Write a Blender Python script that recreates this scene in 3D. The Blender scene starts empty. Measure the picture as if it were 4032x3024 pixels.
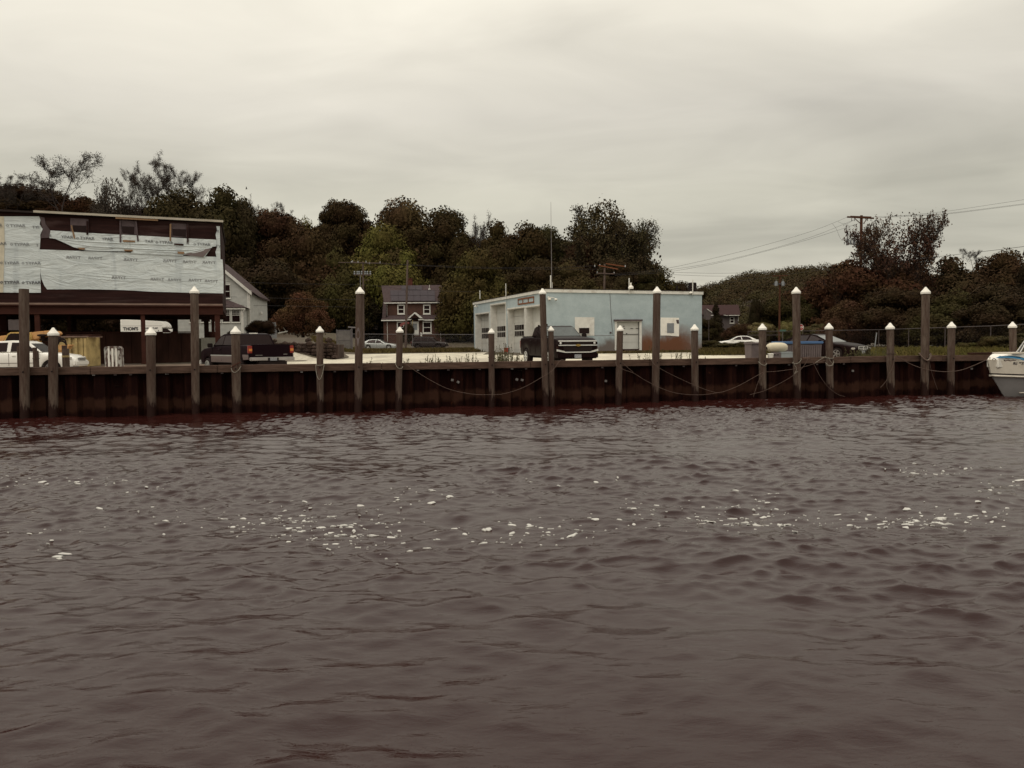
import bpy, bmesh, math, random
import numpy as np
from mathutils import Matrix, Vector, noise as mnoise

scene = bpy.context.scene
COL = scene.collection
R = math.radians

# ------------------------------------------------------------------ camera
FPX = 3263.0                     # focal length in photo pixels (4032 wide)
EYE = 2.63
PITCH = math.atan(167.0 / FPX)
ROLL = -0.0080
cam_d = bpy.data.cameras.new('camera')
cam = bpy.data.objects.new('camera', cam_d)
COL.objects.link(cam)
cam_d.sensor_width = 36.0
cam_d.lens = 36.0 * FPX / 4032.0
cam_d.clip_start = 0.1
cam_d.clip_end = 3000
CM = Matrix.Translation((0, 0, EYE)) @ Matrix.Rotation(math.pi / 2 - PITCH, 4, 'X') @ Matrix.Rotation(ROLL, 4, 'Z')
cam.matrix_world = CM
scene.camera = cam
CR = CM.to_3x3()

# ------------------------------------------------------------------ exposure / light
scene.view_settings.view_transform = 'Standard'
scene.view_settings.look = 'None'
scene.view_settings.exposure = 0
scene.view_settings.gamma = 1
scene.cycles.max_bounces = 5
scene.cycles.diffuse_bounces = 2
scene.cycles.glossy_bounces = 3
scene.cycles.transmission_bounces = 3

SUN_EL, SUN_AZ = 52.0, 205.0     # azimuth of the sun measured clockwise from +Y (behind the camera)
sd = bpy.data.lights.new('sun', 'SUN')
sd.energy = 0.7
sd.angle = R(25)
sd.color = (1.0, 0.93, 0.82)
sun = bpy.data.objects.new('sun', sd)
COL.objects.link(sun)
sv = Vector((math.sin(R(SUN_AZ)) * math.cos(R(SUN_EL)), math.cos(R(SUN_AZ)) * math.cos(R(SUN_EL)), math.sin(R(SUN_EL))))
sun.rotation_euler = sv.to_track_quat('Z', 'Y').to_euler()
sun.location = (0, 0, 60)

world = bpy.data.worlds.new('World')
scene.world = world
world.use_nodes = True
nt = world.node_tree
nt.nodes.clear()
def WN(t, **k):
    n = nt.nodes.new(t)
    for a, b in k.items():
        setattr(n, a, b)
    return n
def wmath(op, a, b=None, c=None):
    n = WN('ShaderNodeMath', operation=op)
    for i, v in enumerate((a, b, c)):
        if v is None: continue
        if hasattr(v, 'links'): nt.links.new(v, n.inputs[i])
        else: n.inputs[i].default_value = v
    return n.outputs[0]
sky = WN('ShaderNodeTexSky', sky_type='NISHITA', sun_disc=False)
sky.sun_elevation = R(SUN_EL)
sky.sun_rotation = R(SUN_AZ)
bg_sky = WN('ShaderNodeBackground')
bg_sky.inputs['Strength'].default_value = 0.09
nt.links.new(sky.outputs[0], bg_sky.inputs['Color'])
tc = WN('ShaderNodeTexCoord')
sep = WN('ShaderNodeSeparateXYZ')
nt.links.new(tc.outputs['Generated'], sep.inputs[0])
X_, Y_, Z_ = sep.outputs
zc = wmath('MAXIMUM', Z_, 0.0)
den = wmath('ADD', zc, 0.09)
cxy = WN('ShaderNodeCombineXYZ')
nt.links.new(wmath('DIVIDE', X_, den), cxy.inputs[0])
nt.links.new(wmath('DIVIDE', Y_, den), cxy.inputs[1])
def wnoise(scale, detail, rough, sx, sy, off):
    mp = WN('ShaderNodeMapping')
    mp.inputs['Scale'].default_value = (sx, sy, 1)
    mp.inputs['Location'].default_value = off
    nt.links.new(cxy.outputs[0], mp.inputs[0])
    nz = WN('ShaderNodeTexNoise')
    nz.inputs['Scale'].default_value = scale
    nz.inputs['Detail'].default_value = detail
    nz.inputs['Roughness'].default_value = rough
    nz.inputs['Distortion'].default_value = 0.6
    nt.links.new(mp.outputs[0], nz.inputs['Vector'])
    return nz.outputs[0]
n1 = wnoise(0.55, 4, 0.5, 0.8, 1.0, (3.1, 1.7, 0))
n2 = wnoise(1.6, 5, 0.5, 0.8, 1.1, (7.3, 2.2, 0))
ramp = WN('ShaderNodeValToRGB')
nt.links.new(Z_, ramp.inputs[0])
cr = ramp.color_ramp
def stops(cr, lst):
    while len(cr.elements) > 1: cr.elements.remove(cr.elements[-1])
    cr.elements[0].position = lst[0][0]; cr.elements[0].color = lst[0][1]
    for p, c in lst[1:]:
        e = cr.elements.new(p); e.color = c
def g(v, t=(1.0, .955, .86)): return (v * t[0], v * t[1], v * t[2], 1)
stops(cr, [(0.0, g(.76, (1, .935, .78))), (0.04, g(.73, (1, .935, .78))), (0.10, g(.62, (1, .950, .78))), (0.17, g(.60, (1, .950, .78))),
           (0.26, g(.74, (1, .94, .81))), (0.40, g(1.02, (1, .94, .80))), (0.7, g(1.5, (1, .95, .84))), (1.0, g(1.9, (1, .95, .84)))])
# clouds: soft brightness bands
cl = wmath('ADD', wmath('MULTIPLY', n1, 0.62), wmath('MULTIPLY', n2, 0.38))
mr = WN('ShaderNodeMapRange')
nt.links.new(cl, mr.inputs[0])
mr.inputs[1].default_value = 0.34; mr.inputs[2].default_value = 0.66
mr.inputs[3].default_value = 0.80; mr.inputs[4].default_value = 1.17
lr = wmath('MULTIPLY_ADD', X_, -0.10, 1.0)     # the western sky is a little brighter
vm = WN('ShaderNodeVectorMath', operation='SCALE')
nt.links.new(ramp.outputs[0], vm.inputs[0])
nt.links.new(wmath('MULTIPLY', mr.outputs[0], lr), vm.inputs['Scale'])
bg_cl = WN('ShaderNodeBackground')
nt.links.new(vm.outputs[0], bg_cl.inputs['Color'])
bg_cl.inputs['Strength'].default_value = 1.0
mix = WN('ShaderNodeMixShader')
mix.inputs[0].default_value = 0.94
nt.links.new(bg_sky.outputs[0], mix.inputs[1])
nt.links.new(bg_cl.outputs[0], mix.inputs[2])
out = WN('ShaderNodeOutputWorld')
nt.links.new(mix.outputs[0], out.inputs[0])

# ------------------------------------------------------------------ geometry of the view
def ray(px, py):
    return (CR @ Vector(((px - 2016) / FPX, -(py - 1512) / FPX, -1))).normalized()
CO = Vector((0, 0, EYE))
def at_depth(px, py, Y):
    d = ray(px, py); return CO + d * (Y / d.y)
def at_z(px, py, z):
    d = ray(px, py); return CO + d * ((z - EYE) / d.z)
def xat(px, Y):
    """ground X of a photo column at depth Y (taken at the height of the horizon)"""
    return at_depth(px, 1345, Y).x
def ss(a, b, x):
    t = min(1, max(0, (x - a) / (b - a))); return t * t * (3 - 2 * t)

DA = math.atan2(9.6, 40.5)
DU = Vector((math.cos(DA), math.sin(DA), 0)); DN = Vector((-math.sin(DA), math.cos(DA), 0))
DO = Vector((-18.2, 29.4, 0))
def dock(u, v, z=0): return DO + DU * u + DN * v + Vector((0, 0, z))
def dv(X, Y): return (Vector((X, Y, 0)) - DO).dot(DN)
def du(X, Y): return (Vector((X, Y, 0)) - DO).dot(DU)
CAPZ = 1.83

def gz(X, Y):
    v = dv(X, Y)
    near = min(1.5, max(1.08, 1.41 + .022 * X))
    t = min(1, max(0, v / 70.0))
    z = near * (1 - t) + 1.62 * t
    # raised street and yards on the left, behind the retaining wall
    z += (2.9 - 1.2) * ss(60, 64, Y) * (1 - ss(-20, -13, X + (Y - 60) * 0.12))
    z += .9 * ss(116, 126, Y) * (1 - ss(30, 45, X))
    # hill behind the houses
    z += 17 * ss(138, 250, Y) * (1 - ss(25, 75, X)) 
    z += 3 * ss(150, 260, Y)
    return z

class Plane:
    """vertical plane through o along horizontal unit u; photo points are projected onto it"""
    def __init__(s, o, ang=None, u=None):
        s.o = Vector((o[0], o[1], 0))
        s.u = Vector((math.cos(R(ang)), math.sin(R(ang)), 0)) if u is None else Vector((u[0], u[1], 0)).normalized()
        s.n = Vector((s.u.y, -s.u.x, 0))          # towards the camera
        if s.n.y > 0: s.n = -s.n
    def hit(s, px, py, off=0):
        d = ray(px, py); o = s.o + s.n * off
        t = (o - CO).dot(s.n) / d.dot(s.n)
        p = CO + d * t
        return ((p - s.o).dot(s.u), p.z)
    def pt(s, a, z, off=0): return s.o + s.u * a + s.n * off + Vector((0, 0, z))

# ------------------------------------------------------------------ mesh builder
class MB:
    def __init__(s): s.v = []; s.f = []
    def add(s, vs, fs):
        b = len(s.v)
        s.v.extend([tuple(p) for p in vs]); s.f.extend([tuple(i + b for i in f) for f in fs]); return s
    def box(s, c, d, rz=0, M=None):
        hx, hy, hz = d[0] / 2, d[1] / 2, d[2] / 2
        vs = [Vector((x, y, z)) for x in (-hx, hx) for y in (-hy, hy) for z in (-hz, hz)]
        m = Matrix.Rotation(rz, 3, 'Z') if M is None else M
        vs = [m @ p + Vector(c) for p in vs]
        return s.add(vs, [(0, 1, 3, 2), (4, 6, 7, 5), (0, 4, 5, 1), (2, 3, 7, 6), (0, 2, 6, 4), (1, 5, 7, 3)])
    def prism(s, a, b):
        """two matching loops joined"""
        n = len(a)
        fs = [tuple(range(n - 1, -1, -1)), tuple(range(n, 2 * n))]
        for i in range(n):
            j = (i + 1) % n; fs.append((i, j, n + j, n + i))
        return s.add(list(a) + list(b), fs)
    def slab(s, P, pts, o0, o1):
        """pts (s,z) on plane P, between offsets"""
        return s.prism([P.pt(a, z, o0) for a, z in pts], [P.pt(a, z, o1) for a, z in pts])
    def pslab(s, P, pts, o0, o1):
        return s.slab(P, [P.hit(x, y, o1) for x, y in pts], o0, o1)
    def rect(s, P, x0, y0, x1, y1, o0, o1):
        a0, z1 = P.hit(x0, (y0), o1); a1, z0 = P.hit(x1, y1, o1)
        return s.slab(P, [(a0, z0), (a1, z0), (a1, z1), (a0, z1)], o0, o1)
    def srect(s, P, a0, z0, a1, z1, o0, o1):
        return s.slab(P, [(a0, z0), (a1, z0), (a1, z1), (a0, z1)], o0, o1)
    def tube(s, pts, rad, n=8, cap=True):
        pts = [Vector(p) for p in pts]
        if not hasattr(rad, '__len__'): rad = [rad] * len(pts)
        rings = []; prev = None
        for i, p in enumerate(pts):
            t = (pts[min(i + 1, len(pts) - 1)] - pts[max(i - 1, 0)])
            if t.length < 1e-9: t = Vector((0, 0, 1))
            t.normalize()
            if prev is None:
                a = Vector((1, 0, 0)) if abs(t.x) < .8 else Vector((0, 1, 0))
                e = t.cross(a).normalized()
            else:
                e = prev - t * prev.dot(t)
                if e.length < 1e-6: e = t.orthogonal()
                e.normalize()
            prev = e; f = t.cross(e)
            rings.append([p + (e * math.cos(2 * math.pi * k / n) + f * math.sin(2 * math.pi * k / n)) * rad[i] for k in range(n)])
        vs = [q for r_ in rings for q in r_]; fs = []
        for i in range(len(pts) - 1):
            for k in range(n):
                j = (k + 1) % n
                fs.append((i * n + k, i * n + j, (i + 1) * n + j, (i + 1) * n + k))
        if cap:
            fs.append(tuple(range(n - 1, -1, -1))); fs.append(tuple((len(pts) - 1) * n + k for k in range(n)))
        return s.add(vs, fs)
    def lathe(s, prof, n=16, o=(0, 0, 0), M=None):
        o = Vector(o); vs = []; fs = []
        for r_, z in prof:
            for k in range(n):
                a = 2 * math.pi * k / n
                p = Vector((r_ * math.cos(a), r_ * math.sin(a), z))
                vs.append((M @ p if M else p) + o)
        for i in range(len(prof) - 1):
            for k in range(n):
                j = (k + 1) % n
                fs.append((i * n + k, i * n + j, (i + 1) * n + j, (i + 1) * n + k))
        fs.append(tuple(range(n - 1, -1, -1))); fs.append(tuple((len(prof) - 1) * n + k for k in range(n)))
        return s.add(vs, fs)
    def build(s, name, mat, parent=None, world=False, smooth=False, bevel=0, color=None):
        me = bpy.data.meshes.new(name)
        vs = s.v
        if world and parent is not None:
            chain = Matrix.Identity(4); q_ = parent
            while q_ is not None:
                chain = Matrix.Translation(q_.location) @ Matrix.Rotation(q_.rotation_euler.z, 4, 'Z') @ chain; q_ = q_.parent
            inv = chain.inverted()
            vs = [tuple(inv @ Vector(p)) for p in vs]
        me.from_pydata(vs, [], s.f)
        me.materials.append(mat)
        o = bpy.data.objects.new(name, me)
        COL.objects.link(o)
        bm = bmesh.new(); bm.from_mesh(me)
        bmesh.ops.recalc_face_normals(bm, faces=bm.faces)
        if bevel:
            ed = [e for e in bm.edges if len(e.link_faces) == 2 and e.calc_face_angle(0) > 0.6]
            bmesh.ops.bevel(bm, geom=ed, offset=bevel, segments=2, affect='EDGES', clamp_overlap=True)
        bm.to_mesh(me); bm.free()
        if smooth:
            me.polygons.foreach_set('use_smooth', [True] * len(me.polygons))
            if smooth != 'all':
                try: me.set_sharp_from_angle(angle=R(35))
                except Exception: pass
        if parent is not None: o.parent = parent
        if color: o.color = (*color, 1)
        return o

def tag(o, label=None, cat=None, group=None, kind=None):
    if label: o['label'] = label
    if cat: o['category'] = cat
    if group: o['group'] = group
    if kind: o['kind'] = kind
    return o
def empty(name, loc, label, cat, group=None, rz=0):
    o = bpy.data.objects.new(name, None)
    COL.objects.link(o); o.location = loc; o.rotation_euler = (0, 0, rz)
    o.empty_display_size = .3
    return tag(o, label, cat, group)
def copy_tree(o, parent=None):
    c = o.copy(); COL.objects.link(c)
    if parent is not None: c.parent = parent
    for ch in [x for x in list(COL.objects) if x.parent == o]: copy_tree(ch, c)
    return c
def rawmesh(name, V, F, mat, n=4):
    """fast mesh of n-gons from numpy arrays"""
    me = bpy.data.meshes.new(name)
    V = np.asarray(V, dtype=np.float32); F = np.asarray(F, dtype=np.int32)
    me.vertices.add(len(V)); me.vertices.foreach_set('co', V.ravel())
    me.loops.add(F.size); me.loops.foreach_set('vertex_index', F.ravel())
    me.polygons.add(len(F))
    me.polygons.foreach_set('loop_start', np.arange(0, F.size, n, dtype=np.int32))
    me.polygons.foreach_set('loop_total', np.full(len(F), n, dtype=np.int32))
    me.update(calc_edges=True); me.validate()
    if mat: me.materials.append(mat)
    return me
def linkmesh(name, me, parent=None):
    o = bpy.data.objects.new(name, me); COL.objects.link(o)
    if parent is not None: o.parent = parent
    return o

def text_tris(txt, size, bold=.02, mirror=False):
    cu = bpy.data.curves.new('t', 'FONT'); cu.body = txt; cu.size = size; cu.offset = bold * size
    cu.align_x = 'CENTER'; cu.align_y = 'CENTER'
    ob = bpy.data.objects.new('t', cu); COL.objects.link(ob)
    dg = bpy.context.evaluated_depsgraph_get()
    me = bpy.data.meshes.new_from_object(ob.evaluated_get(dg))
    vs = [(v.co.x * (-1 if mirror else 1), v.co.y) for v in me.vertices]; fs = [tuple(p.vertices) for p in me.polygons]
    bpy.data.objects.remove(ob); bpy.data.curves.remove(cu); bpy.data.meshes.remove(me)
    return vs, fs
_tc = {}
def put_text(mb, P, txt, a, z, size, off, bold=.02, mirror=False, tilt=0, sx=1.0):
    """flat letters on plane P centred at (a, z); one reading direction: along +u"""
    k = (txt, mirror, bold)
    if k not in _tc: _tc[k] = text_tris(txt, 1.0, bold, mirror)
    vs, fs = _tc[k]; c, s_ = math.cos(tilt), math.sin(tilt)
    mb.add([P.pt(a + (x * c * sx - y * s_) * size, z + (x * s_ * sx + y * c) * size, off) for x, y in vs], fs)

# ------------------------------------------------------------------ materials
def new_mat(name):
    m = bpy.data.materials.new(name); m.use_nodes = True
    t = m.node_tree; b = t.nodes['Principled BSDF']
    return m, t, b
def _mapnode(t, scale, coord='Object', loc=(0, 0, 0)):
    tcn = t.nodes.new('ShaderNodeTexCoord'); mp = t.nodes.new('ShaderNodeMapping')
    mp.inputs['Scale'].default_value = scale; mp.inputs['Location'].default_value = loc
    t.links.new(tcn.outputs[coord], mp.inputs[0]); return mp.outputs[0]
def tnoise(t, scale=1, detail=4, rough=.6, map_=(1, 1, 1), dist=0, loc=(0, 0, 0), coord='Object'):
    nz = t.nodes.new('ShaderNodeTexNoise')
    nz.inputs['Scale'].default_value = scale; nz.inputs['Detail'].default_value = detail
    nz.inputs['Roughness'].default_value = rough; nz.inputs['Distortion'].default_value = dist
    t.links.new(_mapnode(t, map_, coord, loc), nz.inputs['Vector']); return nz.outputs[0]
def tmr(t, x, a, b, c=0, d=1):
    n = t.nodes.new('ShaderNodeMapRange'); t.links.new(x, n.inputs[0])
    for i, v in enumerate((a, b, c, d)): n.inputs[i + 1].default_value = v
    return n.outputs[0]
def tmix(t, f, a, b, mode='MIX'):
    n = t.nodes.new('ShaderNodeMix'); n.data_type = 'RGBA'; n.blend_type = mode
    for idx, v in ((0, f), (6, a), (7, b)):
        if hasattr(v, 'links'): t.links.new(v, n.inputs[idx])
        else: n.inputs[idx].default_value = v if idx == 0 else (*v[:3], 1)
    return n.outputs[2]
def tmath(t, op, a, b=None):
    n = t.nodes.new('ShaderNodeMath'); n.operation = op
    for i, v in enumerate((a, b)):
        if v is None: continue
        if hasattr(v, 'links'): t.links.new(v, n.inputs[i])
        else: n.inputs[i].default_value = v
    return n.outputs[0]
def tbump(t, b, h, strength=.3, dist=.02):
    n = t.nodes.new('ShaderNodeBump'); n.inputs['Strength'].default_value = strength; n.inputs['Distance'].default_value = dist
    t.links.new(h, n.inputs['Height']); t.links.new(n.outputs[0], b.inputs['Normal'])
def tz(t, coord='Object'):
    tcn = t.nodes.new('ShaderNodeTexCoord'); sp = t.nodes.new('ShaderNodeSeparateXYZ')
    t.links.new(tcn.outputs[coord], sp.inputs[0]); return sp.outputs
def geopos(t):
    gn = t.nodes.new('ShaderNodeNewGeometry'); sp = t.nodes.new('ShaderNodeSeparateXYZ')
    t.links.new(gn.outputs['Position'], sp.inputs[0]); return sp.outputs

def simple(name, c, rough=.6, metal=0, var=.25, scale=3.0, c2=None, map_=(1, 1, 1), bump=0, spec=None, coat=0, dirt=None, tint=None):
    m, t, b = new_mat(name)
    if spec is None and rough >= .7: spec = .10
    nz = tnoise(t, scale, 5, .62, map_)
    c2 = c2 or tuple(x * (1 - var) for x in c)
    col = tmix(t, tmr(t, nz, .35, .65), c, c2)
    if dirt:
        n2 = tnoise(t, scale * .35, 6, .7, map_, .5, (5, 3, 1))
        col = tmix(t, tmr(t, n2, .55, .68, 0, .8), col, dirt)
    t.links.new(col, b.inputs['Base Color'])
    b.inputs['Roughness'].default_value = rough; b.inputs['Metallic'].default_value = metal
    if spec is not None: b.inputs['Specular IOR Level'].default_value = spec
    if tint: b.inputs['Specular Tint'].default_value = (*tint, 1)
    if coat: b.inputs['Coat Weight'].default_value = coat
    if bump: tbump(t, b, nz, bump, .03)
    return m
M = {}
M['cap_white'] = simple('weathered white plastic', (.80, .76, .68), .5, var=.12, dirt=(.55, .5, .42))
M['cap_wood'] = simple('grey brown timber', (.115, .070, .052), .85, var=.45, scale=2.5, map_=(.4, 3, 6), bump=.3, dirt=(.055, .03, .022))
M['black'] = simple('black rubber', (.014, .007, .006), .8, var=.3, spec=.2)
M['dark_metal'] = simple('dark metal', (.03, .02, .018), .5, metal=.4)
M['steel'] = simple('galvanised steel', (.22, .20, .19), .45, metal=.6, var=.3)
M['chrome'] = simple('chrome', (.66, .65, .62), .35, metal=.45, var=.1)
M['glass_dark'] = simple('dark window glass', (.013, .006, .006), .2, var=.2, spec=.18, tint=(1, .85, .82))
M['glass_pale'] = simple('windscreen with painted sky sheen', (.055, .065, .062), .15, var=.4, spec=.35)  # pale base colour stands in for the sky mirrored in the windscreen
M['rope'] = simple('old rope', (.125, .085, .068), .9, var=.3, scale=20)
M['rope_white'] = simple('pale rope', (.30, .27, .22), .9, var=.3, scale=20)
M['white_trim'] = simple('white trim paint', (.62, .60, .55), .6, var=.15, dirt=(.42, .38, .33))
M['white_paint'] = simple('white car paint', (.78, .75, .69), .3, var=.04, coat=.5)
M['silver_paint'] = simple('silver paint', (.40, .41, .39), .35, metal=.3, var=.06, coat=.4)
M['navy_paint'] = simple('dark navy paint', (.011, .005, .007), .42, var=.1, spec=.02)
M['black_paint'] = simple('black paint', (.010, .0045, .0045), .35, var=.1, spec=.025)
M['maroon_paint'] = simple('dark green grey paint', (.020, .012, .011), .45, var=.1, spec=.3)
M['grey_clad'] = simple('grey cladding paint', (.115, .082, .078), .4, var=.1, coat=.3)
M['orange'] = simple('faded orange paint', (.56, .30, .11), .6, var=.2, dirt=(.3, .13, .05))
M['yellow'] = simple('worn yellow paint', (.50, .375, .17), .7, var=.35, dirt=(.10, .055, .03), scale=2)
M['red'] = simple('red plastic', (.60, .06, .03), .5, var=.15)
M['red_light'] = simple('red lens', (.24, .018, .010), .25, var=.2)
M['amber'] = simple('amber lens', (.6, .2, .04), .25, var=.2)
M['headlight'] = simple('clear lens', (.50, .46, .42), .15, var=.3)
M['plate'] = simple('number plate', (.30, .30, .32), .5, var=.5, scale=30)
M['gold'] = simple('gold badge', (.55, .36, .10), .35, metal=.5)
M['blue_lid'] = simple('blue plastic', (.07, .15, .30), .5, var=.2)
M['steel_bright'] = simple('worn bumper steel', (.34, .31, .29), .5, var=.3)
M['glass_mid'] = simple('side glass with painted sheen', (.034, .024, .024), .3, var=.3, spec=.2)  # lighter base colour imitates reflections on the side windows
M['grey_tub'] = simple('grey plastic tub', (.165, .132, .128), .7, var=.2, dirt=(.12, .09, .085))
M['fender'] = simple('cream buoy plastic', (.62, .55, .40), .6, var=.2, dirt=(.38, .3, .2), scale=1.5)
M['pale_blue'] = simple('pale blue board', (.33, .36, .36), .7, var=.1)
M['concrete'] = simple('pale concrete', (.30, .29, .25), .9, var=.3, scale=1.2, dirt=(.15, .12, .10), bump=.3)
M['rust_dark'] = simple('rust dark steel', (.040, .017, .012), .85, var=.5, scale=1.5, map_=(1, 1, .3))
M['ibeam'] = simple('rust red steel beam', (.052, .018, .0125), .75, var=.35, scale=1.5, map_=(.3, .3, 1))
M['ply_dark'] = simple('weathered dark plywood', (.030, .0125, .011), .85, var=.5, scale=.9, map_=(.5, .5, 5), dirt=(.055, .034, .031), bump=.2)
M['ply_grey'] = simple('grey plywood', (.10, .075, .078), .85, var=.3, scale=2)
M['wood_raw'] = simple('raw lumber', (.26, .16, .09), .8, var=.3)
M['roof_edge'] = simple('bleached plank', (.42, .38, .31), .8, var=.25, scale=2, map_=(.5, .5, 4))
M['ledge'] = simple('pale ledge board', (.22, .15, .12), .8, var=.35, map_=(.4, .4, 3))
M['ink'] = simple('printed lettering ink', (.055, .05, .055), .8, var=.2)
M['ink_faint'] = simple('faded lettering ink', (.23, .23, .235), .8, var=.2)
m, t, b = new_mat('white house wrap')
n_ = tnoise(t, .7, 5, .6, (1, 1, 1.6)); v_ = tnoise(t, .9, 4, .6, (1.1, 1.1, .12), .2, (2, 7, 1)); f_ = tnoise(t, 4, 5, .7, (.5, .5, 1.4))
col = tmix(t, tmr(t, n_, .38, .62), (.565, .605, .60), (.485, .525, .525))
col = tmix(t, tmr(t, v_, .56, .68, 0, .55), col, (.34, .375, .39)); col = tmix(t, tmr(t, f_, .6, .72, 0, .35), col, (.36, .37, .36))
t.links.new(col, b.inputs['Base Color']); b.inputs['Roughness'].default_value = .7; b.inputs['Specular IOR Level'].default_value = .2
w_ = tnoise(t, 1.1, 5, .62, (.5, .5, 1.7), 1.2, (1, 1, 4)); tbump(t, b, w_, .7, .2)
M['wrap'] = m
M['wrap_old'] = simple('yellowed house wrap', (.58, .56, .50), .75, var=.14, scale=.5, map_=(1, 1, .6), dirt=(.48, .40, .28), bump=.3)
M['ink_wrap'] = simple('dull wrap print', (.14, .142, .148), .8, var=.2)
M['ply_tan'] = simple('tan paper strip', (.56, .51, .40), .8, var=.2)
M['solar'] = simple('solar panel', (.030, .019, .024), .5, var=.2, spec=.2)
M['shingle_roof'] = simple('dark roof shingles', (.075, .052, .052), .9, var=.4, scale=6)
M['roof_maroon'] = simple('maroon roof shingles', (.042, .020, .019), .9, var=.25, scale=4)
M['tar_roof'] = simple('dark roof felt', (.03, .022, .02), .9, var=.3)
M['brick_red'] = simple('red brick', (.10, .035, .025), .9, var=.3, scale=6)
M['pole_wood'] = simple('grey pole wood', (.12, .085, .07), .85, var=.35, scale=2, map_=(3, 3, .4))
M['pole_brown'] = simple('brown pole wood', (.085, .036, .020), .85, var=.35, scale=2, map_=(3, 3, .4))
M['pole_dark'] = simple('dark grey pole wood', (.06, .042, .036), .85, var=.3, scale=2, map_=(3, 3, .4))
M['trans_grey'] = simple('grey transformer steel', (.20, .21, .22), .5, var=.2)
M['trans_dark'] = simple('dark transformer steel', (.06, .055, .06), .5, var=.2)
M['insulator'] = simple('glass insulator', (.35, .35, .34), .3)
M['xarm_orange'] = simple('orange crossarm', (.20, .075, .035), .8)
M['wire'] = simple('overhead wire', (.045, .04, .042), .7)
M['green_sign'] = simple('green sign', (.035, .11, .075), .5)
M['stop_red'] = simple('stop red', (.30, .02, .02), .5)
M['fence_dark'] = simple('dull fence steel', (.075, .055, .052), .6, metal=.3)
M['fence_light'] = simple('galvanised fence steel', (.17, .15, .15), .6, metal=.3)
M['picket'] = simple('grey picket paint', (.24, .24, .24), .8, var=.2)
M['blue_trim'] = simple('sky blue stripe', (.06, .22, .38), .4)
M['boat_cream'] = simple('cream gelcoat', (.62, .56, .47), .4, var=.08, dirt=(.50, .44, .36))
M['flag'] = simple('faded red flag', (.26, .09, .08), .8, var=.4, scale=8)
M['bark'] = simple('dark bark', (.032, .020, .015), .95, var=.4, scale=4)
M['bark_grey'] = simple('grey twigs', (.055, .042, .038), .95, var=.3, scale=4)
M['rock'] = simple('field stone', (.075, .050, .040), .95, var=.6, scale=1.6, bump=.8)
M['foam'] = simple('sea foam', (.50, .485, .45), .8, var=.08, scale=20)
M['door_white'] = simple('white door paint', (.50, .49, .45), .6, var=.15, scale=1.2, map_=(1, 1, .5), dirt=(.36, .33, .29))
M['skin_dark'] = M['black']

# piling wood: grey brown, dark and wet below the tide line with a ragged edge
m, t, b = new_mat('piling wood')
nz = tnoise(t, 2.2, 6, .65, (2.5, 2.5, .35)); n2 = tnoise(t, 7, 5, .7, (3, 3, .5), 0, (3, 1, 2))
oi = t.nodes.new('ShaderNodeObjectInfo')
col = tmix(t, tmr(t, nz, .38, .62), (.062, .037, .028), (.132, .100, .078))
col = tmix(t, tmr(t, n2, .52, .64, 0, .75), col, (.045, .027, .020))
col = tmix(t, tmath(t, 'MULTIPLY', oi.outputs['Random'], .5), col, (.062, .038, .030))
p = geopos(t)
edge = tmath(t, 'ADD', p[2], tmr(t, tnoise(t, 3.5, 4, .6, (2, 2, .4), 0, (0, 0, 9)), .3, .7, -.35, .35))
wet = tmr(t, edge, .45, .60, 1, 0)
col = tmix(t, wet, col, (.020, .0085, .0065))
t.links.new(col, b.inputs['Base Color'])
t.links.new(tmr(t, wet, 0, 1, .9, .55), b.inputs['Roughness'])
b.inputs['Specular IOR Level'].default_value = .10
tbump(t, b, nz, .5, .02)
M['piling'] = m

# sheet pile steel: near black with rust streaks and a weed band near the water
m, t, b = new_mat('rusty sheet piling')
st = tnoise(t, 1.6, 5, .7, (2.2, 2.2, .22)); fi = tnoise(t, 5, 5, .7, (1, 1, .6), 0, (4, 2, 0))
col = tmix(t, tmr(t, st, .48, .68, 0, .75), (.0100, .0030, .0024), (.031, .0105, .0068))
col = tmix(t, tmr(t, fi, .66, .76, 0, .6), col, (.13, .042, .016))
p = geopos(t)
wn = tnoise(t, 1.4, 5, .65, (1.2, 1.2, .7), .4, (8, 0, 3))
zz = tmath(t, 'ADD', p[2], tmr(t, wn, .3, .7, -.16, .16))
band = tmath(t, 'MULTIPLY', tmr(t, zz, .22, .36, 0, 1), tmr(t, zz, .60, .74, 1, 0))
col = tmix(t, tmath(t, 'MULTIPLY', band, .75), col, (.043, .019, .012))
t.links.new(col, b.inputs['Base Color']); b.inputs['Roughness'].default_value = .85
b.inputs['Specular IOR Level'].default_value = .05
tbump(t, b, fi, .4, .03)
M['sheet'] = m

# leaves: hue comes from the object colour, varied by clumps
def leafmat(name, amp=.5):
    m, t, b = new_mat(name)
    oi = t.nodes.new('ShaderNodeObjectInfo')
    n1_ = tnoise(t, .35, 3, .5); n2_ = tnoise(t, 2.5, 3, .6, loc=(3, 3, 3))
    hs = t.nodes.new('ShaderNodeHueSaturation'); t.links.new(oi.outputs['Color'], hs.inputs['Color'])
    t.links.new(tmr(t, n1_, .3, .7, .47, .52), hs.inputs['Hue'])
    t.links.new(tmr(t, n2_, .3, .7, 1 - amp, 1 + amp), hs.inputs['Value'])
    t.links.new(hs.outputs[0], b.inputs['Base Color'])
    b.inputs['Roughness'].default_value = .8; b.inputs['Specular IOR Level'].default_value = .03
    return m
M['leaf'] = leafmat('leaves', .28)

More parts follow.
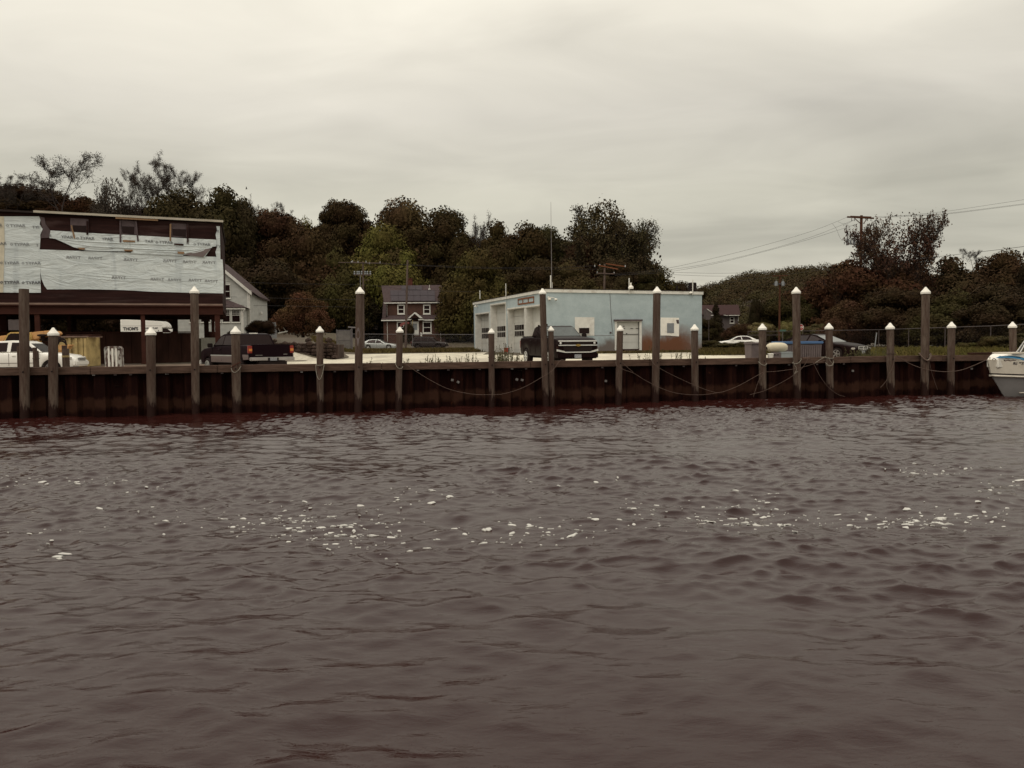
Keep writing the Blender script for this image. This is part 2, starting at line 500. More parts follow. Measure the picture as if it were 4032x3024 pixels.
# ground
m, t, b = new_mat('rough yard ground')
a_ = tnoise(t, .25, 5, .6); c_ = tnoise(t, 2.5, 6, .7, loc=(5, 5, 0))
col = tmix(t, tmr(t, a_, .4, .6), (.060, .048, .022), (.050, .032, .020))
col = tmix(t, tmr(t, c_, .45, .7), col, (.085, .06, .04))
t.links.new(col, b.inputs['Base Color']); b.inputs['Roughness'].default_value = .95
tbump(t, b, c_, .6, .05)
M['ground'] = m
m, t, b = new_mat('sandy gravel')
a_ = tnoise(t, .35, 6, .7, (1, .35, 1)); c_ = tnoise(t, 5, 6, .75, loc=(5, 5, 0))
col = tmix(t, tmr(t, a_, .42, .60), (.60, .55, .43), (.38, .34, .27))
col = tmix(t, tmr(t, c_, .5, .72, 0, .8), col, (.22, .175, .125))
t.links.new(col, b.inputs['Base Color']); b.inputs['Roughness'].default_value = .95
tbump(t, b, c_, .6, .03)
M['gravel'] = m
M['dirt'] = simple('pale trodden dirt', (.20, .15, .115), .95, var=.5, scale=1.2, dirt=(.09, .055, .04), bump=.4)
M['asphalt'] = simple('grey asphalt', (.085, .07, .064), .9, var=.25, scale=1)

# painted block wall with rust stains along its foot
def wall_blue(name, stain):
    m, t, b = new_mat(name)
    n_ = tnoise(t, .8, 6, .65, (1, 1, 1.2)); f_ = tnoise(t, 9, 4, .6)
    col = tmix(t, tmr(t, n_, .38, .64), (.355, .415, .43), (.29, .345, .36))
    col = tmix(t, tmr(t, f_, .5, .75, 0, .35), col, (.22, .25, .245))
    bk = t.nodes.new('ShaderNodeTexBrick')
    bk.inputs['Scale'].default_value = 1; bk.inputs['Brick Width'].default_value = .4; bk.inputs['Row Height'].default_value = .2
    bk.inputs['Mortar Size'].default_value = .006; bk.inputs['Mortar Smooth'].default_value = .5
    x, y, z = tz(t)
    cx = t.nodes.new('ShaderNodeCombineXYZ')
    t.links.new(tmath(t, 'ADD', x, y), cx.inputs[0]); t.links.new(z, cx.inputs[1])
    t.links.new(cx.outputs[0], bk.inputs['Vector'])
    tbump(t, b, bk.outputs['Fac'], -.15, .01)
    if stain:
        s1 = tnoise(t, .55, 5, .6, (1, 1, .8), .3, (stain, 0, 0)); s2 = tnoise(t, 4, 4, .7, (1, 1, .25), 0, (2, 2, 2))
        h = tmath(t, 'ADD', z, tmath(t, 'MULTIPLY', tmr(t, s1, .3, .7, -1, 1), .55))
        h = tmath(t, 'ADD', h, tmath(t, 'MULTIPLY', s2, .35))
        # damp grime over the whole foot, orange rust towards the loading door and right of it
        col = tmix(t, tmr(t, h, 1.2, 2.1, .93, 0), col, (.115, .085, .072))
        rx = tmath(t, 'MULTIPLY', tmr(t, x, 8.3, 8.9, 0, 1), tmr(t, x, 12.4, 14.2, 1, .35))
        rz = tmr(t, h, 1.3, 3.0, 1, 0)
        col = tmix(t, tmath(t, 'MULTIPLY', tmath(t, 'MULTIPLY', rx, rz), 1.0), col, (.125, .045, .017))
    t.links.new(col, b.inputs['Base Color']); b.inputs['Roughness'].default_value = .85
    return m
M['blue_wall'] = wall_blue('pale blue painted blocks', 1.3)
M['blue_wall_side'] = wall_blue('pale blue painted side wall', 0)

def planks(name, c, c2, row, vertical=False, bw=30., mort=.012, mcol=None):
    """boards or shingles: rows of height row"""
    m, t, b = new_mat(name)
    x, y, z = tz(t)
    cx = t.nodes.new('ShaderNodeCombineXYZ')
    t.links.new(tmath(t, 'ADD', x, y), cx.inputs[1 if vertical else 0]); t.links.new(z, cx.inputs[0 if vertical else 1])
    bk = t.nodes.new('ShaderNodeTexBrick'); bk.inputs['Scale'].default_value = 1
    bk.inputs['Brick Width'].default_value = bw; bk.inputs['Row Height'].default_value = row; bk.inputs['Mortar Size'].default_value = mort
    bk.inputs['Color1'].default_value = (*c, 1); bk.inputs['Color2'].default_value = (*c2, 1)
    bk.inputs['Mortar'].default_value = (*(mcol or tuple(k * .35 for k in c)), 1)
    t.links.new(cx.outputs[0], bk.inputs['Vector'])
    n_ = tnoise(t, 2.2, 5, .65)
    col = tmix(t, tmr(t, n_, .35, .7, 0, .45), bk.outputs['Color'], tuple(k * .5 for k in c))
    t.links.new(col, b.inputs['Base Color']); b.inputs['Roughness'].default_value = .85
    return m
M['clapboard'] = planks('white clapboards', (.46, .455, .42), (.43, .43, .40), .14, mcol=(.30, .29, .27))
M['shingles'] = planks('red brown cedar shingles', (.085, .032, .018), (.050, .020, .012), .17, bw=.22, mort=.014)
M['grey_siding'] = planks('grey siding', (.10, .078, .075), (.11, .085, .08), .15)

# water
m, t, b = new_mat('harbour water')
b.inputs['Base Color'].default_value = (.0225, .0060, .0050, 1)
b.inputs['Specular Tint'].default_value = (.80, 1.0, 1.0, 1)
b.inputs['Roughness'].default_value = .035
b.inputs['IOR'].default_value = 1.26
wa = tnoise(t, 3.6, 5, .62, (.55, 1.4, 1), .5); wb_ = tnoise(t, 12, 4, .6, (.6, 1.4, 1), .4, (4, 4, 0))
h = tmath(t, 'ADD', tmath(t, 'MULTIPLY', wa, .5), wb_)
tbump(t, b, h, .42, .014)
M['water'] = m
# ------------------------------------------------------------------ water
def make_water():
    rs = np.random.RandomState(11)
    x0, x1, y0, y1, d = -27.0, 31.0, 3.0, 42.5, 0.045
    nx = int((x1 - x0) / d); ny = int((y1 - y0) / d)
    X, Y = np.meshgrid(np.linspace(x0, x1, nx), np.linspace(y0, y1, ny))
    def field(seed, n, l0, l1, ang0, spread):
        r_ = np.random.RandomState(seed); h = np.zeros_like(X); hx = np.zeros_like(X); hy = np.zeros_like(X)
        for i in range(n):
            lam = math.exp(r_.uniform(math.log(l0), math.log(l1)))
            a = ang0 + r_.normal() * spread; k = 2 * math.pi / lam
            ph = k * (math.cos(a) * X + math.sin(a) * Y) + r_.uniform(0, 6.28)
            c_ = np.cos(ph); h += lam * np.sin(ph); hx += lam * math.cos(a) * c_; hy += lam * math.sin(a) * c_
        return np.stack([h, hx, hy]) / math.sqrt(n)
    mask = .5 + .5 * np.tanh(field(5, 14, 5, 20, 1.3, .8)[0] / 5)
    # streaks of rougher water
    mask = .42 + .88 * mask
    big = field(1, 12, 3.2, 8.0, 1.2, .5) * .009
    mid = field(2, 60, .55, 1.1, 1.50, .52) * .026
    sml = field(3, 80, .14, .42, 1.60, .55) * .040
    h = big + (mid * (.5 + .5 * mask) + sml * mask)
    # sharpen crests a little
    h, hx, hy = h; ch = 1.15
    e = np.minimum(np.minimum(X - x0, x1 - X), np.minimum(Y - y0, y1 - Y))
    f_ = np.clip(e / 1.0, 0, 1); h = h * f_
    V = np.stack([(X + ch * hx * f_).ravel(), (Y + ch * hy * f_).ravel(), h.ravel()], 1)
    idx = np.arange(nx * ny).reshape(ny, nx)
    F = np.stack([idx[:-1, :-1], idx[:-1, 1:], idx[1:, 1:], idx[1:, :-1]], -1).reshape(-1, 4)
    # far flat water all round, joined to the rippled sheet
    b = len(V); o = 400
    V2 = [(-o, -60, 0), (o, -60, 0), (o, 120, 0), (-o, 120, 0), (x0, y0, 0), (x1, y0, 0), (x1, y1, 0), (x0, y1, 0)]
    F2 = [(b, b + 1, b + 5, b + 4), (b + 1, b + 2, b + 6, b + 5), (b + 2, b + 3, b + 7, b + 6), (b + 3, b, b + 4, b + 7)]
    me = rawmesh('water', np.vstack([V, V2]), np.vstack([F, F2]), M['water'])
    me.polygons.foreach_set('use_smooth', np.ones(len(me.polygons), dtype=bool))
    o_ = linkmesh('water', me); tag(o_, kind='structure')
    return (X, Y, h, x0, y0, (x1 - x0) / (nx - 1), (y1 - y0) / (ny - 1))
WX = make_water()
def wz(x, y):
    _, _, h, x0, y0, dx, dy = WX
    i = int((y - y0) / dy); j = int((x - x0) / dx)
    if 0 <= i < h.shape[0] and 0 <= j < h.shape[1]: return float(h[i, j])
    return 0.0

def make_foam():
    rnd = random.Random(3); mb = MB()
    # drifts of flecks: centres in photo coordinates dropped on the water, with spread in px
    drift = [(60, 1905, 180, 14, 12), (300, 1900, 200, 14, 9), (540, 1925, 200, 16, 6), (820, 2050, 420, 34, 30), (1250, 2060, 300, 42, 62), (1420, 2095, 380, 60, 60),
             (1600, 1960, 260, 30, 14), (1980, 2100, 260, 34, 26), (2250, 2075, 330, 34, 26), (2520, 2005, 120, 24, 12), (2830, 2035, 260, 36, 48),
             (3080, 2010, 250, 44, 26), (3400, 2050, 220, 22, 16), (3650, 1855, 260, 12, 26), (3640, 2035, 200, 18, 42), (3820, 2020, 240, 30, 28),
             (2960, 1960, 200, 30, 8), (150, 2100, 260, 50, 10), (1050, 1990, 300, 30, 6), (3950, 1900, 160, 40, 14), (2050, 1880, 500, 20, 6)]
    for cx, cy, sx, sy, n in drift:
        for _ in range(int(n * 1.4)):
            px = cx + rnd.gauss(0, .45) * sx; py = cy + rnd.gauss(0, .8) * sy
            p = at_z(px, py, 0)
            r0 = .008 + .034 * rnd.random() ** 3
            if rnd.random() < .05: r0 *= 1.4
            el = rnd.uniform(1.0, 2.4); a0 = rnd.uniform(-.4, .4); k = rnd.choice((6, 7, 8, 9))
            c = Vector((p.x, p.y, 0)); top = []; bot = []
            for i in range(k):
                a = 2 * math.pi * i / k; rr = r0 * rnd.uniform(.6, 1.2)
                x = rr * math.cos(a) * el; y = rr * math.sin(a)
                q = Vector((c.x + x * math.cos(a0) - y * math.sin(a0), c.y + x * math.sin(a0) + y * math.cos(a0), 0))
                z = wz(q.x, q.y)
                bot.append((q.x, q.y, z - .005)); top.append((c.x + (q.x - c.x) * .8, c.y + (q.y - c.y) * .8, z + .007))
            mb.prism(bot, top)
    tag(mb.build('foam', M['foam']), 'small white foam flecks drifting in a broken line across the harbour', 'foam', kind='stuff')
make_foam()

# ------------------------------------------------------------------ land
def sheet_grid(name, inside, mat, step, box, lift, kind='structure', label=None, cat=None):
    x0, x1, y0, y1 = box; vid = {}; V = []; F = []
    nx = int((x1 - x0) / step); ny = int((y1 - y0) / step)
    def vert(i, j):
        if (i, j) not in vid:
            x = x0 + i * step; y = y0 + j * step
            vid[(i, j)] = len(V); V.append((x, y, gz(x, y) + lift))
        return vid[(i, j)]
    for i in range(nx):
        for j in range(ny):
            if inside(x0 + (i + .5) * step, y0 + (j + .5) * step):
                F.append((vert(i, j), vert(i + 1, j), vert(i + 1, j + 1), vert(i, j + 1)))
    me = rawmesh(name, V, F, mat)
    me.polygons.foreach_set('use_smooth', np.ones(len(me.polygons), dtype=bool))
    o = linkmesh(name, me); tag(o, label, cat, kind=kind); return o
def nz2(x, y, s=.15): return mnoise.noise(Vector((x * s, y * s, 3.3)))

def terrain():
    # rows follow the dock line, so that the land ends exactly behind the sheet piling
    us = np.concatenate([np.arange(-160, -40, 8), np.arange(-40, 90, 2.0), np.arange(90, 330, 8)])
    vs_ = np.concatenate([[.28], np.arange(1.5, 110, 1.6), np.arange(110, 520, 7)])
    V = []; F = []
    for v in vs_:
        for u in us:
            p = dock(u, v); z = gz(p.x, p.y)
            V.append((p.x, p.y, z))
    n = len(us)
    for i in range(len(vs_) - 1):
        for j in range(n - 1): F.append((i * n + j, i * n + j + 1, (i + 1) * n + j + 1, (i + 1) * n + j))
    b = len(V)
    for u in us: p = dock(u, .28); V.append((p.x, p.y, -3))
    for j in range(n - 1): F.append((b + j, b + j + 1, j + 1, j))
    me = rawmesh('ground', V, F, M['ground'])
    me.polygons.foreach_set('use_smooth', np.ones(len(me.polygons), dtype=bool))
    tag(linkmesh('ground', me), kind='structure')
terrain()
# dark harbour bed a few metres down
tag(MB().add([(-400, -60, -4), (400, -60, -4), (400, 120, -4), (-400, 120, -4)], [(0, 1, 2, 3)]).build('seabed', M['rust_dark']), kind='structure')

def in_gravel(x, y):
    u, v = du(x, y), dv(x, y); k = nz2(x, y) * 2.2
    if v < .45: return False
    if (x > xat(1330, y) or y < 63) and x > xat(1150, y) + k * .5 and x < xat(1900, y) + 1 + k and v < 50 + k and y < 90: return True
    if x >= xat(1700, y) - 3 and v < 31.0 + k * 1.3 and x < 30: return True
    if x >= -3 and x < xat(3000, y) + 4 and v < 18 + k: return True
    if x < xat(1330, y) and x > xat(1090, y) and 40 < y < 62: return True
    return False
sheet_grid('gravel_lot', in_gravel, M['gravel'], .5, (-26, 34, 28, 92), .02)
sheet_grid('dirt_yard', lambda x, y: dv(x, y) > .45 and dv(x, y) < 26 and x < -8 + nz2(x, y) * 2 and x > -45 and not in_gravel(x, y), M['dirt'], .5, (-46, -5, 18, 62), .02)
sheet_grid('street', lambda x, y: 104 < y + x * .02 < 112 and x > -18, M['asphalt'], 1.0, (-20, 130, 95, 118), .025)

# ------------------------------------------------------------------ bulkhead
def bulkhead():
    root = empty('bulkhead', dock(0, 0, 0), 'rusty corrugated steel sheet pile quay wall capped by a long grey timber beam', 'quay wall', rz=0)
    mb = MB(); u = -14.0; V0 = []; per = 1.02; i = 0
    prof = []
    while u < 66:
        w = per
        prof += [(u, .0), (u + w * .36, .0), (u + w * .5, .27), (u + w * .86, .27)]
        u += w * (.9 + .2 * ((i * 37) % 10) / 10); i += 1
    V = []; F = []
    for a, v in prof:
        for z in (-3, CAPZ - .26): V.append(dock(a, v, z))
    for k in range(len(prof) - 1): F.append((2 * k, 2 * k + 2, 2 * k + 3, 2 * k + 1))
    mb.add(V, F)
    mb.build('sheet_pile_wall', M['sheet'], root, world=True)
    rnd = random.Random(5); u = -14
    while u < 64:
        L = rnd.uniform(4.3, 6.2)
        c = MB(); zc = CAPZ - .135
        a, b_ = u + .006, u + L - .006
        dz = rnd.uniform(-.008, .008)
        pts = []
        for v, z in ((-.12, zc - .135), (.26, zc - .135), (.26, zc + .135), (-.12, zc + .135)):
            pts.append((v, z + dz))
        c.prism([dock(a, v, z) for v, z in pts], [dock(b_, v, z) for v, z in pts])
        bm = c.build('cap_beam', M['cap_wood'], root, world=True, bevel=.015)
        u += L
    # washers and tie rod plates
    for k, px in enumerate((370, 455, 515, 657, 660, 875, 1188, 1318, 1440, 1645, 1765, 1888, 2015, 2070, 2370, 2440, 2690, 2897, 3105, 3215, 3320)):
        Pl = Plane(DO + DN * -.02, u=DU)
        q = Pl.hit(px, 1480 - (px / 3300) * 48)
        m_ = MB(); m_.box(Pl.pt(q[0], q[1] , .03), (.09, .06, .085), rz=DA)
        m_.build('bolt_block', M['steel'] if k % 3 == 0 else M['fence_dark'], root, world=True)
    for px, py, a in ((1780, 1496, .1), (1803, 1504, .6), (2034, 1494, .4), (2055, 1496, .2), (3355, 1460, .05), (3823, 1452, .05), (2384, 1500, .05), (2993, 1498, .1)):
        Pl = Plane(DO + DN * -.02, u=DU); q = Pl.hit(px, py)
        m_ = MB(); c = Pl.pt(q[0], q[1], .04)
        m_.box(c, (.10, .05, .09), M=Matrix.Rotation(DA, 3, 'Z') @ Matrix.Rotation(a, 3, 'Y'))
        m_.build('tie_plate', M['steel'], root, world=True)
    # extra plank lying on the far end
    Pl = Plane(DO + DN * .0, u=DU)
    a0, z0 = Pl.hit(3825, 1402); a1, z1 = Pl.hit(3927, 1392)
    m_ = MB(); m_.box(dock((a0 + a1) / 2, .1, CAPZ + .06), (a1 - a0, .3, .10), rz=DA)
    m_.build('top_plank', M['rust_dark'], root, world=True)
bulkhead()

# ------------------------------------------------------------------ pilings
PIL = [  # px, apex py, px at the water, width px, tall, label
 (94, 1138, 99, 37, 1, 'tall bare topped timber piling before the white pickup, without a white cap'),
 (209, 1290, 211, 36, 0, 'short white capped piling in front of the white pickup cab'),
 (593, 1289, 598, 35, 0, 'short white capped piling between the square rusty float box and the lone tall piling'),
 (765, 1128, 766, 31, 1, 'tall white capped piling overlapping the right end of the wrapped building'),
 (927, 1285, 931, 34, 0, 'short white capped piling with a rope collar across the dark two-tone pickup door'),
 (1259, 1285, 1261, 27, 0, 'short white capped piling with a long drooping rope loop, left of a patched tall one'),
 (1417, 1130, 1412, 31, 1, 'tall white capped piling with a pale green patch, in front of the silver hatchback'),
 (1574, 1287, 1571, 26, 0, 'short white capped piling beside the brown house with a rope running right'),
 (1935, 1293, 1938, 24, 0, 'short white capped piling before the white garage doors, weeds at its foot'),
 (2136, 1136, 2149, 26, 1, 'tall white capped piling leaning beside a short one at the black pickup'),
 (2169, 1284, 2173, 23, 0, 'short splintered white capped piling tight against the leaning tall one'),
 (2442, 1281, 2436, 26, 0, 'short white capped piling in front of the white loading door'),
 (2587, 1129, 2583, 30, 1, 'tall white capped piling in front of the rust stained blue wall'),
 (2735, 1277, 2737, 28, 0, 'short white capped piling by the right corner of the blue building'),
 (3002, 1274, 3003, 29, 0, 'short white capped piling between the grey plastic bin and the cream buoy'),
 (3135, 1130, 3138, 30, 1, 'tall white capped piling in front of the blue lidded tub'),
 (3264, 1272, 3266, 28, 0, 'short white capped piling in front of the black sedan'),
 (3505, 1271, 3508, 29, 0, 'short white capped piling right of the black sedan with a hanging rope loop'),
 (3645, 1130, 3637, 31, 1, 'tall white capped piling with a thick rope ring, nearest the boat'),
 (3747, 1267, 3743, 28, 0, 'short white capped piling just left of the moored boat'),
 (3987, 1267, 3990, 27, 0, 'short white capped piling standing behind the moored boat'),
]
PILPT = {}
def pilings():
    rnd = random.Random(8)
    Pl = Plane(dock(0, -.32), u=DU)
    for i, (px, py, pxb, w, tall, lab) in enumerate(PIL):
        far = px > 3900
        P_ = Plane(dock(0, .75), u=DU) if far else Pl
        a, zt = P_.hit(px, py); ab, _ = P_.hit(pxb, 1580)
        top = P_.pt(a, zt); Y = top.y; r_ = w / FPX * Y / 2
        ztop = zt - (0 if i == 0 else r_ * 1.55)
        slope = (ab - a) / max(.5, zt - 0.3) + rnd.uniform(-.008, .008)
        base = P_.pt(a + slope * zt, 0)
        root = empty('mooring_piling', (base.x, base.y, 0), lab, 'piling', 'timber mooring pilings along the quay')
        # post: uneven round log with shakes
        mb = MB(); n = 18; rings = 26; z0 = -2.5
        ph = rnd.uniform(0, 9); vs = []; fs = []
        for k in range(rings):
            t = k / (rings - 1); z = z0 + (ztop - z0) * t
            c = P_.pt(a + slope * (zt - z), z)
            for j in range(n):
                an = 2 * math.pi * j / n
                rr = r_ * (1.03 - .06 * t) * (1 + .035 * mnoise.noise(Vector((math.cos(an) * 1.5 + ph, math.sin(an) * 1.5, z * .5))) + .02 * mnoise.noise(Vector((math.cos(an) * 5 + ph, math.sin(an) * 5, z * .25))))
                vs.append(c + Vector((rr * math.cos(an), rr * math.sin(an), 0)))
        for k in range(rings - 1):
            for j in range(n):
                j2 = (j + 1) % n; fs.append((k * n + j, k * n + j2, (k + 1) * n + j2, (k + 1) * n + j))
        fs.append(tuple((rings - 1) * n + j for j in range(n)))
        mb.add(vs, fs)
        mb.build('post', M['piling'], root, world=True, smooth=True)
        if i:
            cm = MB(); c = P_.pt(a, 0)
            R1 = r_ * 1.16; zb = ztop - r_ * .22
            cm.lathe([(R1 * .97, zb), (R1 * 1.02, zb + .01), (R1 * 1.02, zb + r_ * .50), (R1 * .98, zb + r_ * .56), (R1 * .5, zb + r_ * 1.2), (.03, zb + r_ * 1.78)], 14, (c.x, c.y, 0))
            cm.build('cap', M['cap_white'], root, world=True, smooth=True)
        if not far:
            bz = MB(); an = P_.pt(a + slope * (zt - CAPZ + .12), CAPZ - .13, r_ * .97)
            bz.box(an, (.05, .04, .05)); bz.build('bolt', M['black'], root, world=True)
        if i == 6:   # pale patch of lichen and worn coating
            cm = MB(); c0, c1 = P_.hit(1412, 1290), P_.hit(1412, 1362)
            pts = []
            for k in range(9):
                t = k / 8; z = c0[1] + (c1[1] - c0[1]) * t
                wd = (.10 + .45 * math.sin(math.pi * min(1, t * 1.05)) ** .7) * (1 if t < .6 else .6)
                c = P_.pt(a + slope * (zt - z), z)
                for sgn in (-1, 1):
                    an_ = R(-95) + sgn * wd
                    pts.append(c + Vector((math.cos(an_), math.sin(an_), 0)) * (r_ * 1.045))
            cm.add(pts, [(2 * k, 2 * k + 1, 2 * k + 3, 2 * k + 2) for k in range(8)])
            cm.build('pale_patch', M['grey_tub'], root, world=True)
        PILPT[i] = (P_, a, slope, zt, r_)
pilings()

# short stub posts behind the cap on the left
for px, y0, w, tagl, lab in ((73, 1362, 13, 0, 'weathered stub post half hidden behind the bare tall piling'),
                        (140, 1368, 21, 1, 'weathered stub post with a notched top before the pickup rear door'),
                        (258, 1373, 26, 2, 'weathered stub post with a yellow band before the pickup front wheel')):
    P_ = Plane(dock(0, 1.1), u=DU); a, zt = P_.hit(px, y0); c = P_.pt(a, 0); r_ = w / FPX * c.y / 2
    root = empty('stub_post', (c.x, c.y, gz(c.x, c.y)), lab, 'stub post', 'weathered stub posts behind the quay beam')
    mb = MB(); z1 = zt - (.12 if tagl == 1 else 0)
    mb.lathe([(r_ * 1.05, gz(c.x, c.y) - .2), (r_ * 1.03, z1 - .35), (r_, z1)], 10, (c.x, c.y, 0))
    if tagl == 1: mb.lathe([(r_ * 1.2, z1 - .30), (r_ * 1.2, z1 - .27)], 10, (c.x, c.y, 0))
    if tagl: mb.box((c.x - r_ * .3, c.y, z1 + .05), (r_ * 1.1, r_ * 1.2, .14))
    mb.build('post', M['piling'], root, world=True)
    if tagl == 2:
        b_ = MB(); b_.lathe([(r_ * 1.08, z1 - .32), (r_ * 1.08, z1 - .25)], 12, (c.x, c.y, 0))
        b_.build('yellow_band', M['yellow'], root, world=True)

# ------------------------------------------------------------------ ropes
def crop(o, s, pts): return [(o[0] + x * s, o[1] + y * s) for x, y in pts]
def smooth_path(P, n=5):
    out_ = []
    for i in range(len(P) - 1):
        p0 = P[max(i - 1, 0)]; p1 = P[i]; p2 = P[i + 1]; p3 = P[min(i + 2, len(P) - 1)]
        for k in range(n):
            t = k / n
            out_.append(.5 * ((2 * p1) + (p2 - p0) * t + (2 * p0 - 5 * p1 + 4 * p2 - p3) * t * t + (3 * p1 - p0 - 3 * p2 + p3) * t ** 3))
    out_.append(P[-1]); return out_
def rope(pts, lab, v=-.60, mat='rope', r_=.0095, cat='rope', grp='mooring ropes slung along the quay'):
    P_ = Plane(dock(0, v), u=DU)
    P3 = []
    for q in pts:
        vv = v if len(q) < 3 else q[2]
        Pq = Plane(dock(0, vv), u=DU); a, z = Pq.hit(q[0], q[1]); P3.append(Pq.pt(a, z))
    P3 = smooth_path(P3)
    o = MB().tube(P3, r_, 6).build('mooring_rope', M[mat], smooth='all')
    return tag(o, lab, cat, grp)
c5 = (1780, 1050); c6 = (2300, 1050); k_ = .3496
rope([(1590, 1428, -.5), (1640, 1463), (1700, 1500), (1770, 1533), (1860, 1552), (1940, 1554)] + crop(c5, k_, [(600, 1428), (800, 1362), (1000, 1252), (1130, 1168)]) + [(2206, 1419, -.2), (2226, 1419, .0)],
     'long rope sagging from the brown house piling up to the beam at the black pickup')
rope([(2423, 1424, -.5), (2430, 1441), (2457, 1456), (2496, 1470), (2538, 1496), (2597, 1526), (2650, 1545), (2702, 1553), (2772, 1554), (2850, 1543)], 'rope sagging from the piling at the loading door towards the right')
rope([(2453, 1430, -.5), (2475, 1450), (2494, 1467)], 'short upper strand of the forked rope beside the loading door piling')
rope([(2535, 1414, .1), (2560, 1414, -.13), (2580, 1438), (2636, 1471), (2737, 1518), (2807, 1543), (2845, 1543), (2912, 1517), (2996, 1470), (3004, 1466)], 'rope sagging from the beam by the tall piling to the piling at the grey bin')
c7 = (2900, 1050); k7 = .3315
rope(crop(c7, k7, [(345, 1250), (480, 1243), (680, 1215), (800, 1190), (900, 1160), (1000, 1128), (1110, 1098)]), 'taut rope stretched across the tall piling by the blue lidded tub')
rope(crop(c7, k7, [(862, 1065), (800, 1180), (700, 1272), (560, 1362), (350, 1466), (240, 1500), (160, 1520)]), 'rope falling left from the beam beside the blue lidded tub')
rope(crop(c7, k7, [(868, 1065), (920, 1160), (1000, 1312), (1090, 1430), (1200, 1515), (1290, 1545)]), 'rope falling right from the beam towards the water before the black sedan')
rope(crop(c7, k7, [(330, 1255), (270, 1342), (230, 1450), (200, 1550)]), 'thin rope end hanging to the water at the grey bin piling', r_=.009)
rope(crop(c7, k7, [(935, 1142), (1000, 1100), (1060, 1066)]), 'short pale rope strand rising to the piling at the black sedan', mat='rope_white')
rope(crop(c7, k7, [(675, 1130), (690, 1170), (715, 1215), (690, 1270), (725, 1240)]), 'pale frayed rope tail hanging on the tall piling by the tub', mat='rope_white', v=-.53)
rope(crop(c7, k7, [(1090, 1075), (1120, 1130), (1150, 1165), (1100, 1180), (1060, 1165)]), 'pale rope tail hanging on the piling at the black sedan', mat='rope_white', v=-.53)
c8 = (3400, 1050)
rope(crop(c8, k_, [(350, 970), (430, 1040), (560, 1110), (700, 1155), (830, 1178), (950, 1183), (1100, 1165), (1250, 1110), (1390, 1047)]), 'bow rope curving from the quay piling to the white boat', r_=.016)
rope(crop(c8, k_, [(262, 1000), (264, 1120), (285, 1205), (330, 1120), (355, 1010)]), 'slack rope loop hanging down the piling right of the black sedan', r_=.015)
rope(crop(c8, k_, [(285, 1205), (265, 1270), (230, 1320), (190, 1362)]), 'rope tail trailing left from the slack loop by the water', r_=.01)
rope(crop(c8, k_, [(268, 1270), (262, 1340), (280, 1400), (305, 1440)]), 'thin dark rope end below the slack loop', r_=.008)
rope(crop(c8, k_, [(740, 1050), (765, 1180), (800, 1290), (835, 1390)]), 'thin rope hanging from the beam right of the rope ring', r_=.009, v=-.3)
rope(crop(c8, k_, [(652, 1045), (654, 1130), (655, 1230)]), 'thin straight rope hanging below the thick rope ring', r_=.008, v=-.53)

def collar(i, py, lab, mat='rope_white', dip=0, r_=.012, n=26, tilt=0, th=0):
    P_, a, sl, zt, rr = PILPT[i]
    px = PIL[i][0]; _, z = P_.hit(px, py)
    c = P_.pt(a + sl * (zt - z), z); pts = []
    for k in range(n + 1):
        t = 2 * math.pi * k / n
        front = max(0, -math.sin(t))
        pts.append(c + Vector((math.cos(t) * rr * (1.08 + th), math.sin(t) * rr * (1.08 + th), -dip * front ** 1.5 + tilt * math.cos(t))))
    o = MB().tube(pts, r_, 6).build('rope_collar', M[mat], smooth='all')
    tag(o, lab, 'rope', 'rope collars tied round the pilings')
collar(4, 1443, 'pale rope collar drooping round the piling at the two-tone pickup', dip=.22)
collar(4, 1437, 'dark red rope crossing the same piling above the pale collar', mat='brick_red', tilt=.10, th=.03)
collar(5, 1436, 'pale rope collar tight under the beam top on the piling left of the patched one', dip=.02)
collar(5, 1437, 'long pale rope loop drooping far below the beam', dip=.55, th=.12)
collar(7, 1436, 'pale rope collar round the piling beside the brown house', dip=.14, tilt=-.08)
collar(14, 1427, 'pale rope collar round the piling at the grey bin', dip=.12, tilt=-.03)
collar(15, 1420, 'thin rope collar round the tall piling by the tub', dip=.10, tilt=.10)
collar(16, 1408, 'thin rope collar round the top of the beam at the black sedan', dip=.03, th=.03)
collar(16, 1425, 'lower rope collar round the piling at the black sedan', dip=.15, tilt=.05)
collar(18, 1392, 'thick grey rope ring lying round the tall piling nearest the boat', mat='rope', dip=.32, r_=.032, th=.28)
collar(18, 1396, 'whitish inner strand of the thick rope ring', dip=.25, r_=.018, th=.10)
collar(17, 1391, 'thin rope wrapped high on the piling right of the black sedan', dip=.0, th=.02, mat='rope')
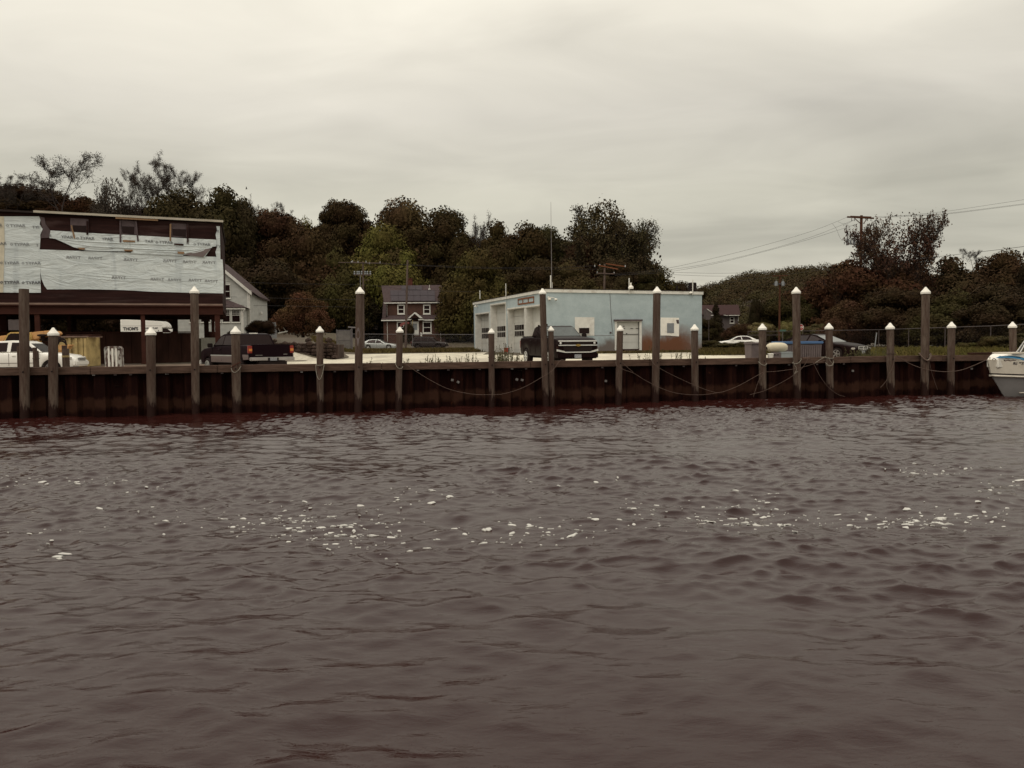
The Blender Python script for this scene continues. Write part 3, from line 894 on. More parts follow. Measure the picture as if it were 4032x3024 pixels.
# ------------------------------------------------------------------ vegetation meshes
def leaf_quads(C, Nn, size, rs, aspect=.7, spread=.75):
    n = len(C)
    nn = Nn + rs.normal(size=(n, 3)) * spread
    nn /= np.linalg.norm(nn, axis=1, keepdims=True) + 1e-9
    a = np.cross(nn, rs.normal(size=(n, 3))); a /= np.linalg.norm(a, axis=1, keepdims=True) + 1e-9
    b_ = np.cross(nn, a)
    s_ = (size * rs.uniform(.55, 1.35, n))[:, None]
    a = a * s_; b_ = b_ * s_ * aspect
    V = np.stack([C - a, C - b_, C + a, C + b_], 1).reshape(-1, 3)
    F = np.arange(4 * n).reshape(n, 4)
    return V, F
def crown_mesh(seed, lobes=26, per=620, size=.30, shape='round', core=True, spread=.75):
    """unit crown about 10 m wide and 10 m high, base at z=0"""
    rs = np.random.RandomState(seed); VV = []; FF = []; NN = []; nv = 0; L = []
    for i in range(lobes):
        for _ in range(50):
            p = rs.uniform(-1, 1, 3)
            if np.linalg.norm(p) < 1: break
        if shape == 'round': c = np.array([p[0] * 3.7, p[1] * 3.4, 5 + p[2] * 3.6]); r_ = rs.uniform(.75, 1.95)
        elif shape == 'tall': c = np.array([p[0] * 2.8, p[1] * 2.8, 5.2 + p[2] * 4.2]); r_ = rs.uniform(.7, 1.7)
        elif shape == 'dome': c = np.array([p[0] * 4.0, p[1] * 3.6, 1.6 + abs(p[2]) ** .8 * 5.8 * math.sqrt(max(0, 1 - (p[0] ** 2 + p[1] ** 2) * .8))]); r_ = rs.uniform(.75, 2.0)
        elif shape == 'bush': c = np.array([p[0] * 4.0, p[1] * 3.5, 2.5 + p[2] * 3]); r_ = rs.uniform(.8, 2.0)
        elif shape == 'cone':
            h = rs.uniform(0, 1) ** 1.3; w = (1 - h) * 2.7; an = rs.uniform(0, 6.28)
            c = np.array([math.cos(an) * w * .75, math.sin(an) * w * .75, .6 + h * 8.6]); r_ = .5 + (1 - h) * 1.1
        L.append((c, r_))
    for c, r_ in L:
        n = int(per * (r_ / 1.7) ** 2)
        d = rs.normal(size=(n, 3)); d[:, 2] += .25; d /= np.linalg.norm(d, axis=1, keepdims=True)
        # lumpy lobes: radius varies with direction, so that the outline is uneven
        k1 = rs.normal(size=(5, 3)) * 2.2; ph = rs.uniform(0, 6.28, 5)
        lump = sum(np.sin(d @ k1[j] * 1.6 + ph[j]) for j in range(5)) / 5
        rr = r_ * (1 + .30 * lump) * rs.uniform(.70, 1.10, n) ** .8
        P = c + d * rr[:, None] * np.array([1, 1, .85])
        V, F = leaf_quads(P, d, size, rs, spread=spread)
        VV.append(V); FF.append(F + nv); nv += len(V); NN.append(np.repeat(d + rs.normal(size=d.shape) * .22, 4, 0))
        if core:
            m_ = 7; th = np.linspace(0, math.pi, m_); pv = []; 
            for a in th:
                for j in range(8):
                    b_ = 2 * math.pi * j / 8
                    pv.append(c + np.array([math.sin(a) * math.cos(b_), math.sin(a) * math.sin(b_), math.cos(a) * .85]) * r_ * .66)
            ff = [(i * 8 + j, i * 8 + (j + 1) % 8, (i + 1) * 8 + (j + 1) % 8, (i + 1) * 8 + j) for i in range(m_ - 1) for j in range(8)]
            VV.append(np.array(pv)); FF.append(np.array(ff) + nv); nv += len(pv); NN.append(np.array(pv) - c)
    me = rawmesh('crown', np.vstack(VV), np.vstack(FF), M['leaf'])
    return me

def bare_tree(seed, leaf=.08, leaves=4, leaders=3, lspread=.30, nside=9, ang=(32, 55), up=.5, ratio=.46, r0=.20, minr=.016, cl=.25, sub=7, twig=4):
    """leaders carrying side branches and twigs with sparse young leaves; about 10 m high"""
    rnd = random.Random(seed); rs = np.random.RandomState(seed); mb = MB(); tips = []
    def limb(p, d, L, r_, lev):
        n = (7, 5, 4, 3)[lev]; pts = [p]; rad = [r_]; q = p.copy(); dd = d.copy(); dirs = [d]
        for i in range(n):
            dd = (dd + Vector((rnd.uniform(-1, 1), rnd.uniform(-1, 1), rnd.uniform(-.4, .6))) * .12 + Vector((0, 0, up * .10))).normalized()
            q = q + dd * (L / n); pts.append(q.copy()); dirs.append(dd.copy()); rad.append(max(minr, r_ * (1 - .85 * (i + 1) / n)))
        mb.tube(pts, rad, 5 if lev == 0 else 3, cap=False)
        if lev >= 2: tips.extend(pts[1:])
        elif lev == 1: tips.extend(pts[-2:])
        if lev == 3: return
        k = (nside, sub, twig)[lev]
        for j in range(k):
            t = rnd.uniform(.22 if lev == 0 else .15, 1.0); i = min(n, int(t * n) + (1 if rnd.random() < .5 else 0)); 
            dd = dirs[i]; an = R(rnd.uniform(*ang)); az = rnd.uniform(0, 6.28); e = dd.orthogonal().normalized(); f = dd.cross(e)
            nd = (dd * math.cos(an) + (e * math.cos(az) + f * math.sin(az)) * math.sin(an) + Vector((0, 0, up * .25))).normalized()
            limb(pts[i], nd, L * ratio * (1.15 - .55 * t) * rnd.uniform(.8, 1.15), max(minr, rad[i] * .6), lev + 1)
    mb.tube([(0, 0, -.1), (0, 0, 1.2)], [r0, r0 * .9], 6, cap=False)
    for k in range(leaders):
        az = 6.28 * k / leaders + rnd.uniform(-.4, .4); s_ = lspread * rnd.uniform(.5, 1.2)
        limb(Vector((0, 0, rnd.uniform(.8, 1.3))), Vector((math.cos(az) * s_, math.sin(az) * s_, 1)).normalized(), rnd.uniform(6.5, 8.6), r0 * .75, 0)
    me_b = bpy.data.meshes.new('branches'); me_b.from_pydata([tuple(v) for v in mb.v], [], mb.f); me_b.materials.append(M['bark_grey'])
    T = np.array([tuple(t) for t in tips]); T = np.repeat(T, leaves, 0) + rs.normal(size=(len(T) * leaves, 3)) * cl * .6
    V, F = leaf_quads(T, np.zeros_like(T) + [0, 0, .6], leaf, rs, spread=1)
    me_l = rawmesh('sparse_leaves', V, F, M['leaf'])
    zmax = max(v.co.z for v in me_b.vertices); xm = np.percentile([math.hypot(v.co.x, v.co.y) for v in me_b.vertices], 98)
    return me_b, me_l, zmax, float(xm)

CR_ = {
 'round': [crown_mesh(s, 60, 1300, .125, spread=.42) for s in (1, 2, 3)],
 'dome': [crown_mesh(s, 70, 1200, .125, 'dome', spread=.42) for s in (4, 5)],
 'tall': [crown_mesh(s, 46, 1300, .125, 'tall', spread=.42) for s in (6, 7)],
 'bush': [crown_mesh(s, 44, 1000, .12, 'bush', spread=.42) for s in (8, 9)],
 'sheer2': [crown_mesh(16, 44, 85, .11, 'dome', core=False, spread=1)],
 'sheer': [crown_mesh(s, 56, 230, .11, 'dome', core=False, spread=1) for s in (14, 15)],
 'cone': [crown_mesh(10, 46, 700, .14, 'cone')],
 'wispy': [crown_mesh(12, 22, 1300, .11, 'dome', core=False, spread=1)],
}
DIM = {}
for k, L in CR_.items():
    for me in L:
        co = np.empty(len(me.vertices) * 3, dtype=np.float32); me.vertices.foreach_get('co', co); co = co.reshape(-1, 3)
        lo = np.percentile(co, .3, axis=0); hi = np.percentile(co, 99.8, axis=0); DIM[me.name] = (lo, hi)
BT = {
 'airy': [bare_tree(21, .05, 4, r0=.11), bare_tree(22, .05, 4, 2, .34, r0=.11), bare_tree(27, .05, 4, 4, .5, ang=(35, 60), r0=.12)],
 'leafy': [bare_tree(23, .07, 4, 8, .75, 11, (24, 46), .8, sub=8, r0=.2, cl=.3), bare_tree(24, .065, 4, 6, .65, 11, (26, 46), .8, sub=8, r0=.2, cl=.3)],
 'open': [bare_tree(31, .085, 2, 7, .8, 9, (30, 56), .5, sub=7, r0=.16, cl=.22), bare_tree(32, .085, 2, 5, .8, 9, (30, 56), .5, sub=7, r0=.16, cl=.22)],
 'fanup': [bare_tree(25, .05, 4, 5, .32, 8, (14, 26), .9)],
}
tr = MB(); tr.tube([(0, 0, -2), (.05, 0, 1), (-.05, 0, 2.6), (0, .05, 5)], [.30, .24, .2, .1], 8)
for an in (.3, 2.3, 4.2): tr.tube([(0, 0, 1.8), (math.cos(an) * .9, math.sin(an) * .9, 3.2), (math.cos(an) * 1.8, math.sin(an) * 1.8, 4.8)], [.13, .09, .04], 6)
TRUNK = bpy.data.meshes.new('trunk'); TRUNK.from_pydata([tuple(v) for v in tr.v], [], tr.f); TRUNK.materials.append(M['bark'])

O = 4032 / 2212.0
_tn = [0]
def tree(cx, top, w, bot, Y, kind, col, label, group='leafy trees behind the houses', name='tree', sy=1.0, variant=None, cat='tree'):
    """cx/top/w/bot in overview pixels (2212 wide); bot = where the foliage ends; stands on the ground at depth Y"""
    _tn[0] += 1; rnd = random.Random(_tn[0] * 7)
    px, pt_, pb = cx * O, top * O, bot * O
    pT = at_depth(px, pt_, Y); pB = at_depth(px, pb, Y); W = w * O / FPX * Y
    X = pT.x; g0 = gz(X, Y)
    H = pT.z - max(g0 + .2, pB.z)
    if kind == 'round': W *= 1.12; H = min(H, W * 1.12)
    if kind == 'dome': W *= 1.10
    zb = pT.z - H
    if kind in CR_:
        L = CR_[kind]; me = L[(variant if variant is not None else _tn[0]) % len(L)]; lo, hi = DIM[me.name]
        root = empty(name, (X, Y, g0), label, cat, group, rz=0)
        cr_ = linkmesh('crown', me, root)
        sx = W / (hi[0] - lo[0]); sz = H / (hi[2] - lo[2])
        cr_.scale = (sx, sx * sy, sz)
        cr_.location = (-(lo[0] + hi[0]) / 2 * sx, 0, zb - g0 - lo[2] * sz)
        if rnd.random() < .5: cr_.scale.x = -sx; cr_.location.x *= -1
        cr_.color = (*[c * k_ * rnd.uniform(.92, 1.08) for c, k_ in zip(col, (1.10, 1.14, 1.10))], 1)
        if kind not in ('bush',):
            tk = linkmesh('trunk', TRUNK, root); s_ = max(.5, W / 10)
            tk.scale = (s_, s_, max(1, (zb - g0 + H * .35)) / 5.0)
    else:
        L = BT[kind]; b_, l_, zm, xm = L[(variant if variant is not None else _tn[0]) % len(L)]
        g1 = min(g0, zb) if kind != 'airy' else zb
        root = empty(name, (X, Y, g1), label, cat, group)
        Ht = pT.z - g1
        rot = rnd.uniform(0, 6.28)
        for nm, me in (('branches', b_), ('leaves', l_)):
            o = linkmesh(nm, me, root); o.scale = (W / (2 * xm) * 1.05, W / (2 * xm) * 1.05, Ht / zm)
            o.color = (*col, 1); o.rotation_euler.z = rot
        if kind in ('leafy', 'open'):
            me = CR_['sheer'][_tn[0] % 2] if kind == 'leafy' else CR_['sheer2'][0]; lo, hi = DIM[me.name]; cr_ = linkmesh('crown', me, root); hz = Ht * (.80 if kind == 'leafy' else .62)
            sx = W / (hi[0] - lo[0]); sz = hz / (hi[2] - lo[2]); cr_.scale = (sx, sx, sz); cr_.location = (-(lo[0] + hi[0]) / 2 * sx, 0, Ht - hz - lo[2] * sz); cr_.color = (*col, 1)
        if g1 > g0 + .5:
            m_ = MB(); m_.tube([(0, 0, g0 - g1 - .5), (.1, 0, (g0 - g1) / 2), (0, 0, .1)], [.36, .30, .24], 8); m_.build('trunk', M['bark'], root)
    return root
DK = (.031, .0215, .0095); BR = (.042, .0225, .0115); MG = (.048, .040, .013); BG = (.084, .066, .018); GB = (.048, .034, .014); RB = (.044, .0225, .0125); GY = (.060, .048, .038)

# ---- skyline trees with thin spring leaves, left
sk = 'thin leaved skyline trees'
for cx, top, w, bot, Y, kind, lab, v in (
  (22, 368, 90, 440, 150, 'airy', 'small airy tree at the left edge of the skyline', 0),
  (125, 326, 150, 450, 150, 'airy', 'largest airy skyline tree, spreading above the left of the wrapped roof', 1),
  (242, 390, 120, 465, 152, 'leafy', 'low bushy half leafed tree between the two tall airy ones', 1),
  (298, 345, 90, 465, 151, 'airy', 'airy tree leaning left of the twin tops above the roof', 2),
  (345, 332, 105, 470, 150, 'airy', 'tallest airy tree standing above the middle of the wrapped roof', 0),
  (405, 357, 90, 450, 152, 'airy', 'airy tree rising behind the dark maple by the roof end', 1),
  (540, 418, 60, 500, 168, 'airy', 'faint airy tree behind the slope right of the dark maple', 2),
  (600, 434, 66, 490, 170, 'airy', 'faint pale airy tree on the skyline dip', 0),
  (1028, 460, 80, 560, 165, 'fanup', 'pale fan shaped bare tree between the two dark tree groups', 0),
  (998, 464, 40, 560, 166, 'fanup', 'narrow bare tree just left of the pale fan shaped one', 0)):
    tree(cx, top, w, bot + 50, Y, kind, GY, lab, sk, 'airy_tree', variant=v)
tree(1300, 440, 240, 650, 140, 'leafy', (.052, .040, .020), 'big half leafed tree rising behind the blue building with branches showing', sk, 'half_leafed_tree', variant=0)
tree(1362, 478, 118, 640, 142, 'leafy', (.045, .040, .018), 'right flank tree leaning out beside the big half leafed one', sk, 'half_leafed_tree', variant=1)

lf = 'leafy trees behind the houses'
TL = [
 (60, 408, 220, 520, 160, 'round', RB, 'brown green round tree over the left end of the wrapped roof'),
 (160, 425, 130, 540, 158, 'round', BR, 'brownish tree right of the one at the left roof end'),
 (235, 447, 150, 560, 160, 'bush', RB, 'low reddish brown tree behind the middle of the wrapped roof'),
 (330, 452, 130, 560, 158, 'round', BR, 'brown tree under the tall airy twin tops'),
 (432, 411, 190, 640, 142, 'round', DK, 'dark green maple towering beyond the right end of the roof'),
 (515, 432, 110, 700, 146, 'tall', (.030, .022, .011), 'dark narrow tree right of the towering maple'),
 (592, 458, 150, 700, 150, 'round', RB, 'reddish brown tree on the slope of the skyline'),
 (650, 480, 90, 640, 156, 'dome', BG, 'small yellow green crown in the skyline notch'),
 (655, 500, 190, 720, 143, 'dome', BR, 'wide brown tree below the skyline notch'),
 (738, 436, 125, 640, 152, 'round', DK, 'dark round tree left of the broad domed one'),
 (858, 440, 210, 660, 150, 'dome', (.058, .040, .017), 'broad domed olive tree, highest of the middle group'),
 (945, 455, 150, 680, 148, 'round', DK, 'dark tree on the right shoulder of the broad domed one'),
 (838, 492, 172, 680, 144, 'dome', BG, 'bright green spring tree behind the brown shingle house'),
 (742, 545, 150, 740, 141, 'dome', GB, 'olive tree left of the bright green one'),
 (1040, 545, 178, 745, 128, 'dome', MG, 'green domed tree beside the left end of the blue building'),
 (975, 590, 110, 745, 143, 'round', DK, 'dark tree in the gap between brown house and blue building'),
 (1110, 483, 150, 680, 145, 'round', DK, 'dark lumpy tree behind the antenna mast'),
 (1190, 493, 110, 680, 148, 'round', (.034, .028, .012), 'dark tree right of the antenna mast'),
 (1250, 520, 120, 690, 138, 'dome', RB, 'reddish brown tree in front of the big half leafed one'),
 (1245, 570, 160, 700, 128, 'dome', GB, 'low olive tree right behind the blue parapet'),
 (1150, 560, 130, 700, 128, 'round', DK, 'dark low tree behind the blue parapet near the corner'),
 (1385, 590, 70, 660, 132, 'round', DK, 'small dark tree at the right foot of the half leafed pair'),
 (560, 560, 170, 745, 128, 'round', (.030, .020, .010), 'dark tree behind the white gabled house'),
 (780, 600, 130, 760, 144, 'round', (.024, .017, .009), 'very dark tree behind the utility pole with two crossarms'),
 (1330, 560, 90, 690, 131, 'round', (.040, .028, .013), 'brown green tree under the half leafed one'),
 (652, 632, 130, 745, 108, 'wispy', (.075, .038, .020), 'weeping brownish willow between the white and brown houses'),
 (1478, 610, 80, 680, 150, 'round', DK, 'small tree top over the right end of the blue roof'),
]
for cx, top, w, bot, Y, kind, col, lab in TL: tree(cx, top, w, bot, Y, kind, col, lab, lf)
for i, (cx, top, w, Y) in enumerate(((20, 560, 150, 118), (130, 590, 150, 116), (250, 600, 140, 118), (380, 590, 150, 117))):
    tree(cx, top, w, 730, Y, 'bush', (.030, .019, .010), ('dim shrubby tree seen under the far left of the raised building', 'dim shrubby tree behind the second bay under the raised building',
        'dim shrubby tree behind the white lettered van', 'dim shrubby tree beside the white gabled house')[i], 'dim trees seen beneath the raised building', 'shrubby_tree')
UND = ['behind the left of the wrapped building', 'behind the wrapped building middle', 'behind the right end of the wrapped building', 'behind the white gabled house roof', 'above the dark round shrub', 'behind the weeping willow', 'left of the two crossarm pole', 'right of the two crossarm pole',
       'behind the brown house chimney', 'right of the brown house', 'behind the garage left corner', 'behind the garage sign frame', 'behind the roof corner antenna', 'behind the orange crossarms', 'behind the roof floodlight']
for i in range(15):
    rnd = random.Random(i + 50)
    tree(60 + i * 94, 560 + rnd.uniform(-14, 22), 150, 740, 147 + rnd.uniform(-2, 3), 'round', (.035, .0235, .0105) if i % 2 else (.043, .033, .012), 'understory tree filling the wood edge ' + UND[i], 'understory trees at the wood edge', 'understory_tree')
# dark backing trees higher up the slope
SLOPE = ['at the far left edge', 'behind the left end of the wrapped roof', 'under the first tall airy tree', 'under the tallest airy tree', 'behind the towering maple', 'right of the towering maple', 'below the pale skyline tree',
         'below the skyline notch', 'above the weeping willow', 'above the pole with two crossarms', 'above the brown house', 'between brown house and blue building', 'above the garage side wall', 'behind the antenna mast', 'under the big half leafed tree']
for i in range(15):
    cx = 20 + i * 92; rnd = random.Random(i)
    tree(cx, 520 + rnd.uniform(-8, 12) + (18 if 560 < cx < 700 else 0), 150, 720, 175, 'round', (.028, .016, .009),
         'dark tree deep in the wooded slope ' + SLOPE[i], 'trees deep in the wooded slope', 'slope_tree')

# ---- right side
rg = 'trees along the right shore'
RL = [
 (1868, 560, 190, 760, 112, 'round', RB, 'brown tree mass under the tall transformer pole'),
 (1765, 600, 130, 760, 120, 'round', BR, 'brown tree left of the transformer pole foot'),
 (1985, 562, 190, 760, 112, 'dome', BR, 'reddish tree right of the transformer pole'),
 (2100, 560, 180, 760, 108, 'round', (.034, .021, .011), 'brown tree with a small airy top beyond it'),
 (2190, 545, 130, 760, 106, 'round', BR, 'brown green tree near the right edge'),
 (1940, 625, 150, 770, 98, 'round', (.030, .019, .010), 'lower brown thicket tree behind the right fence'),
 (2052, 632, 170, 775, 94, 'dome', (.040, .028, .013), 'lower olive thicket tree right of the tall piling'),
 (2170, 618, 170, 780, 88, 'round', (.030, .019, .010), 'dark thicket tree behind the boat'),
 (1830, 650, 120, 760, 103, 'wispy', (.066, .040, .022), 'light brown thicket with bare twigs by the small poles'),
 (1700, 640, 120, 760, 118, 'round', (.034, .026, .010), 'olive thicket behind the reddish brown pole'),
 (2235, 500, 90, 700, 96, 'cone', (.020, .014, .008), 'dark spruce cut off by the right edge'),
 (1548, 655, 46, 770, 116, 'cone', (.022, .015, .008), 'dark pointed conifer in front of the maroon roof'),
 (1633, 648, 34, 770, 116, 'tall', (.022, .015, .008), 'dark columnar conifer right of the maroon roofed house'),
 (1590, 700, 80, 765, 112, 'bush', BR, 'brown bush below the maroon roofed house window'),
 (1525, 690, 60, 770, 108, 'round', (.024, .016, .008), 'dark bush at the right corner of the blue building'),
]
for cx, top, w, bot, Y, kind, col, lab in RL: tree(cx, top, w, bot, Y, kind, col, lab, rg)
tree(1948, 463, 205, 640, 110, 'open', (.060, .034, .021), 'tall open maple beside the transformer pole', rg, 'open_maple', variant=0)
tree(1842, 560, 90, 650, 109, 'open', (.058, .032, .020), 'open branches left of the transformer pole', rg, 'open_maple', variant=1)
tree(2104, 535, 50, 600, 110, 'airy', GY, 'little airy tree on the right skyline', rg, 'airy_tree', variant=1)
tree(1640, 697, 55, 735, 110, 'bush', (.125, .105, .045), 'yellow green bush left of the reddish pole', 'bright bushes by the street', 'bush', cat='bush')
tree(1706, 695, 50, 735, 110, 'bush', (.125, .105, .045), 'yellow green bush right of the reddish pole', 'bright bushes by the street', 'bush', cat='bush')
tree(1768, 700, 60, 735, 110, 'bush', (.085, .065, .030), 'dull yellow bush right of the stop sign', 'bright bushes by the street', 'bush', cat='bush')
tree(563, 692, 62, 742, 70, 'bush', (.030, .017, .010), 'dark rounded shrub at the corner of the white gabled house', 'garden shrubs', 'shrub', cat='shrub')
tree(503, 715, 24, 742, 66, 'bush', (.055, .045, .030), 'small pale shrub before the white house porch', 'garden shrubs', 'shrub', cat='shrub')
tree(880, 700, 30, 745, 124, 'bush', (.03, .02, .01), 'small dark shrub at the brown house wall', 'garden shrubs', 'shrub', cat='shrub')
tree(2145, 726, 60, 775, 58, 'bush', (.055, .042, .017), 'low green bush behind the boat, inside the fence', 'low bushes on the right bank', 'bush', cat='bush')
tree(2090, 740, 50, 775, 60, 'bush', (.055, .042, .017), 'low green bush left of the far piling', 'low bushes on the right bank', 'bush', cat='bush')
tree(2215, 720, 90, 790, 54, 'bush', (.045, .034, .015), 'low dark bush at the right edge behind the boat', 'low bushes on the right bank', 'bush', cat='bush')
for i, (cx, top, w, Y) in enumerate(((1530, 735, 70, 76), (1575, 741, 80, 74), (1615, 738, 50, 73))):
    tree(cx, top, w, 764, Y, 'bush', (.042, .032, .013), ('leafy weeds mound at the right corner of the blue building', 'leafy weeds mound before the white car', 'leafy weeds mound left of the grey bin')[i], 'weedy mounds beside the blue building', 'weed_mound', cat='bush')

# ---- wooded far hill: terrain and one mass of crowns
def far_hill():
    prof = [(1330, 640), (1440, 640), (1500, 636), (1560, 612), (1600, 604), (1660, 596), (1720, 588), (1800, 580), (1880, 592), (2000, 600), (2120, 604), (2260, 604), (2420, 606)]
    xs = [p[0] * O for p in prof]; ys = [p[1] * O for p in prof]
    V = []; F = []; n = 60; m_ = 14
    Yf, Yb = 250, 430
    for j in range(m_):
        t = j / (m_ - 1)
        for i in range(n):
            px = 2420 + (4500 - 2420) * i / (n - 1); Y = Yf + (Yb - Yf) * t
            zt = at_depth(px, np.interp(px, xs, ys) + 46, Yb).z
            V.append((xat(px, Y), Y, 1.0 + (zt - 1) * math.sin(t * math.pi / 2)))
    for j in range(m_ - 1):
        for i in range(n - 1): F.append((j * n + i, j * n + i + 1, (j + 1) * n + i + 1, (j + 1) * n + i))
    b = len(V)
    for i in range(n): x, y, z = V[(m_ - 1) * n + i]; V.append((x, y + 60, -2))
    for i in range(n - 1): F.append(((m_ - 1) * n + i, (m_ - 1) * n + i + 1, b + i + 1, b + i))
    me = rawmesh('hill', V, F, M['ground']); tag(linkmesh('hill', me), kind='structure')
    rs = np.random.RandomState(4); VV = []; FF = []; nv = 0
    for k in range(760):
        t = rs.rand() ** .8; px = rs.uniform(2440, 4400); Y = Yf + (Yb - Yf) * t
        zt = at_depth(px, np.interp(px, xs, ys) + 46, Yb).z
        g_ = 1 + (zt - 1) * math.sin(t * math.pi / 2)
        c = np.array([xat(px, Y), Y, g_ + rs.uniform(.5, 2.5)]); r_ = rs.uniform(3.2, 8.0)
        n_ = 420
        d = rs.normal(size=(n_, 3)); d[:, 2] = np.abs(d[:, 2]) + .1; d[:, 1] -= .5; d /= np.linalg.norm(d, axis=1, keepdims=True)
        P = c + d * (r_ * rs.uniform(.75, 1.05, n_))[:, None] * np.array([1, 1, .85])
        V_, F_ = leaf_quads(P, d, .34, rs, spread=.4)
        VV.append(V_); FF.append(F_ + nv); nv += len(V_)
    me = rawmesh('hill_wood', np.vstack(VV), np.vstack(FF), M['leaf_far'])
    tag(linkmesh('hill_wood', me), 'distant wooded hill of merged green and brown crowns', 'wood', kind='stuff')
m, t, b = new_mat('far leaves')
n_ = tnoise(t, .09, 3, .6); n2_ = tnoise(t, .6, 3, .6)
col = tmix(t, tmr(t, n_, .42, .58), (.035, .028, .0105), (.038, .022, .011))
col = tmix(t, tmr(t, n2_, .35, .7, 0, .45), col, (.052, .042, .015))
t.links.new(col, b.inputs['Base Color']); b.inputs['Roughness'].default_value = .9; b.inputs['Specular IOR Level'].default_value = .1
M['leaf_far'] = m
far_hill()

# ------------------------------------------------------------------ grass and weeds
def blades(name, spots, label, cat, col, hgt=(.15, .45), seed=1, dens=10, wid=.025, clump=.18):
    rs = np.random.RandomState(seed); VV = []; nn = 0
    P = []
    for x, y, h in spots:
        for k in range(dens): P.append((x + rs.normal() * clump, y + rs.normal() * clump, h))
    P = np.array(P); n = len(P)
    Z = np.array([gz(p[0], p[1]) for p in P])
    h = P[:, 2] * rs.uniform(hgt[0], hgt[1], n); a = rs.uniform(0, 6.28, n); lean = rs.normal(size=(n, 2)) * .35 * h[:, None]
    w = wid * rs.uniform(.6, 1.5, n)
    A = np.stack([P[:, 0] - np.cos(a) * w, P[:, 1] - np.sin(a) * w, Z], 1); B = np.stack([P[:, 0] + np.cos(a) * w, P[:, 1] + np.sin(a) * w, Z], 1)
    C = np.stack([P[:, 0] + lean[:, 0] * .4 + np.cos(a) * w * .9, P[:, 1] + lean[:, 1] * .4, Z + h * .6], 1); D = np.stack([P[:, 0] + lean[:, 0], P[:, 1] + lean[:, 1], Z + h], 1)
    V = np.stack([A, B, C, D], 1).reshape(-1, 3); F = np.arange(4 * n).reshape(n, 4)
    o = linkmesh(name, rawmesh(name, V, F, M['leaf'])); o.color = (*col, 1)
    tag(o, label, cat, kind='stuff')
rnd = random.Random(12)
sp = [(xat(px, Y), Y, rnd.uniform(.7, 1.2)) for px, Y in ((rnd.uniform(1250, 1880), rnd.uniform(88, 104)) for _ in range(2600))]
blades('grass', sp, 'rough grass strip along the fence beyond the gravel lot', 'grass', (.085, .065, .024), (.15, .42), 1, 9, .05, .35)
sp = [(xat(px, Y), Y, rnd.uniform(.7, 1.2)) for px, Y in ((rnd.uniform(3430, 4200), rnd.uniform(42, 62)) for _ in range(2600))]
blades('grass', sp, 'green grass bank behind the right end of the quay', 'grass', (.095, .082, .026), (.2, .55), 2, 12, .03, .3)
sp = [(xat(px, Y), Y, rnd.uniform(.7, 1.2)) for px, Y in ((rnd.uniform(2760, 3160), rnd.uniform(58, 72)) for _ in range(1300))]
blades('grass', sp, 'green grass patch right of the blue building', 'grass', (.070, .055, .020), (.2, .5), 3, 10, .035, .3)
Pw = Plane(dock(0, 1.0), u=DU); sp = []
for c_, w_, n_ in ((1612, 14, 8), (1700, 34, 22), (1775, 45, 26), (1868, 12, 14), (1960, 22, 30), (2000, 34, 55), (2048, 14, 14), (2700, 60, 16), (2560, 60, 14), (3400, 80, 34), (3480, 60, 30), (1520, 90, 14)):
    for _ in range(n_):
        px = rnd.gauss(c_, w_ * .5); a, _z = Pw.hit(px, 1420); q = Pw.pt(a, 0, -rnd.uniform(-.5, 1.2)); sp.append((q.x, q.y, rnd.uniform(.8, 1.5) * (1.35 if 1940 < c_ < 2020 else 1.0)))
rs = np.random.RandomState(9); Cw = []; stm = MB()
for x, y, h in sp:
    g_ = gz(x, y); H = h * rs.uniform(.34, .60); lx, ly = rs.normal(size=2) * .08
    stm.tube([(x, y, g_), (x + lx, y + ly, g_ + H)], .006, 3, cap=False)
    for k in range(26):
        t = rs.uniform(.35, 1.05); Cw.append((x + lx * t + rs.normal() * .05 * (1.25 - t), y + ly * t + rs.normal() * .05 * (1.25 - t), g_ + H * t))
V, F = leaf_quads(np.array(Cw), np.zeros((len(Cw), 3)) + [0, -.3, .5], .026, rs, .5, 1); b_ = len(V)
me = rawmesh('weeds', np.vstack([V, np.array([tuple(q) for q in stm.v])]), np.vstack([F, np.array(stm.f) + b_]), M['leaf'])
o = linkmesh('weeds', me); o.color = (.075, .066, .034, 1); tag(o, 'scraggly weeds growing behind the timber beam', 'weeds', kind='stuff')
sp = []
PF = Plane((xat(2150, 71), 70.4), ang=12.8)
for _ in range(1500):
    a = rnd.uniform(-2.0, 16); q = PF.pt(a, 0, rnd.uniform(0, 2.3)); sp.append((q.x, q.y, 1))
blades('grass', sp, 'thin grass at the foot of the blue front wall', 'grass', (.080, .062, .026), (.08, .26), 5, 7, .04, .3)
def C1(x, y): return (x * .4521, 540 + y * .4521)
def C2(x, y): return (x * .3497, 1080 + y * .3497)
def C3(x, y): return (600 + x * .3497, 1050 + y * .3497)
def C4(x, y): return (1200 + x * .3497, 1000 + y * .3497)
def C5(x, y): return (1780 + x * .3497, 1050 + y * .3497)
def C6(x, y): return (2300 + x * .3497, 1050 + y * .3497)
def C7(x, y): return (2900 + x * .3315, 1050 + y * .3315)
def C8(x, y): return (3400 + x * .3496, 1050 + y * .3496)

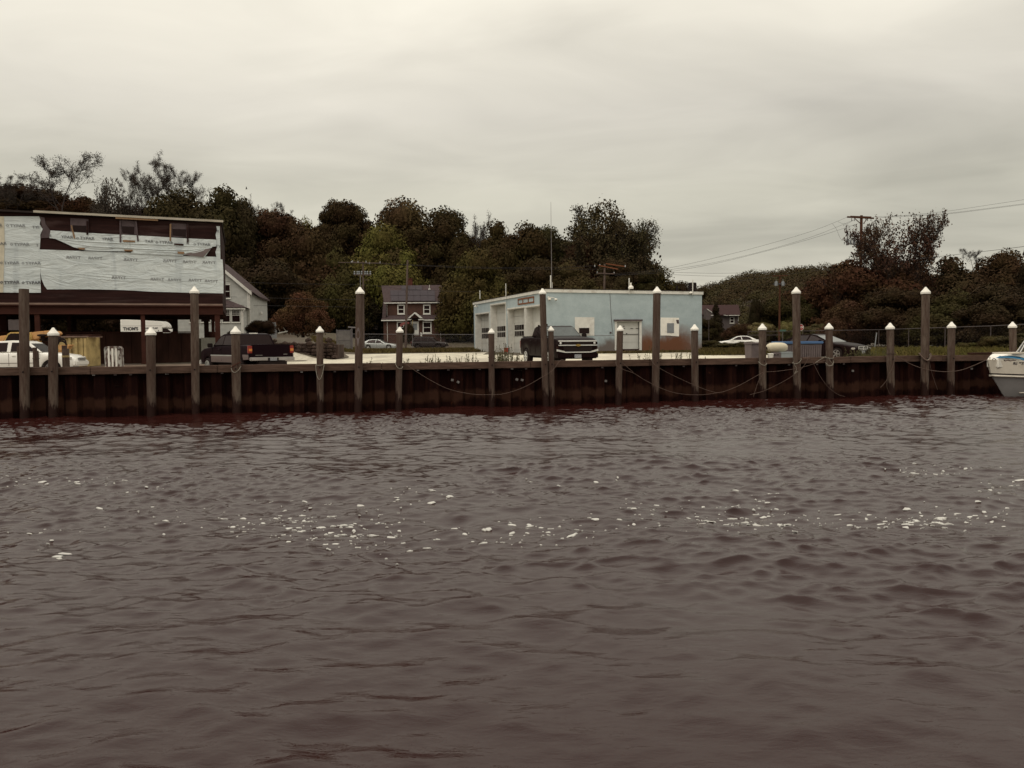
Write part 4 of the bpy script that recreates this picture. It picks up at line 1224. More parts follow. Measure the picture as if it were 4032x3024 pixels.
# ------------------------------------------------------------------ raised building wrapped in house wrap
def wrapped_building():
    P = Plane((-20.2, 58), u=(.951, .309))
    root = empty('unfinished_building', (-27, 56, gz(-27, 56)), 'big raised building wrapped in torn white house wrap with dark plywood showing, on steel columns', 'building')
    aL = -24.0; aR = P.hit(876, 1150)[0]
    zt0 = P.hit(135, 842)[1]; zt1 = P.hit(876, 880)[1]
    a0 = P.hit(135, 842)[0]
    sl = (zt1 - zt0) / (aR - a0)
    def zt(a): return zt0 + sl * (a - a0)
    zf = P.hit(600, 1202)[1]         # floor ledge
    D = 13
    # plywood shell: front, right end, back (with thickness)
    mb = MB(); mb.slab(P, [(aL, zf), (aR, zf), (aR, zt(aR)), (aL, zt(aL))], -.2, 0)
    mb.build('front_sheathing', M['ply_dark'], root, world=True)
    mb = MB(); mb.prism([P.pt(aR, zf, -.2), P.pt(aR, zt(aR), -.2), P.pt(aR - .2, zt(aR), -.2), P.pt(aR - .2, zf, -.2)],
                        [P.pt(aR, zf, -D), P.pt(aR, zt(aR) + .2, -D), P.pt(aR - .2, zt(aR) + .2, -D), P.pt(aR - .2, zf, -D)])
    mb.slab(P, [(aL, zf), (aR, zf), (aR, zt(aR)), (aL, zt(aR))], -D - .2, -D)
    mb.build('end_and_rear_sheathing', M['ply_dark'], root, world=True)
    # roof slab with pale edge board
    mb = MB(); mb.prism([P.pt(aL, zt(aL) + .02, .25), P.pt(aR + .1, zt(aR) + .02, .25), P.pt(aR + .1, zt(aR) + .14, .25), P.pt(aL, zt(aL) + .14, .25)],
                        [P.pt(aL, zt(aL) + .12, -D - .3), P.pt(aR + .1, zt(aR) + .12, -D - .3), P.pt(aR + .1, zt(aR) + .24, -D - .3), P.pt(aL, zt(aL) + .24, -D - .3)])
    rf = mb.build('roof', M['tar_roof'], root, world=True)
    mb = MB(); aS = P.hit(135, 840)[0]
    mb.slab(P, [(aS, zt(aS) + .045), (aR + .18, zt(aR) + .045), (aR + .18, zt(aR) + .19), (aS, zt(aS) + .19)], .255, .30)
    mb.build('edge_board', M['roof_edge'], rf, world=True)
    mb = MB(); a_, b_ = P.hit(*C1(1005, 700), .3)[0], P.hit(*C1(1375, 730), .3)[0]
    mb.slab(P, [(a_, zt(a_) - .08), (b_, zt(b_) - .08), (b_, zt(b_) + .04), (a_, zt(a_) + .04)], .2, .26)
    mb.build('loose_board', M['wood_raw'], rf, world=True)
    # wrap sheets
    def sheet(pts, o0, o1, mat, name='house_wrap'):
        m_ = MB(); m_.slab(P, [P.hit(*q, o1) for q in pts], o0, o1); return m_.build(name, M[mat], root, world=True)
    sheet([(-60, 853), C1(60, 690), C1(340, 690), C1(352, 720), C1(345, 760), C1(372, 800), C1(350, 850), C1(352, 880), C1(345, 980), C1(350, 1185), C2(455, 60), C2(460, 208), C2(0, 205), (-60, 1152)], .01, .05, 'wrap')
    sheet([(-60, 853), C1(0, 690), C1(34, 690), C1(40, 900), C1(30, 1250), C2(35, 205), (-60, 1152)], .055, .075, 'ply_tan', 'tan_edge_tape')
    sheet([C1(440, 812), C1(760, 834), C1(1000, 846), C1(1300, 862), C1(1600, 880), C1(1884, 893), C1(1888, 950), C1(1850, 955), C1(1815, 1000), C1(1780, 1048), C1(1690, 1040), C1(1600, 1022), C1(1590, 1035), C1(1140, 1012), C1(1145, 990), C1(1090, 995), C1(900, 992), C1(735, 985), C1(640, 958), C1(560, 920), C1(480, 885), C1(430, 878)], .03, .09, 'wrap')
    sheet([C1(345, 978), C1(740, 992), C1(1150, 1006), C1(1590, 1034), C1(1880, 1042), C1(1900, 1062), C1(1938, 1066), C1(1944, 1150), C3(800, 100), C3(800, 300), C3(520, 296), C3(200, 287), C3(0, 282), C2(1400, 178), C2(1000, 168), C2(530, 170), C2(500, 130), C2(470, 60), C1(352, 1180)], .005, .04, 'wrap')
    sheet([C1(1884, 775), C1(1914, 775), C1(1920, 1068), C1(1888, 1060), C1(1876, 1000), C1(1890, 960), C1(1886, 900), C1(1878, 850), C1(1890, 810)], .012, .05, 'wrap')
    # torn mottled edges
    sheet([C1(345, 692), C1(385, 700), C1(398, 760), C1(438, 812), C1(432, 876), C1(352, 880), C1(372, 800)], .0, .045, 'ply_grey', 'torn_wrap_edge')
    sheet([C1(1640, 1010), C1(1845, 962), C1(1770, 1044), C1(1600, 1025)], .092, .12, 'grey_tub', 'torn_wrap_edge')
    # loose folds: long soft ridges sagging across the sheet
    def fold(pts, r_=.028, off=.08, w=.05):
        Q = [P.hit(*q, off) for q in pts]
        m_ = MB(); pp = smooth_path([P.pt(a, z, off - .03) for a, z in Q], 4)
        n = len(pp); m_.tube(pp, [w * math.sin(math.pi * (i + .3) / (n + .6)) ** .6 for i in range(n)], 6); m_.build('wrap_fold', M['wrap'], root, world=True, smooth='all')
    for pts in ([C1(450, 880), C1(700, 905), C1(1100, 925), C1(1500, 940), C1(1840, 958)],
                [C1(540, 900), C1(760, 945), C1(1100, 965), C1(1560, 985), C1(1845, 962)],
                [C1(1145, 985), C1(1500, 1003), C1(1600, 1010), C1(1830, 965)],
                [C1(1600, 1000), C1(1700, 1005), C1(1845, 960)]):
        fold(pts, off=.11)
    for pts in ([C1(420, 1160), C1(700, 1195), C1(1000, 1220), C1(1225, 1230), C1(1850, 1265)],
                [C1(380, 1160), C1(500, 1185), C1(700, 1215), C1(1000, 1245), C1(1225, 1255), C1(1700, 1280)],
                [C1(360, 1185), C1(450, 1215), C1(600, 1270), C1(770, 1315)],
                [C1(365, 1195), C1(430, 1240), C1(560, 1290), C1(720, 1318)],
                [C1(650, 1170), C1(900, 1190), C1(1200, 1215)],
                [C1(45, 862), C1(100, 864), C1(180, 866)], [C3(500, 190), C3(640, 180), C3(720, 150)], [C3(560, 260), C3(680, 220), C3(722, 170)]):
        fold(pts, off=.055, w=.035)
    # boarded dormer openings
    for x0, x1, y0, y1, dx in ((612, 770, 705, 850, 0), (1040, 1190, 722, 850, 0), (1478, 1640, 748, 870, 0)):
        m_ = MB(); m_.slab(P, [P.hit(*C1(*q), .04) for q in ((x0, y0), (x1, y0 + 8), (x1 + 2, y1), (x0 + 2, y1))], .0, .04)
        w_ = m_.build('boarded_window', M['ply_grey'], root, world=True)
        m_ = MB(); m_.slab(P, [P.hit(*C1(*q), .055) for q in ((x0 + 22, (y0 + y1) / 2 - 10), (x1 - 20, (y0 + y1) / 2 - 6), (x1 - 22, y1 - 2), (x0 + 26, y1 - 14))], .041, .055)
        m_.build('opening', M['glass_dark'], w_, world=True)
    for q, mt in (([(615, 768), (626, 766), (655, 880), (642, 882)], 'wood_raw'), ([(752, 730), (768, 730), (768, 850), (752, 848)], 'ply_dark'), ([(1040, 730), (1052, 730), (1056, 915), (1042, 915)], 'ply_grey'),
                  ([(1178, 735), (1190, 735), (1208, 905), (1194, 905)], 'ply_grey'), ([(1478, 755), (1492, 755), (1488, 905), (1476, 903)], 'wood_raw'), ([(1622, 760), (1636, 760), (1644, 915), (1628, 915)], 'ply_dark'),
                  ([(1070, 895), (1175, 900), (1175, 915), (1072, 912)], 'wood_raw'), ([(1515, 925), (1597, 930), (1597, 944), (1516, 938)], 'rust_dark'),
                  ([(675, 962), (738, 966), (738, 980), (690, 976)], 'wood_raw'), ([(1080, 978), (1155, 980), (1155, 994), (1085, 992)], 'wood_raw'), ([(1545, 996), (1604, 1000), (1602, 1018), (1548, 1014)], 'wood_raw')):
        m_ = MB(); m_.slab(P, [P.hit(*C1(*p_), .14) for p_ in q], .09, .14)
        m_.build('nailed_batten', M[mt], root, world=True)
    # printed lettering
    mk, fk = 'ink_wrap', 'ink_faint'
    def typ(x, y, ink, tilt=0, mirror=False, cut='TYPAR', size=.262):
        mbt = MB(); a, z = P.hit(x, y); off = .125 if ink == mk else .06
        if 'T' == cut[0] and len(cut) == 5 and not mirror:
            ring = [P.pt(a - .58 + math.cos(k * .7854) * .075, z + math.sin(k * .7854) * .075, off) for k in range(8)] + [P.pt(a - .58 + math.cos(k * .7854) * .045, z + math.sin(k * .7854) * .045, off) for k in range(8)]
            mbt.add(ring, [(k, (k + 1) % 8, 8 + (k + 1) % 8, 8 + k) for k in range(8)])
        put_text(mbt, P, cut, a, z, size, off, .008, mirror, tilt, 1.12)
        mbt.build('printed_lettering', M[ink], root, world=True)
    for x, y, c_ in ((158, 775, 'TYPAR'), (10, 770, 'R'), (315, 788, 'TYI'), (193, 937, 'TYPAR'), (22, 930, 'PAR'), (328, 945, 'T'), (105, 1098, 'TYPAR'), (292, 1101, 'TYPAR'), (105, 1268, 'TYPAR'), (292, 1271, 'TYPAR')):
        typ(*C1(x, y), mk, .06, cut=c_)
    for x, y, c_ in ((762, 884, 'TYPAR'), (588, 873, 'YPAR'), (938, 890, 'YPAR'), (1300, 911, 'TAR'), (1448, 920, 'TYPAR'), (1636, 925, 'R'), (1775, 937, 'TYPAR'), (440, 862, 'R'), (1898, 822, 'R'), (1900, 953, 'TY')):
        typ(*C1(x, y), mk, -.03, cut=c_)
    typ(*C2(140, 92), mk, .06); typ(*C2(380, 96), mk, .06)
    for x, y in ((640, 1050), (830, 1056), (1140, 1070), (1480, 1080), (1650, 1088), (1820, 1094)): typ(*C1(x, y), fk, -.02, True)
    for x, y in ((1035, 1225), (1370, 1240), (1520, 1245), (1700, 1248), (1840, 1256)): typ(*C1(x, y), fk, -.02, True)
    # underside: ledge, beam, floor deck, columns
    z1 = P.hit(*C3(300, 433))[1]; z2 = P.hit(*C3(300, 445))[1]; z3 = P.hit(*C3(300, 497))[1]
    mb = MB(); mb.srect(P, aL, zf, aR, zf + .12, .0, .10); mb.build('ledge_board', M['ledge'], root, world=True)
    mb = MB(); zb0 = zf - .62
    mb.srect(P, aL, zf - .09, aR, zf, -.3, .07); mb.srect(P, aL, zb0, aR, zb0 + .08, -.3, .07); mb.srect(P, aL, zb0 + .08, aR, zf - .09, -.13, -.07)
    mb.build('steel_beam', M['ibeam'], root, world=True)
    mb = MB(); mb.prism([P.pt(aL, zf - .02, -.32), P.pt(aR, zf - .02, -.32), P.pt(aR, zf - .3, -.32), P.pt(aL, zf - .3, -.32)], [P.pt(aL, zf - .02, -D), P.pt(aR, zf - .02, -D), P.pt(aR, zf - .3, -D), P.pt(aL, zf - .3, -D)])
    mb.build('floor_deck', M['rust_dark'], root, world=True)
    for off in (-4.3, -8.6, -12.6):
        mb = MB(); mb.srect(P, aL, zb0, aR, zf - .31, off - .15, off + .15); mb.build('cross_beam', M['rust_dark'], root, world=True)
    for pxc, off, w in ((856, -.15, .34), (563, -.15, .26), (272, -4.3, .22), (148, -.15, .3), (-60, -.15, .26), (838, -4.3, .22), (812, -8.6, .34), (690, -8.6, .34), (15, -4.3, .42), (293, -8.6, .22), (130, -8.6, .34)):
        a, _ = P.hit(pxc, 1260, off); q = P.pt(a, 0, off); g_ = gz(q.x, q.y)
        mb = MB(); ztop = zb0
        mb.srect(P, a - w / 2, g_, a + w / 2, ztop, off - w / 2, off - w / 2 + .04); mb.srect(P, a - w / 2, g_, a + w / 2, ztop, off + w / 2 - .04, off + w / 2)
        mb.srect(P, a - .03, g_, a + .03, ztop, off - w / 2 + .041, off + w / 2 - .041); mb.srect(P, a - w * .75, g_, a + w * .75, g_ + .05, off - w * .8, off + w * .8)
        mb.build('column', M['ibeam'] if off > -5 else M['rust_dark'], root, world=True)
    return P
PB = wrapped_building()

# retaining wall of dark steel sheets under the building and what stands on the yard
Pr = Plane((-20.2, 60.5), u=(.951, .309))
def retaining():
    root = empty('retaining_wall', (-26, 59, 1.2), 'dark rusty retaining wall across the yard under the raised building', 'wall')
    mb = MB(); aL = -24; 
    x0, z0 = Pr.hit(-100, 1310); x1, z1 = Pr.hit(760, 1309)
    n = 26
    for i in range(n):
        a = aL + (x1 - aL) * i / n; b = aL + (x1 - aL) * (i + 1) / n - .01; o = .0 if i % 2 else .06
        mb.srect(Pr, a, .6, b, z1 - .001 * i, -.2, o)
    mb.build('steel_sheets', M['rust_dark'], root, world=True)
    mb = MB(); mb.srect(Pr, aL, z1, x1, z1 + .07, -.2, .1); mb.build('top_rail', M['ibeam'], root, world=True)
    root2 = empty('concrete_block_wall', (-17, 60, 1.3), 'low pale concrete wall beside the dark two-tone pickup', 'wall')
    mb = MB(); a0, zt = Pr.hit(*C3(548, 800)); a1, _ = Pr.hit(*C3(860, 800))
    mb.srect(Pr, a0, .6, a1 - .9, zt, -.25, .0); mb.srect(Pr, a1 - .9, .6, a1, zt + .12, -.25, .02)
    mb.build('wall_body', M['concrete'], root2, world=True)
    root3 = empty('rusty_drum', (-18.5, 59, 1.3), 'rusty brown drum standing at the right end of the dark retaining wall', 'drum')
    a, z = Pr.hit(*C3(672, 730)); q = Pr.pt(a, 0, -.9); root3.location = (q.x, q.y, 2.0)
    mb = MB(); mb.lathe([(.33, z - 1.0), (.33, z - .68), (.345, z - .67), (.345, z - .65), (.33, z - .64), (.33, z - .33), (.345, z - .32), (.345, z - .30), (.33, z - .29), (.33, z)], 16, (q.x, q.y, 0))
    mb.build('drum_body', M['ibeam'], root3, world=True, smooth=True)
retaining()

# stone wall and terrace by the ramp
def stones():
    P = Plane((xat(1060, 64), 64), ang=6)
    root = empty('stone_wall', (xat(1180, 64), 64, 1.3), 'low rough fieldstone wall between the dark pickup and the fence gate', 'stone wall')
    rnd = random.Random(4); mb = MB()
    a0 = P.hit(1058, 1360)[0]; a1 = P.hit(1330, 1360)[0]
    a = a0
    while a < a1:
        for zz in np.arange(1.2, P.hit(1180, 1340)[1] - .1 + rnd.uniform(-.15, .15), .26):
            r_ = rnd.uniform(.12, .26); c = P.pt(a + rnd.uniform(-.1, .1), zz + r_ * .4, rnd.uniform(-.1, .25))
            vs = []; bm = bmesh.new(); bmesh.ops.create_icosphere(bm, subdivisions=1, radius=1)
            idx = {v: i for i, v in enumerate(bm.verts)}
            vs = [c + Vector((v.co.x * r_ * rnd.uniform(1, 1.5), v.co.y * r_, v.co.z * r_ * rnd.uniform(.7, 1))) for v in bm.verts]
            mb.add(vs, [tuple(idx[v] for v in f.verts) for f in bm.faces]); bm.free()
        a += .38
    mb.build('stones', M['rock'], root, world=True)
    mb = MB(); mb.prism([P.pt(a0, .9, .0), P.pt(a1, .9, .0), P.pt(a1, 2.5, -.3), P.pt(a0, 2.7, -.3)], [P.pt(a0, .9, -5), P.pt(a1, .9, -5), P.pt(a1, 2.5, -5), P.pt(a0, 2.7, -5)]); mb.build('earth_fill', M['rock'], root, world=True)
stones()

# ------------------------------------------------------------------ generic house window
def house_window(P, root, x0, y0, x1, y1, fr=3.2, mull=True, pane='glass_dark', off=.0, bars=0, frame='white_trim', sill=True):
    """outer frame in photo px"""
    m_ = MB(); f = fr
    for q in ((x0, y0, x1, y0 + f), (x0, y1 - f, x1, y1)): m_.rect(P, *q, off + .0, off + .06)
    for q in ((x0, y0 + f + .02, x0 + f, y1 - f - .02), (x1 - f, y0 + f + .02, x1, y1 - f - .02)): m_.rect(P, *q, off + .0, off + .058)
    if mull: m_.rect(P, x0 + f, (y0 + y1) / 2 - 1.0, x1 - f, (y0 + y1) / 2 + 1.0, off + .0, off + .05)
    if bars:
        yb = y0 + f + (y1 - y0 - 2 * f) * .48
        for k in range(1, bars):
            xx = x0 + f + (x1 - x0 - 2 * f) * k / bars; m_.rect(P, xx - .45, y0 + f, xx + .45, yb, off + .0, off + .045)
        for k in range(1, 4):
            yy = y0 + f + (yb - y0 - f) * k / 4; m_.rect(P, x0 + f, yy - .4, x1 - f, yy + .4, off, off + .043)
        m_.rect(P, x0 + f, yb - .9, x1 - f, yb + .9, off, off + .05)
    w = m_.build('window', M[frame], root, world=True)
    m_ = MB(); m_.rect(P, x0 + f * .5, y0 + f * .5, x1 - f * .5, y1 - f * .5, off + .002, off + .02)
    m_.build('pane', M[pane], w, world=True)
    if sill:
        m_ = MB(); m_.rect(P, x0 - 1, y1 + .1, x1 + 1, y1 + 1.6, off, off + .1); m_.build('sill', M[frame], w, world=True)
    return w

# ------------------------------------------------------------------ white gabled house
def white_house():
    Y = 86.0; xr = 979
    P = Plane((xat(xr, Y), Y), ang=8)
    root = empty('gabled_house', (xat(880, Y), Y + 4, gz(xat(880, Y), Y)), 'white clapboard gabled house half hidden behind the wrapped building', 'house')
    g_ = gz(xat(880, Y), Y) - .5
    aR, zE = P.hit(979, 1146)
    # gable slope: right eave (983,1143), passes (881,1063)
    aT, zT = P.hit(881, 1064); sl = (zT - zE) / (aT - aR)
    W = 7.4; aP = aR - W / 2; zP = zE + sl * (aP - aR); aL = aR - W; D = 9.0
    mb = MB(); mb.prism([P.pt(a, z, 0) for a, z in ((aL, g_), (aR, g_), (aR, zE), (aP, zP), (aL, zE))], [P.pt(a, z, -D) for a, z in ((aL, g_), (aR, g_), (aR, zE), (aP, zP), (aL, zE))])
    mb.build('wall', M['clapboard'], root, world=True)
    # right wing seen at an angle
    a2, z2 = P.hit(1014, 1172, -3.0)
    mb = MB(); mb.prism([P.pt(aR, g_, -.6), P.pt(a2 + .1, g_, -3.4), P.pt(a2 + .1, z2, -3.4), P.pt(aR, zE - .15, -.6)], [P.pt(aR, g_, -D), P.pt(a2 + .1, g_, -D), P.pt(a2 + .1, z2, -D), P.pt(aR, zE - .15, -D)])
    mb.build('side_wing', M['clapboard'], root, world=True)
    mb = MB()
    e = .35
    for s_ in (1, -1):
        ae = aP + s_ * (W / 2 + e); ze = zE + sl * (aR + e - aR)
        mb.prism([P.pt(ae, ze, .35), P.pt(aP, zP, .35), P.pt(aP, zP + .22, .35), P.pt(ae, ze + .22, .35)], [P.pt(ae, ze, -D), P.pt(aP, zP, -D), P.pt(aP, zP + .22, -D), P.pt(ae, ze + .22, -D)])
    mb.prism([P.pt(aR + .4, zE - .1, -.3), P.pt(a2 + .4, z2 - .1, -3.2), P.pt(a2 + .4, z2 + .06, -3.2), P.pt(aR - .2, zE + .12, -.3)], [P.pt(aR + .4, zE - .1, -D), P.pt(a2 + .4, z2 - .1, -D), P.pt(a2 + .4, z2 + .06, -D), P.pt(aR - .2, zE + .12, -D)])
    rf = mb.build('roof', M['shingle_roof'], root, world=True)
    for s_ in (1, -1):
        m_ = MB(); ae = aP + s_ * (W / 2 + e); ze = zE + sl * (aR + e - aR)
        m_.prism([P.pt(ae, ze - .16, .36), P.pt(aP, zP - .16, .36), P.pt(aP, zP + .2, .36), P.pt(ae, ze + .2, .36)], [P.pt(ae, ze - .16, .42), P.pt(aP, zP - .16, .42), P.pt(aP, zP + .2, .42), P.pt(ae, ze + .2, .42)])
        m_.build('bargeboard', M['white_trim'], rf, world=True)
    m_ = MB(); m_.srect(P, aR - .16, g_, aR, zE, .0, .04); m_.build('corner_board', M['white_trim'], root, world=True)
    m_ = MB(); x_, z_ = P.hit(*C3(1108, 262), .3); m_.tube([P.pt(aR + .25, zE + .05, .2), P.pt(aR + .1, zE - .35, .12), P.pt(aR + .04, g_, .1)], .05, 6); m_.build('downpipe', M['white_trim'], root, world=True)
    house_window(P, root, *C3(770, 196), *C3(880, 360), fr=3.4)
    # enclosed porch in front
    Pp = Plane(P.pt(0, 0, 2.6), u=P.u)
    pR, pE = Pp.hit(*C3(1012, 452)); pL = Pp.hit(*C3(290, 452))[0]
    mb = MB(); zs = pE - .1
    mb.srect(Pp, pL, g_, pR, zs, -2.6, 0); mb.build('porch_wall', M['clapboard'], root, world=True)
    mb = MB(); zq = P.hit(*C3(810, 372))[1]
    mb.prism([Pp.pt(pL - .2, zs, .25), Pp.pt(pR + .35, zs, .25), Pp.pt(pR + .35, zs + .08, .25), Pp.pt(pL - .2, zs + .08, .25)], [Pp.pt(pL - .2, zs, -2.6), Pp.pt(pR + .35, zs, -2.6), Pp.pt(pR - 1.9, zq, -2.6), Pp.pt(pL - .2, zq, -2.6)])
    mb.build('porch_roof', M['shingle_roof'], root, world=True)
    mb = MB(); mb.srect(Pp, pL - .2, zs - .16, pR + .3, zs - .01, .002, .2); mb.build('porch_eaves', M['white_trim'], root, world=True)
    for x0, x1, b_ in ((785, 876, 4), (890, 990, 5), (540, 655, 0), (670, 772, 0), (410, 528, 0)):
        house_window(Pp, root, *C3(x0, 468), *C3(x1, 630), fr=3.0, mull=not b_, bars=b_)
    m_ = MB(); m_.srect(Pp, pR - .14, g_, pR, zs - .17, .0, .05); m_.build('porch_corner_board', M['white_trim'], root, world=True)
    m_ = MB(); m_.tube([Pp.pt(pR + .3, zs - .1, .2), Pp.pt(pR + .06, zs - .5, .1), Pp.pt(pR + .06, g_, .08)], .045, 6); m_.build('porch_downpipe', M['white_trim'], root, world=True)
    m_ = MB(); q = P.hit(*C3(1238, 540), -3); c = P.pt(a2 + .3, q[1], -3.3); m_.lathe([(.06, 0), (.14, .1), (.14, .25), (.05, .32)], 10, c); m_.build('wall_lamp', M['white_trim'], root, world=True)
white_house()

def far_left_house():
    Y = 108; P = Plane((xat(50, Y), Y), ang=6)
    root = empty('grey_house', (xat(50, Y), Y, 3), 'distant grey house glimpsed under the far left of the raised building', 'house')
    mb = MB(); pts = [P.hit(*q) for q in ((-80, 1232), (100, 1232), (100, 1300), (-80, 1300))]
    mb.slab(P, [(a, z if z > 3.5 else 2.5) for a, z in pts], -7, 0); mb.build('wall', M['grey_siding'], root, world=True)
    mb = MB(); a0, z0 = P.hit(-90, 1236); a1, _ = P.hit(110, 1236)
    mb.prism([P.pt(a0, z0, .4), P.pt(a1, z0, .4), P.pt(a1, z0 + .2, .4), P.pt(a0, z0 + .2, .4)], [P.pt(a0, z0 + 2.2, -3.5), P.pt(a1, z0 + 2.2, -3.5), P.pt(a1, z0 + 2.4, -3.5), P.pt(a0, z0 + 2.4, -3.5)])
    mb.build('roof', M['shingle_roof'], root, world=True)
    house_window(P, root, 46, 1243, 58, 1258, fr=1.5, sill=False); house_window(P, root, 72, 1243, 84, 1258, fr=1.5, sill=False)
    mb = MB(); mb.pslab(P, [C2(-20, 460), C2(28, 460), C2(28, 512), C2(-20, 512)], .0, .1); mb.build('pale_panel', M['white_trim'], root, world=True)
far_left_house()

# ------------------------------------------------------------------ brown shingle house
def brown_house():
    Y = 128.0
    P = Plane((xat(1630, Y), Y), ang=-2)
    Pu = Plane(P.pt(0, 0, -.9), u=P.u)      # upper front wall, set back
    X0, Y0 = xat(1630, Y), Y
    g_ = gz(X0, Y0) - .6
    root = empty('shingled_house', (X0, Y0 + 3, g_ + .6), 'brown shingled house with gambrel roof, solar panels and white trimmed windows', 'house')
    aL = P.hit(*C4(885, 750))[0]; aR = P.hit(*C4(1578, 750))[0]; zE = P.hit(*C4(1000, 742))[1]; D = 8.5
    mb = MB(); mb.srect(P, aL, g_, aR, zE, -D, 0); mb.build('wall', M['shingles'], root, world=True)
    # upper storey between the gambrel cheeks
    uL = Pu.hit(*C4(925, 620))[0]; uR = Pu.hit(*C4(1530, 620))[0]; zU = Pu.hit(*C4(1200, 556))[1]
    mb = MB(); mb.srect(Pu, uL, zE, uR, zU, -D + .9 + .01, 0); mb.build('upper_wall', M['shingles'], root, world=True)
    # skirt roof
    zS = Pu.hit(*C4(1200, 690))[1]
    mb = MB(); mb.prism([P.pt(aL - .2, zE + .02, .4), P.pt(aR + .15, zE + .02, .4), P.pt(aR + .15, zE + .14, .4), P.pt(aL - .2, zE + .14, .4)], [P.pt(aL - .2, zE + .02, -.88), P.pt(aR + .15, zE + .02, -.88), P.pt(aR + .15, zS, -.88), P.pt(aL - .2, zS, -.88)])
    mb.build('skirt_roof', M['shingle_roof'], root, world=True)
    # gambrel end walls / cheeks and the main roof
    zR = Pu.hit(*C4(1200, 362), -3.4)[1]
    rL = Pu.hit(*C4(862, 362), -3.4)[0] ; rR = Pu.hit(*C4(1540, 362), -3.4)[0]
    eL = Pu.hit(*C4(895, 545))[0]; eR = Pu.hit(*C4(1558, 545))[0]
    zc = Pu.hit(*C4(1200, 545))[1]
    mb = MB()
    for a0, a1 in ((aL - .12, uL - .0), (uR + .0, aR + .05)):
        prof = [(-.0 + .3, zE + .1), (-.9 + .35, zc), (-D / 2, zR - .1), (-D + .9, zc), (-D, zE + .1)]
        mb.prism([P.pt(a0, z, o) for o, z in prof], [P.pt(a1, z, o) for o, z in prof])
    mb.build('gambrel_cheek', M['shingle_roof'], root, world=True)
    mb = MB()
    mb.prism([Pu.pt(eL, zc, .35), Pu.pt(eR, zc, .35), Pu.pt(eR, zc + .13, .35), Pu.pt(eL, zc + .13, .35)], [Pu.pt(rL, zR, -3.4), Pu.pt(rR, zR, -3.4), Pu.pt(rR, zR + .13, -3.4), Pu.pt(rL, zR + .13, -3.4)])
    mb.prism([Pu.pt(rL, zR, -3.41), Pu.pt(rR, zR, -3.41), Pu.pt(rR, zR + .13, -3.41), Pu.pt(rL, zR + .13, -3.41)], [Pu.pt(eL, zc, -7.2), Pu.pt(eR, zc, -7.2), Pu.pt(eR, zc + .13, -7.2), Pu.pt(eL, zc + .13, -7.2)])
    rf = mb.build('roof', M['shingle_roof'], root, world=True)
    mb = MB(); mb.srect(Pu, eL, zc - .16, eR, zc - .01, .2, .40); mb.build('upper_eaves', M['white_trim'], root, world=True)
    mb = MB(); mb.srect(P, aL - .25, zE - .17, P.hit(*C4(1195, 740))[0], zE + .0, .2, .5); mb.srect(P, P.hit(*C4(1285, 740))[0], zE - .17, aR + .2, zE + .0, .2, .5); mb.build('lower_eaves', M['white_trim'], root, world=True)
    # solar panels: two rows on the front slope
    def slope_pt(px, py, lift):
        """point of the front roof slope seen at a photo position"""
        o = Pu.pt(0, zc + .13, .35); q = Pu.pt(0, zR + .13, -3.4); e2 = (q - o).normalized(); nn = P.u.cross(e2).normalized()
        if nn.z < 0: nn = -nn
        d = ray(px, py); t = (o + nn * lift - CO).dot(nn) / d.dot(nn); return CO + d * t, nn
    def panel(q):
        m_ = MB(); A = [slope_pt(*C4(*p_), .14) for p_ in q]; B = [slope_pt(*C4(*p_), .08) for p_ in q]
        m_.prism([p_[0] for p_ in B], [p_[0] for p_ in A]); return m_.build('solar_panel', M['solar'], rf, world=True)
    xs0 = [972, 1055, 1140, 1222, 1304, 1386, 1468]
    for r_ in range(2):
        y0, y1 = (408, 466) if r_ == 0 else (469, 528)
        k0, k1 = (0.0, .5) if r_ == 0 else (.5, 1)
        for k in range(6):
            sh = 8
            xa0 = xs0[k] + (-6 if k == 0 else 0); xb0 = xs0[k + 1] - 2.5
            panel([(xa0 + sh * k0 - 4, y0), (xb0 + sh * k0 - 4, y0), (xb0 + sh * k1 - 4, y1), (xa0 + sh * k1 - 4, y1)])
    for xa, xb in ((1086, 1163), (1166, 1243), (1246, 1320)): panel([(xa, 356), (xb, 356), (xb + 3, 404), (xa + 3, 404)])
    mb = MB(); c = Pu.pt(Pu.hit(*C4(1187, 330), -4.2)[0], 0, -4.2); zt_ = Pu.hit(*C4(1187, 284), -4.2)[1]; w = .75
    mb.box((c.x, c.y, (zt_ + zR - .6) / 2), (.72, .7, zt_ - zR + .6)); mb.box((c.x, c.y, zt_ + .05), (.84, .82, .1)); mb.build('chimney', M['brick_red'], rf, world=True)
    mb = MB(); q, _n = slope_pt(*C4(1404, 405), .0); mb.box(q + Vector((0, 0, .12)), (.35, .3, .16)); mb.tube([q, q + Vector((0, 0, .8))], .05, 6); mb.build('roof_vent', M['white_trim'], rf, world=True)
    for x0, x1 in ((1043, 1125), (1333, 1415)): house_window(Pu, root, *C4(x0, 570), *C4(x1, 678), fr=4.2, pane='trans_grey' if 0 else 'glass_dark')
    for x0, x1 in ((1036, 1122), (1327, 1428)): house_window(P, root, *C4(x0, 760), *C4(x1, 895), fr=4.6)
    for x in (925, 1529):
        m_ = MB(); m_.rect(Pu, *C4(x - 4, 558), *C4(x + 4, 692), .0, .07); m_.build('downpipe', M['white_trim'], root, world=True)
    for x in (930, 1531):
        m_ = MB(); m_.rect(P, *C4(x - 4, 752), *C4(x + 4, 985), .0, .07); m_.build('downpipe', M['white_trim'], root, world=True)
    # entrance
    m_ = MB(); m_.rect(P, *C4(1192, 762), *C4(1285, 914), .0, .05); d = m_.build('door', M['white_trim'], root, world=True)
    m_ = MB(); m_.rect(P, *C4(1214, 784), *C4(1266, 856), .051, .06); m_.build('door_glass', M['trans_grey'], d, world=True)
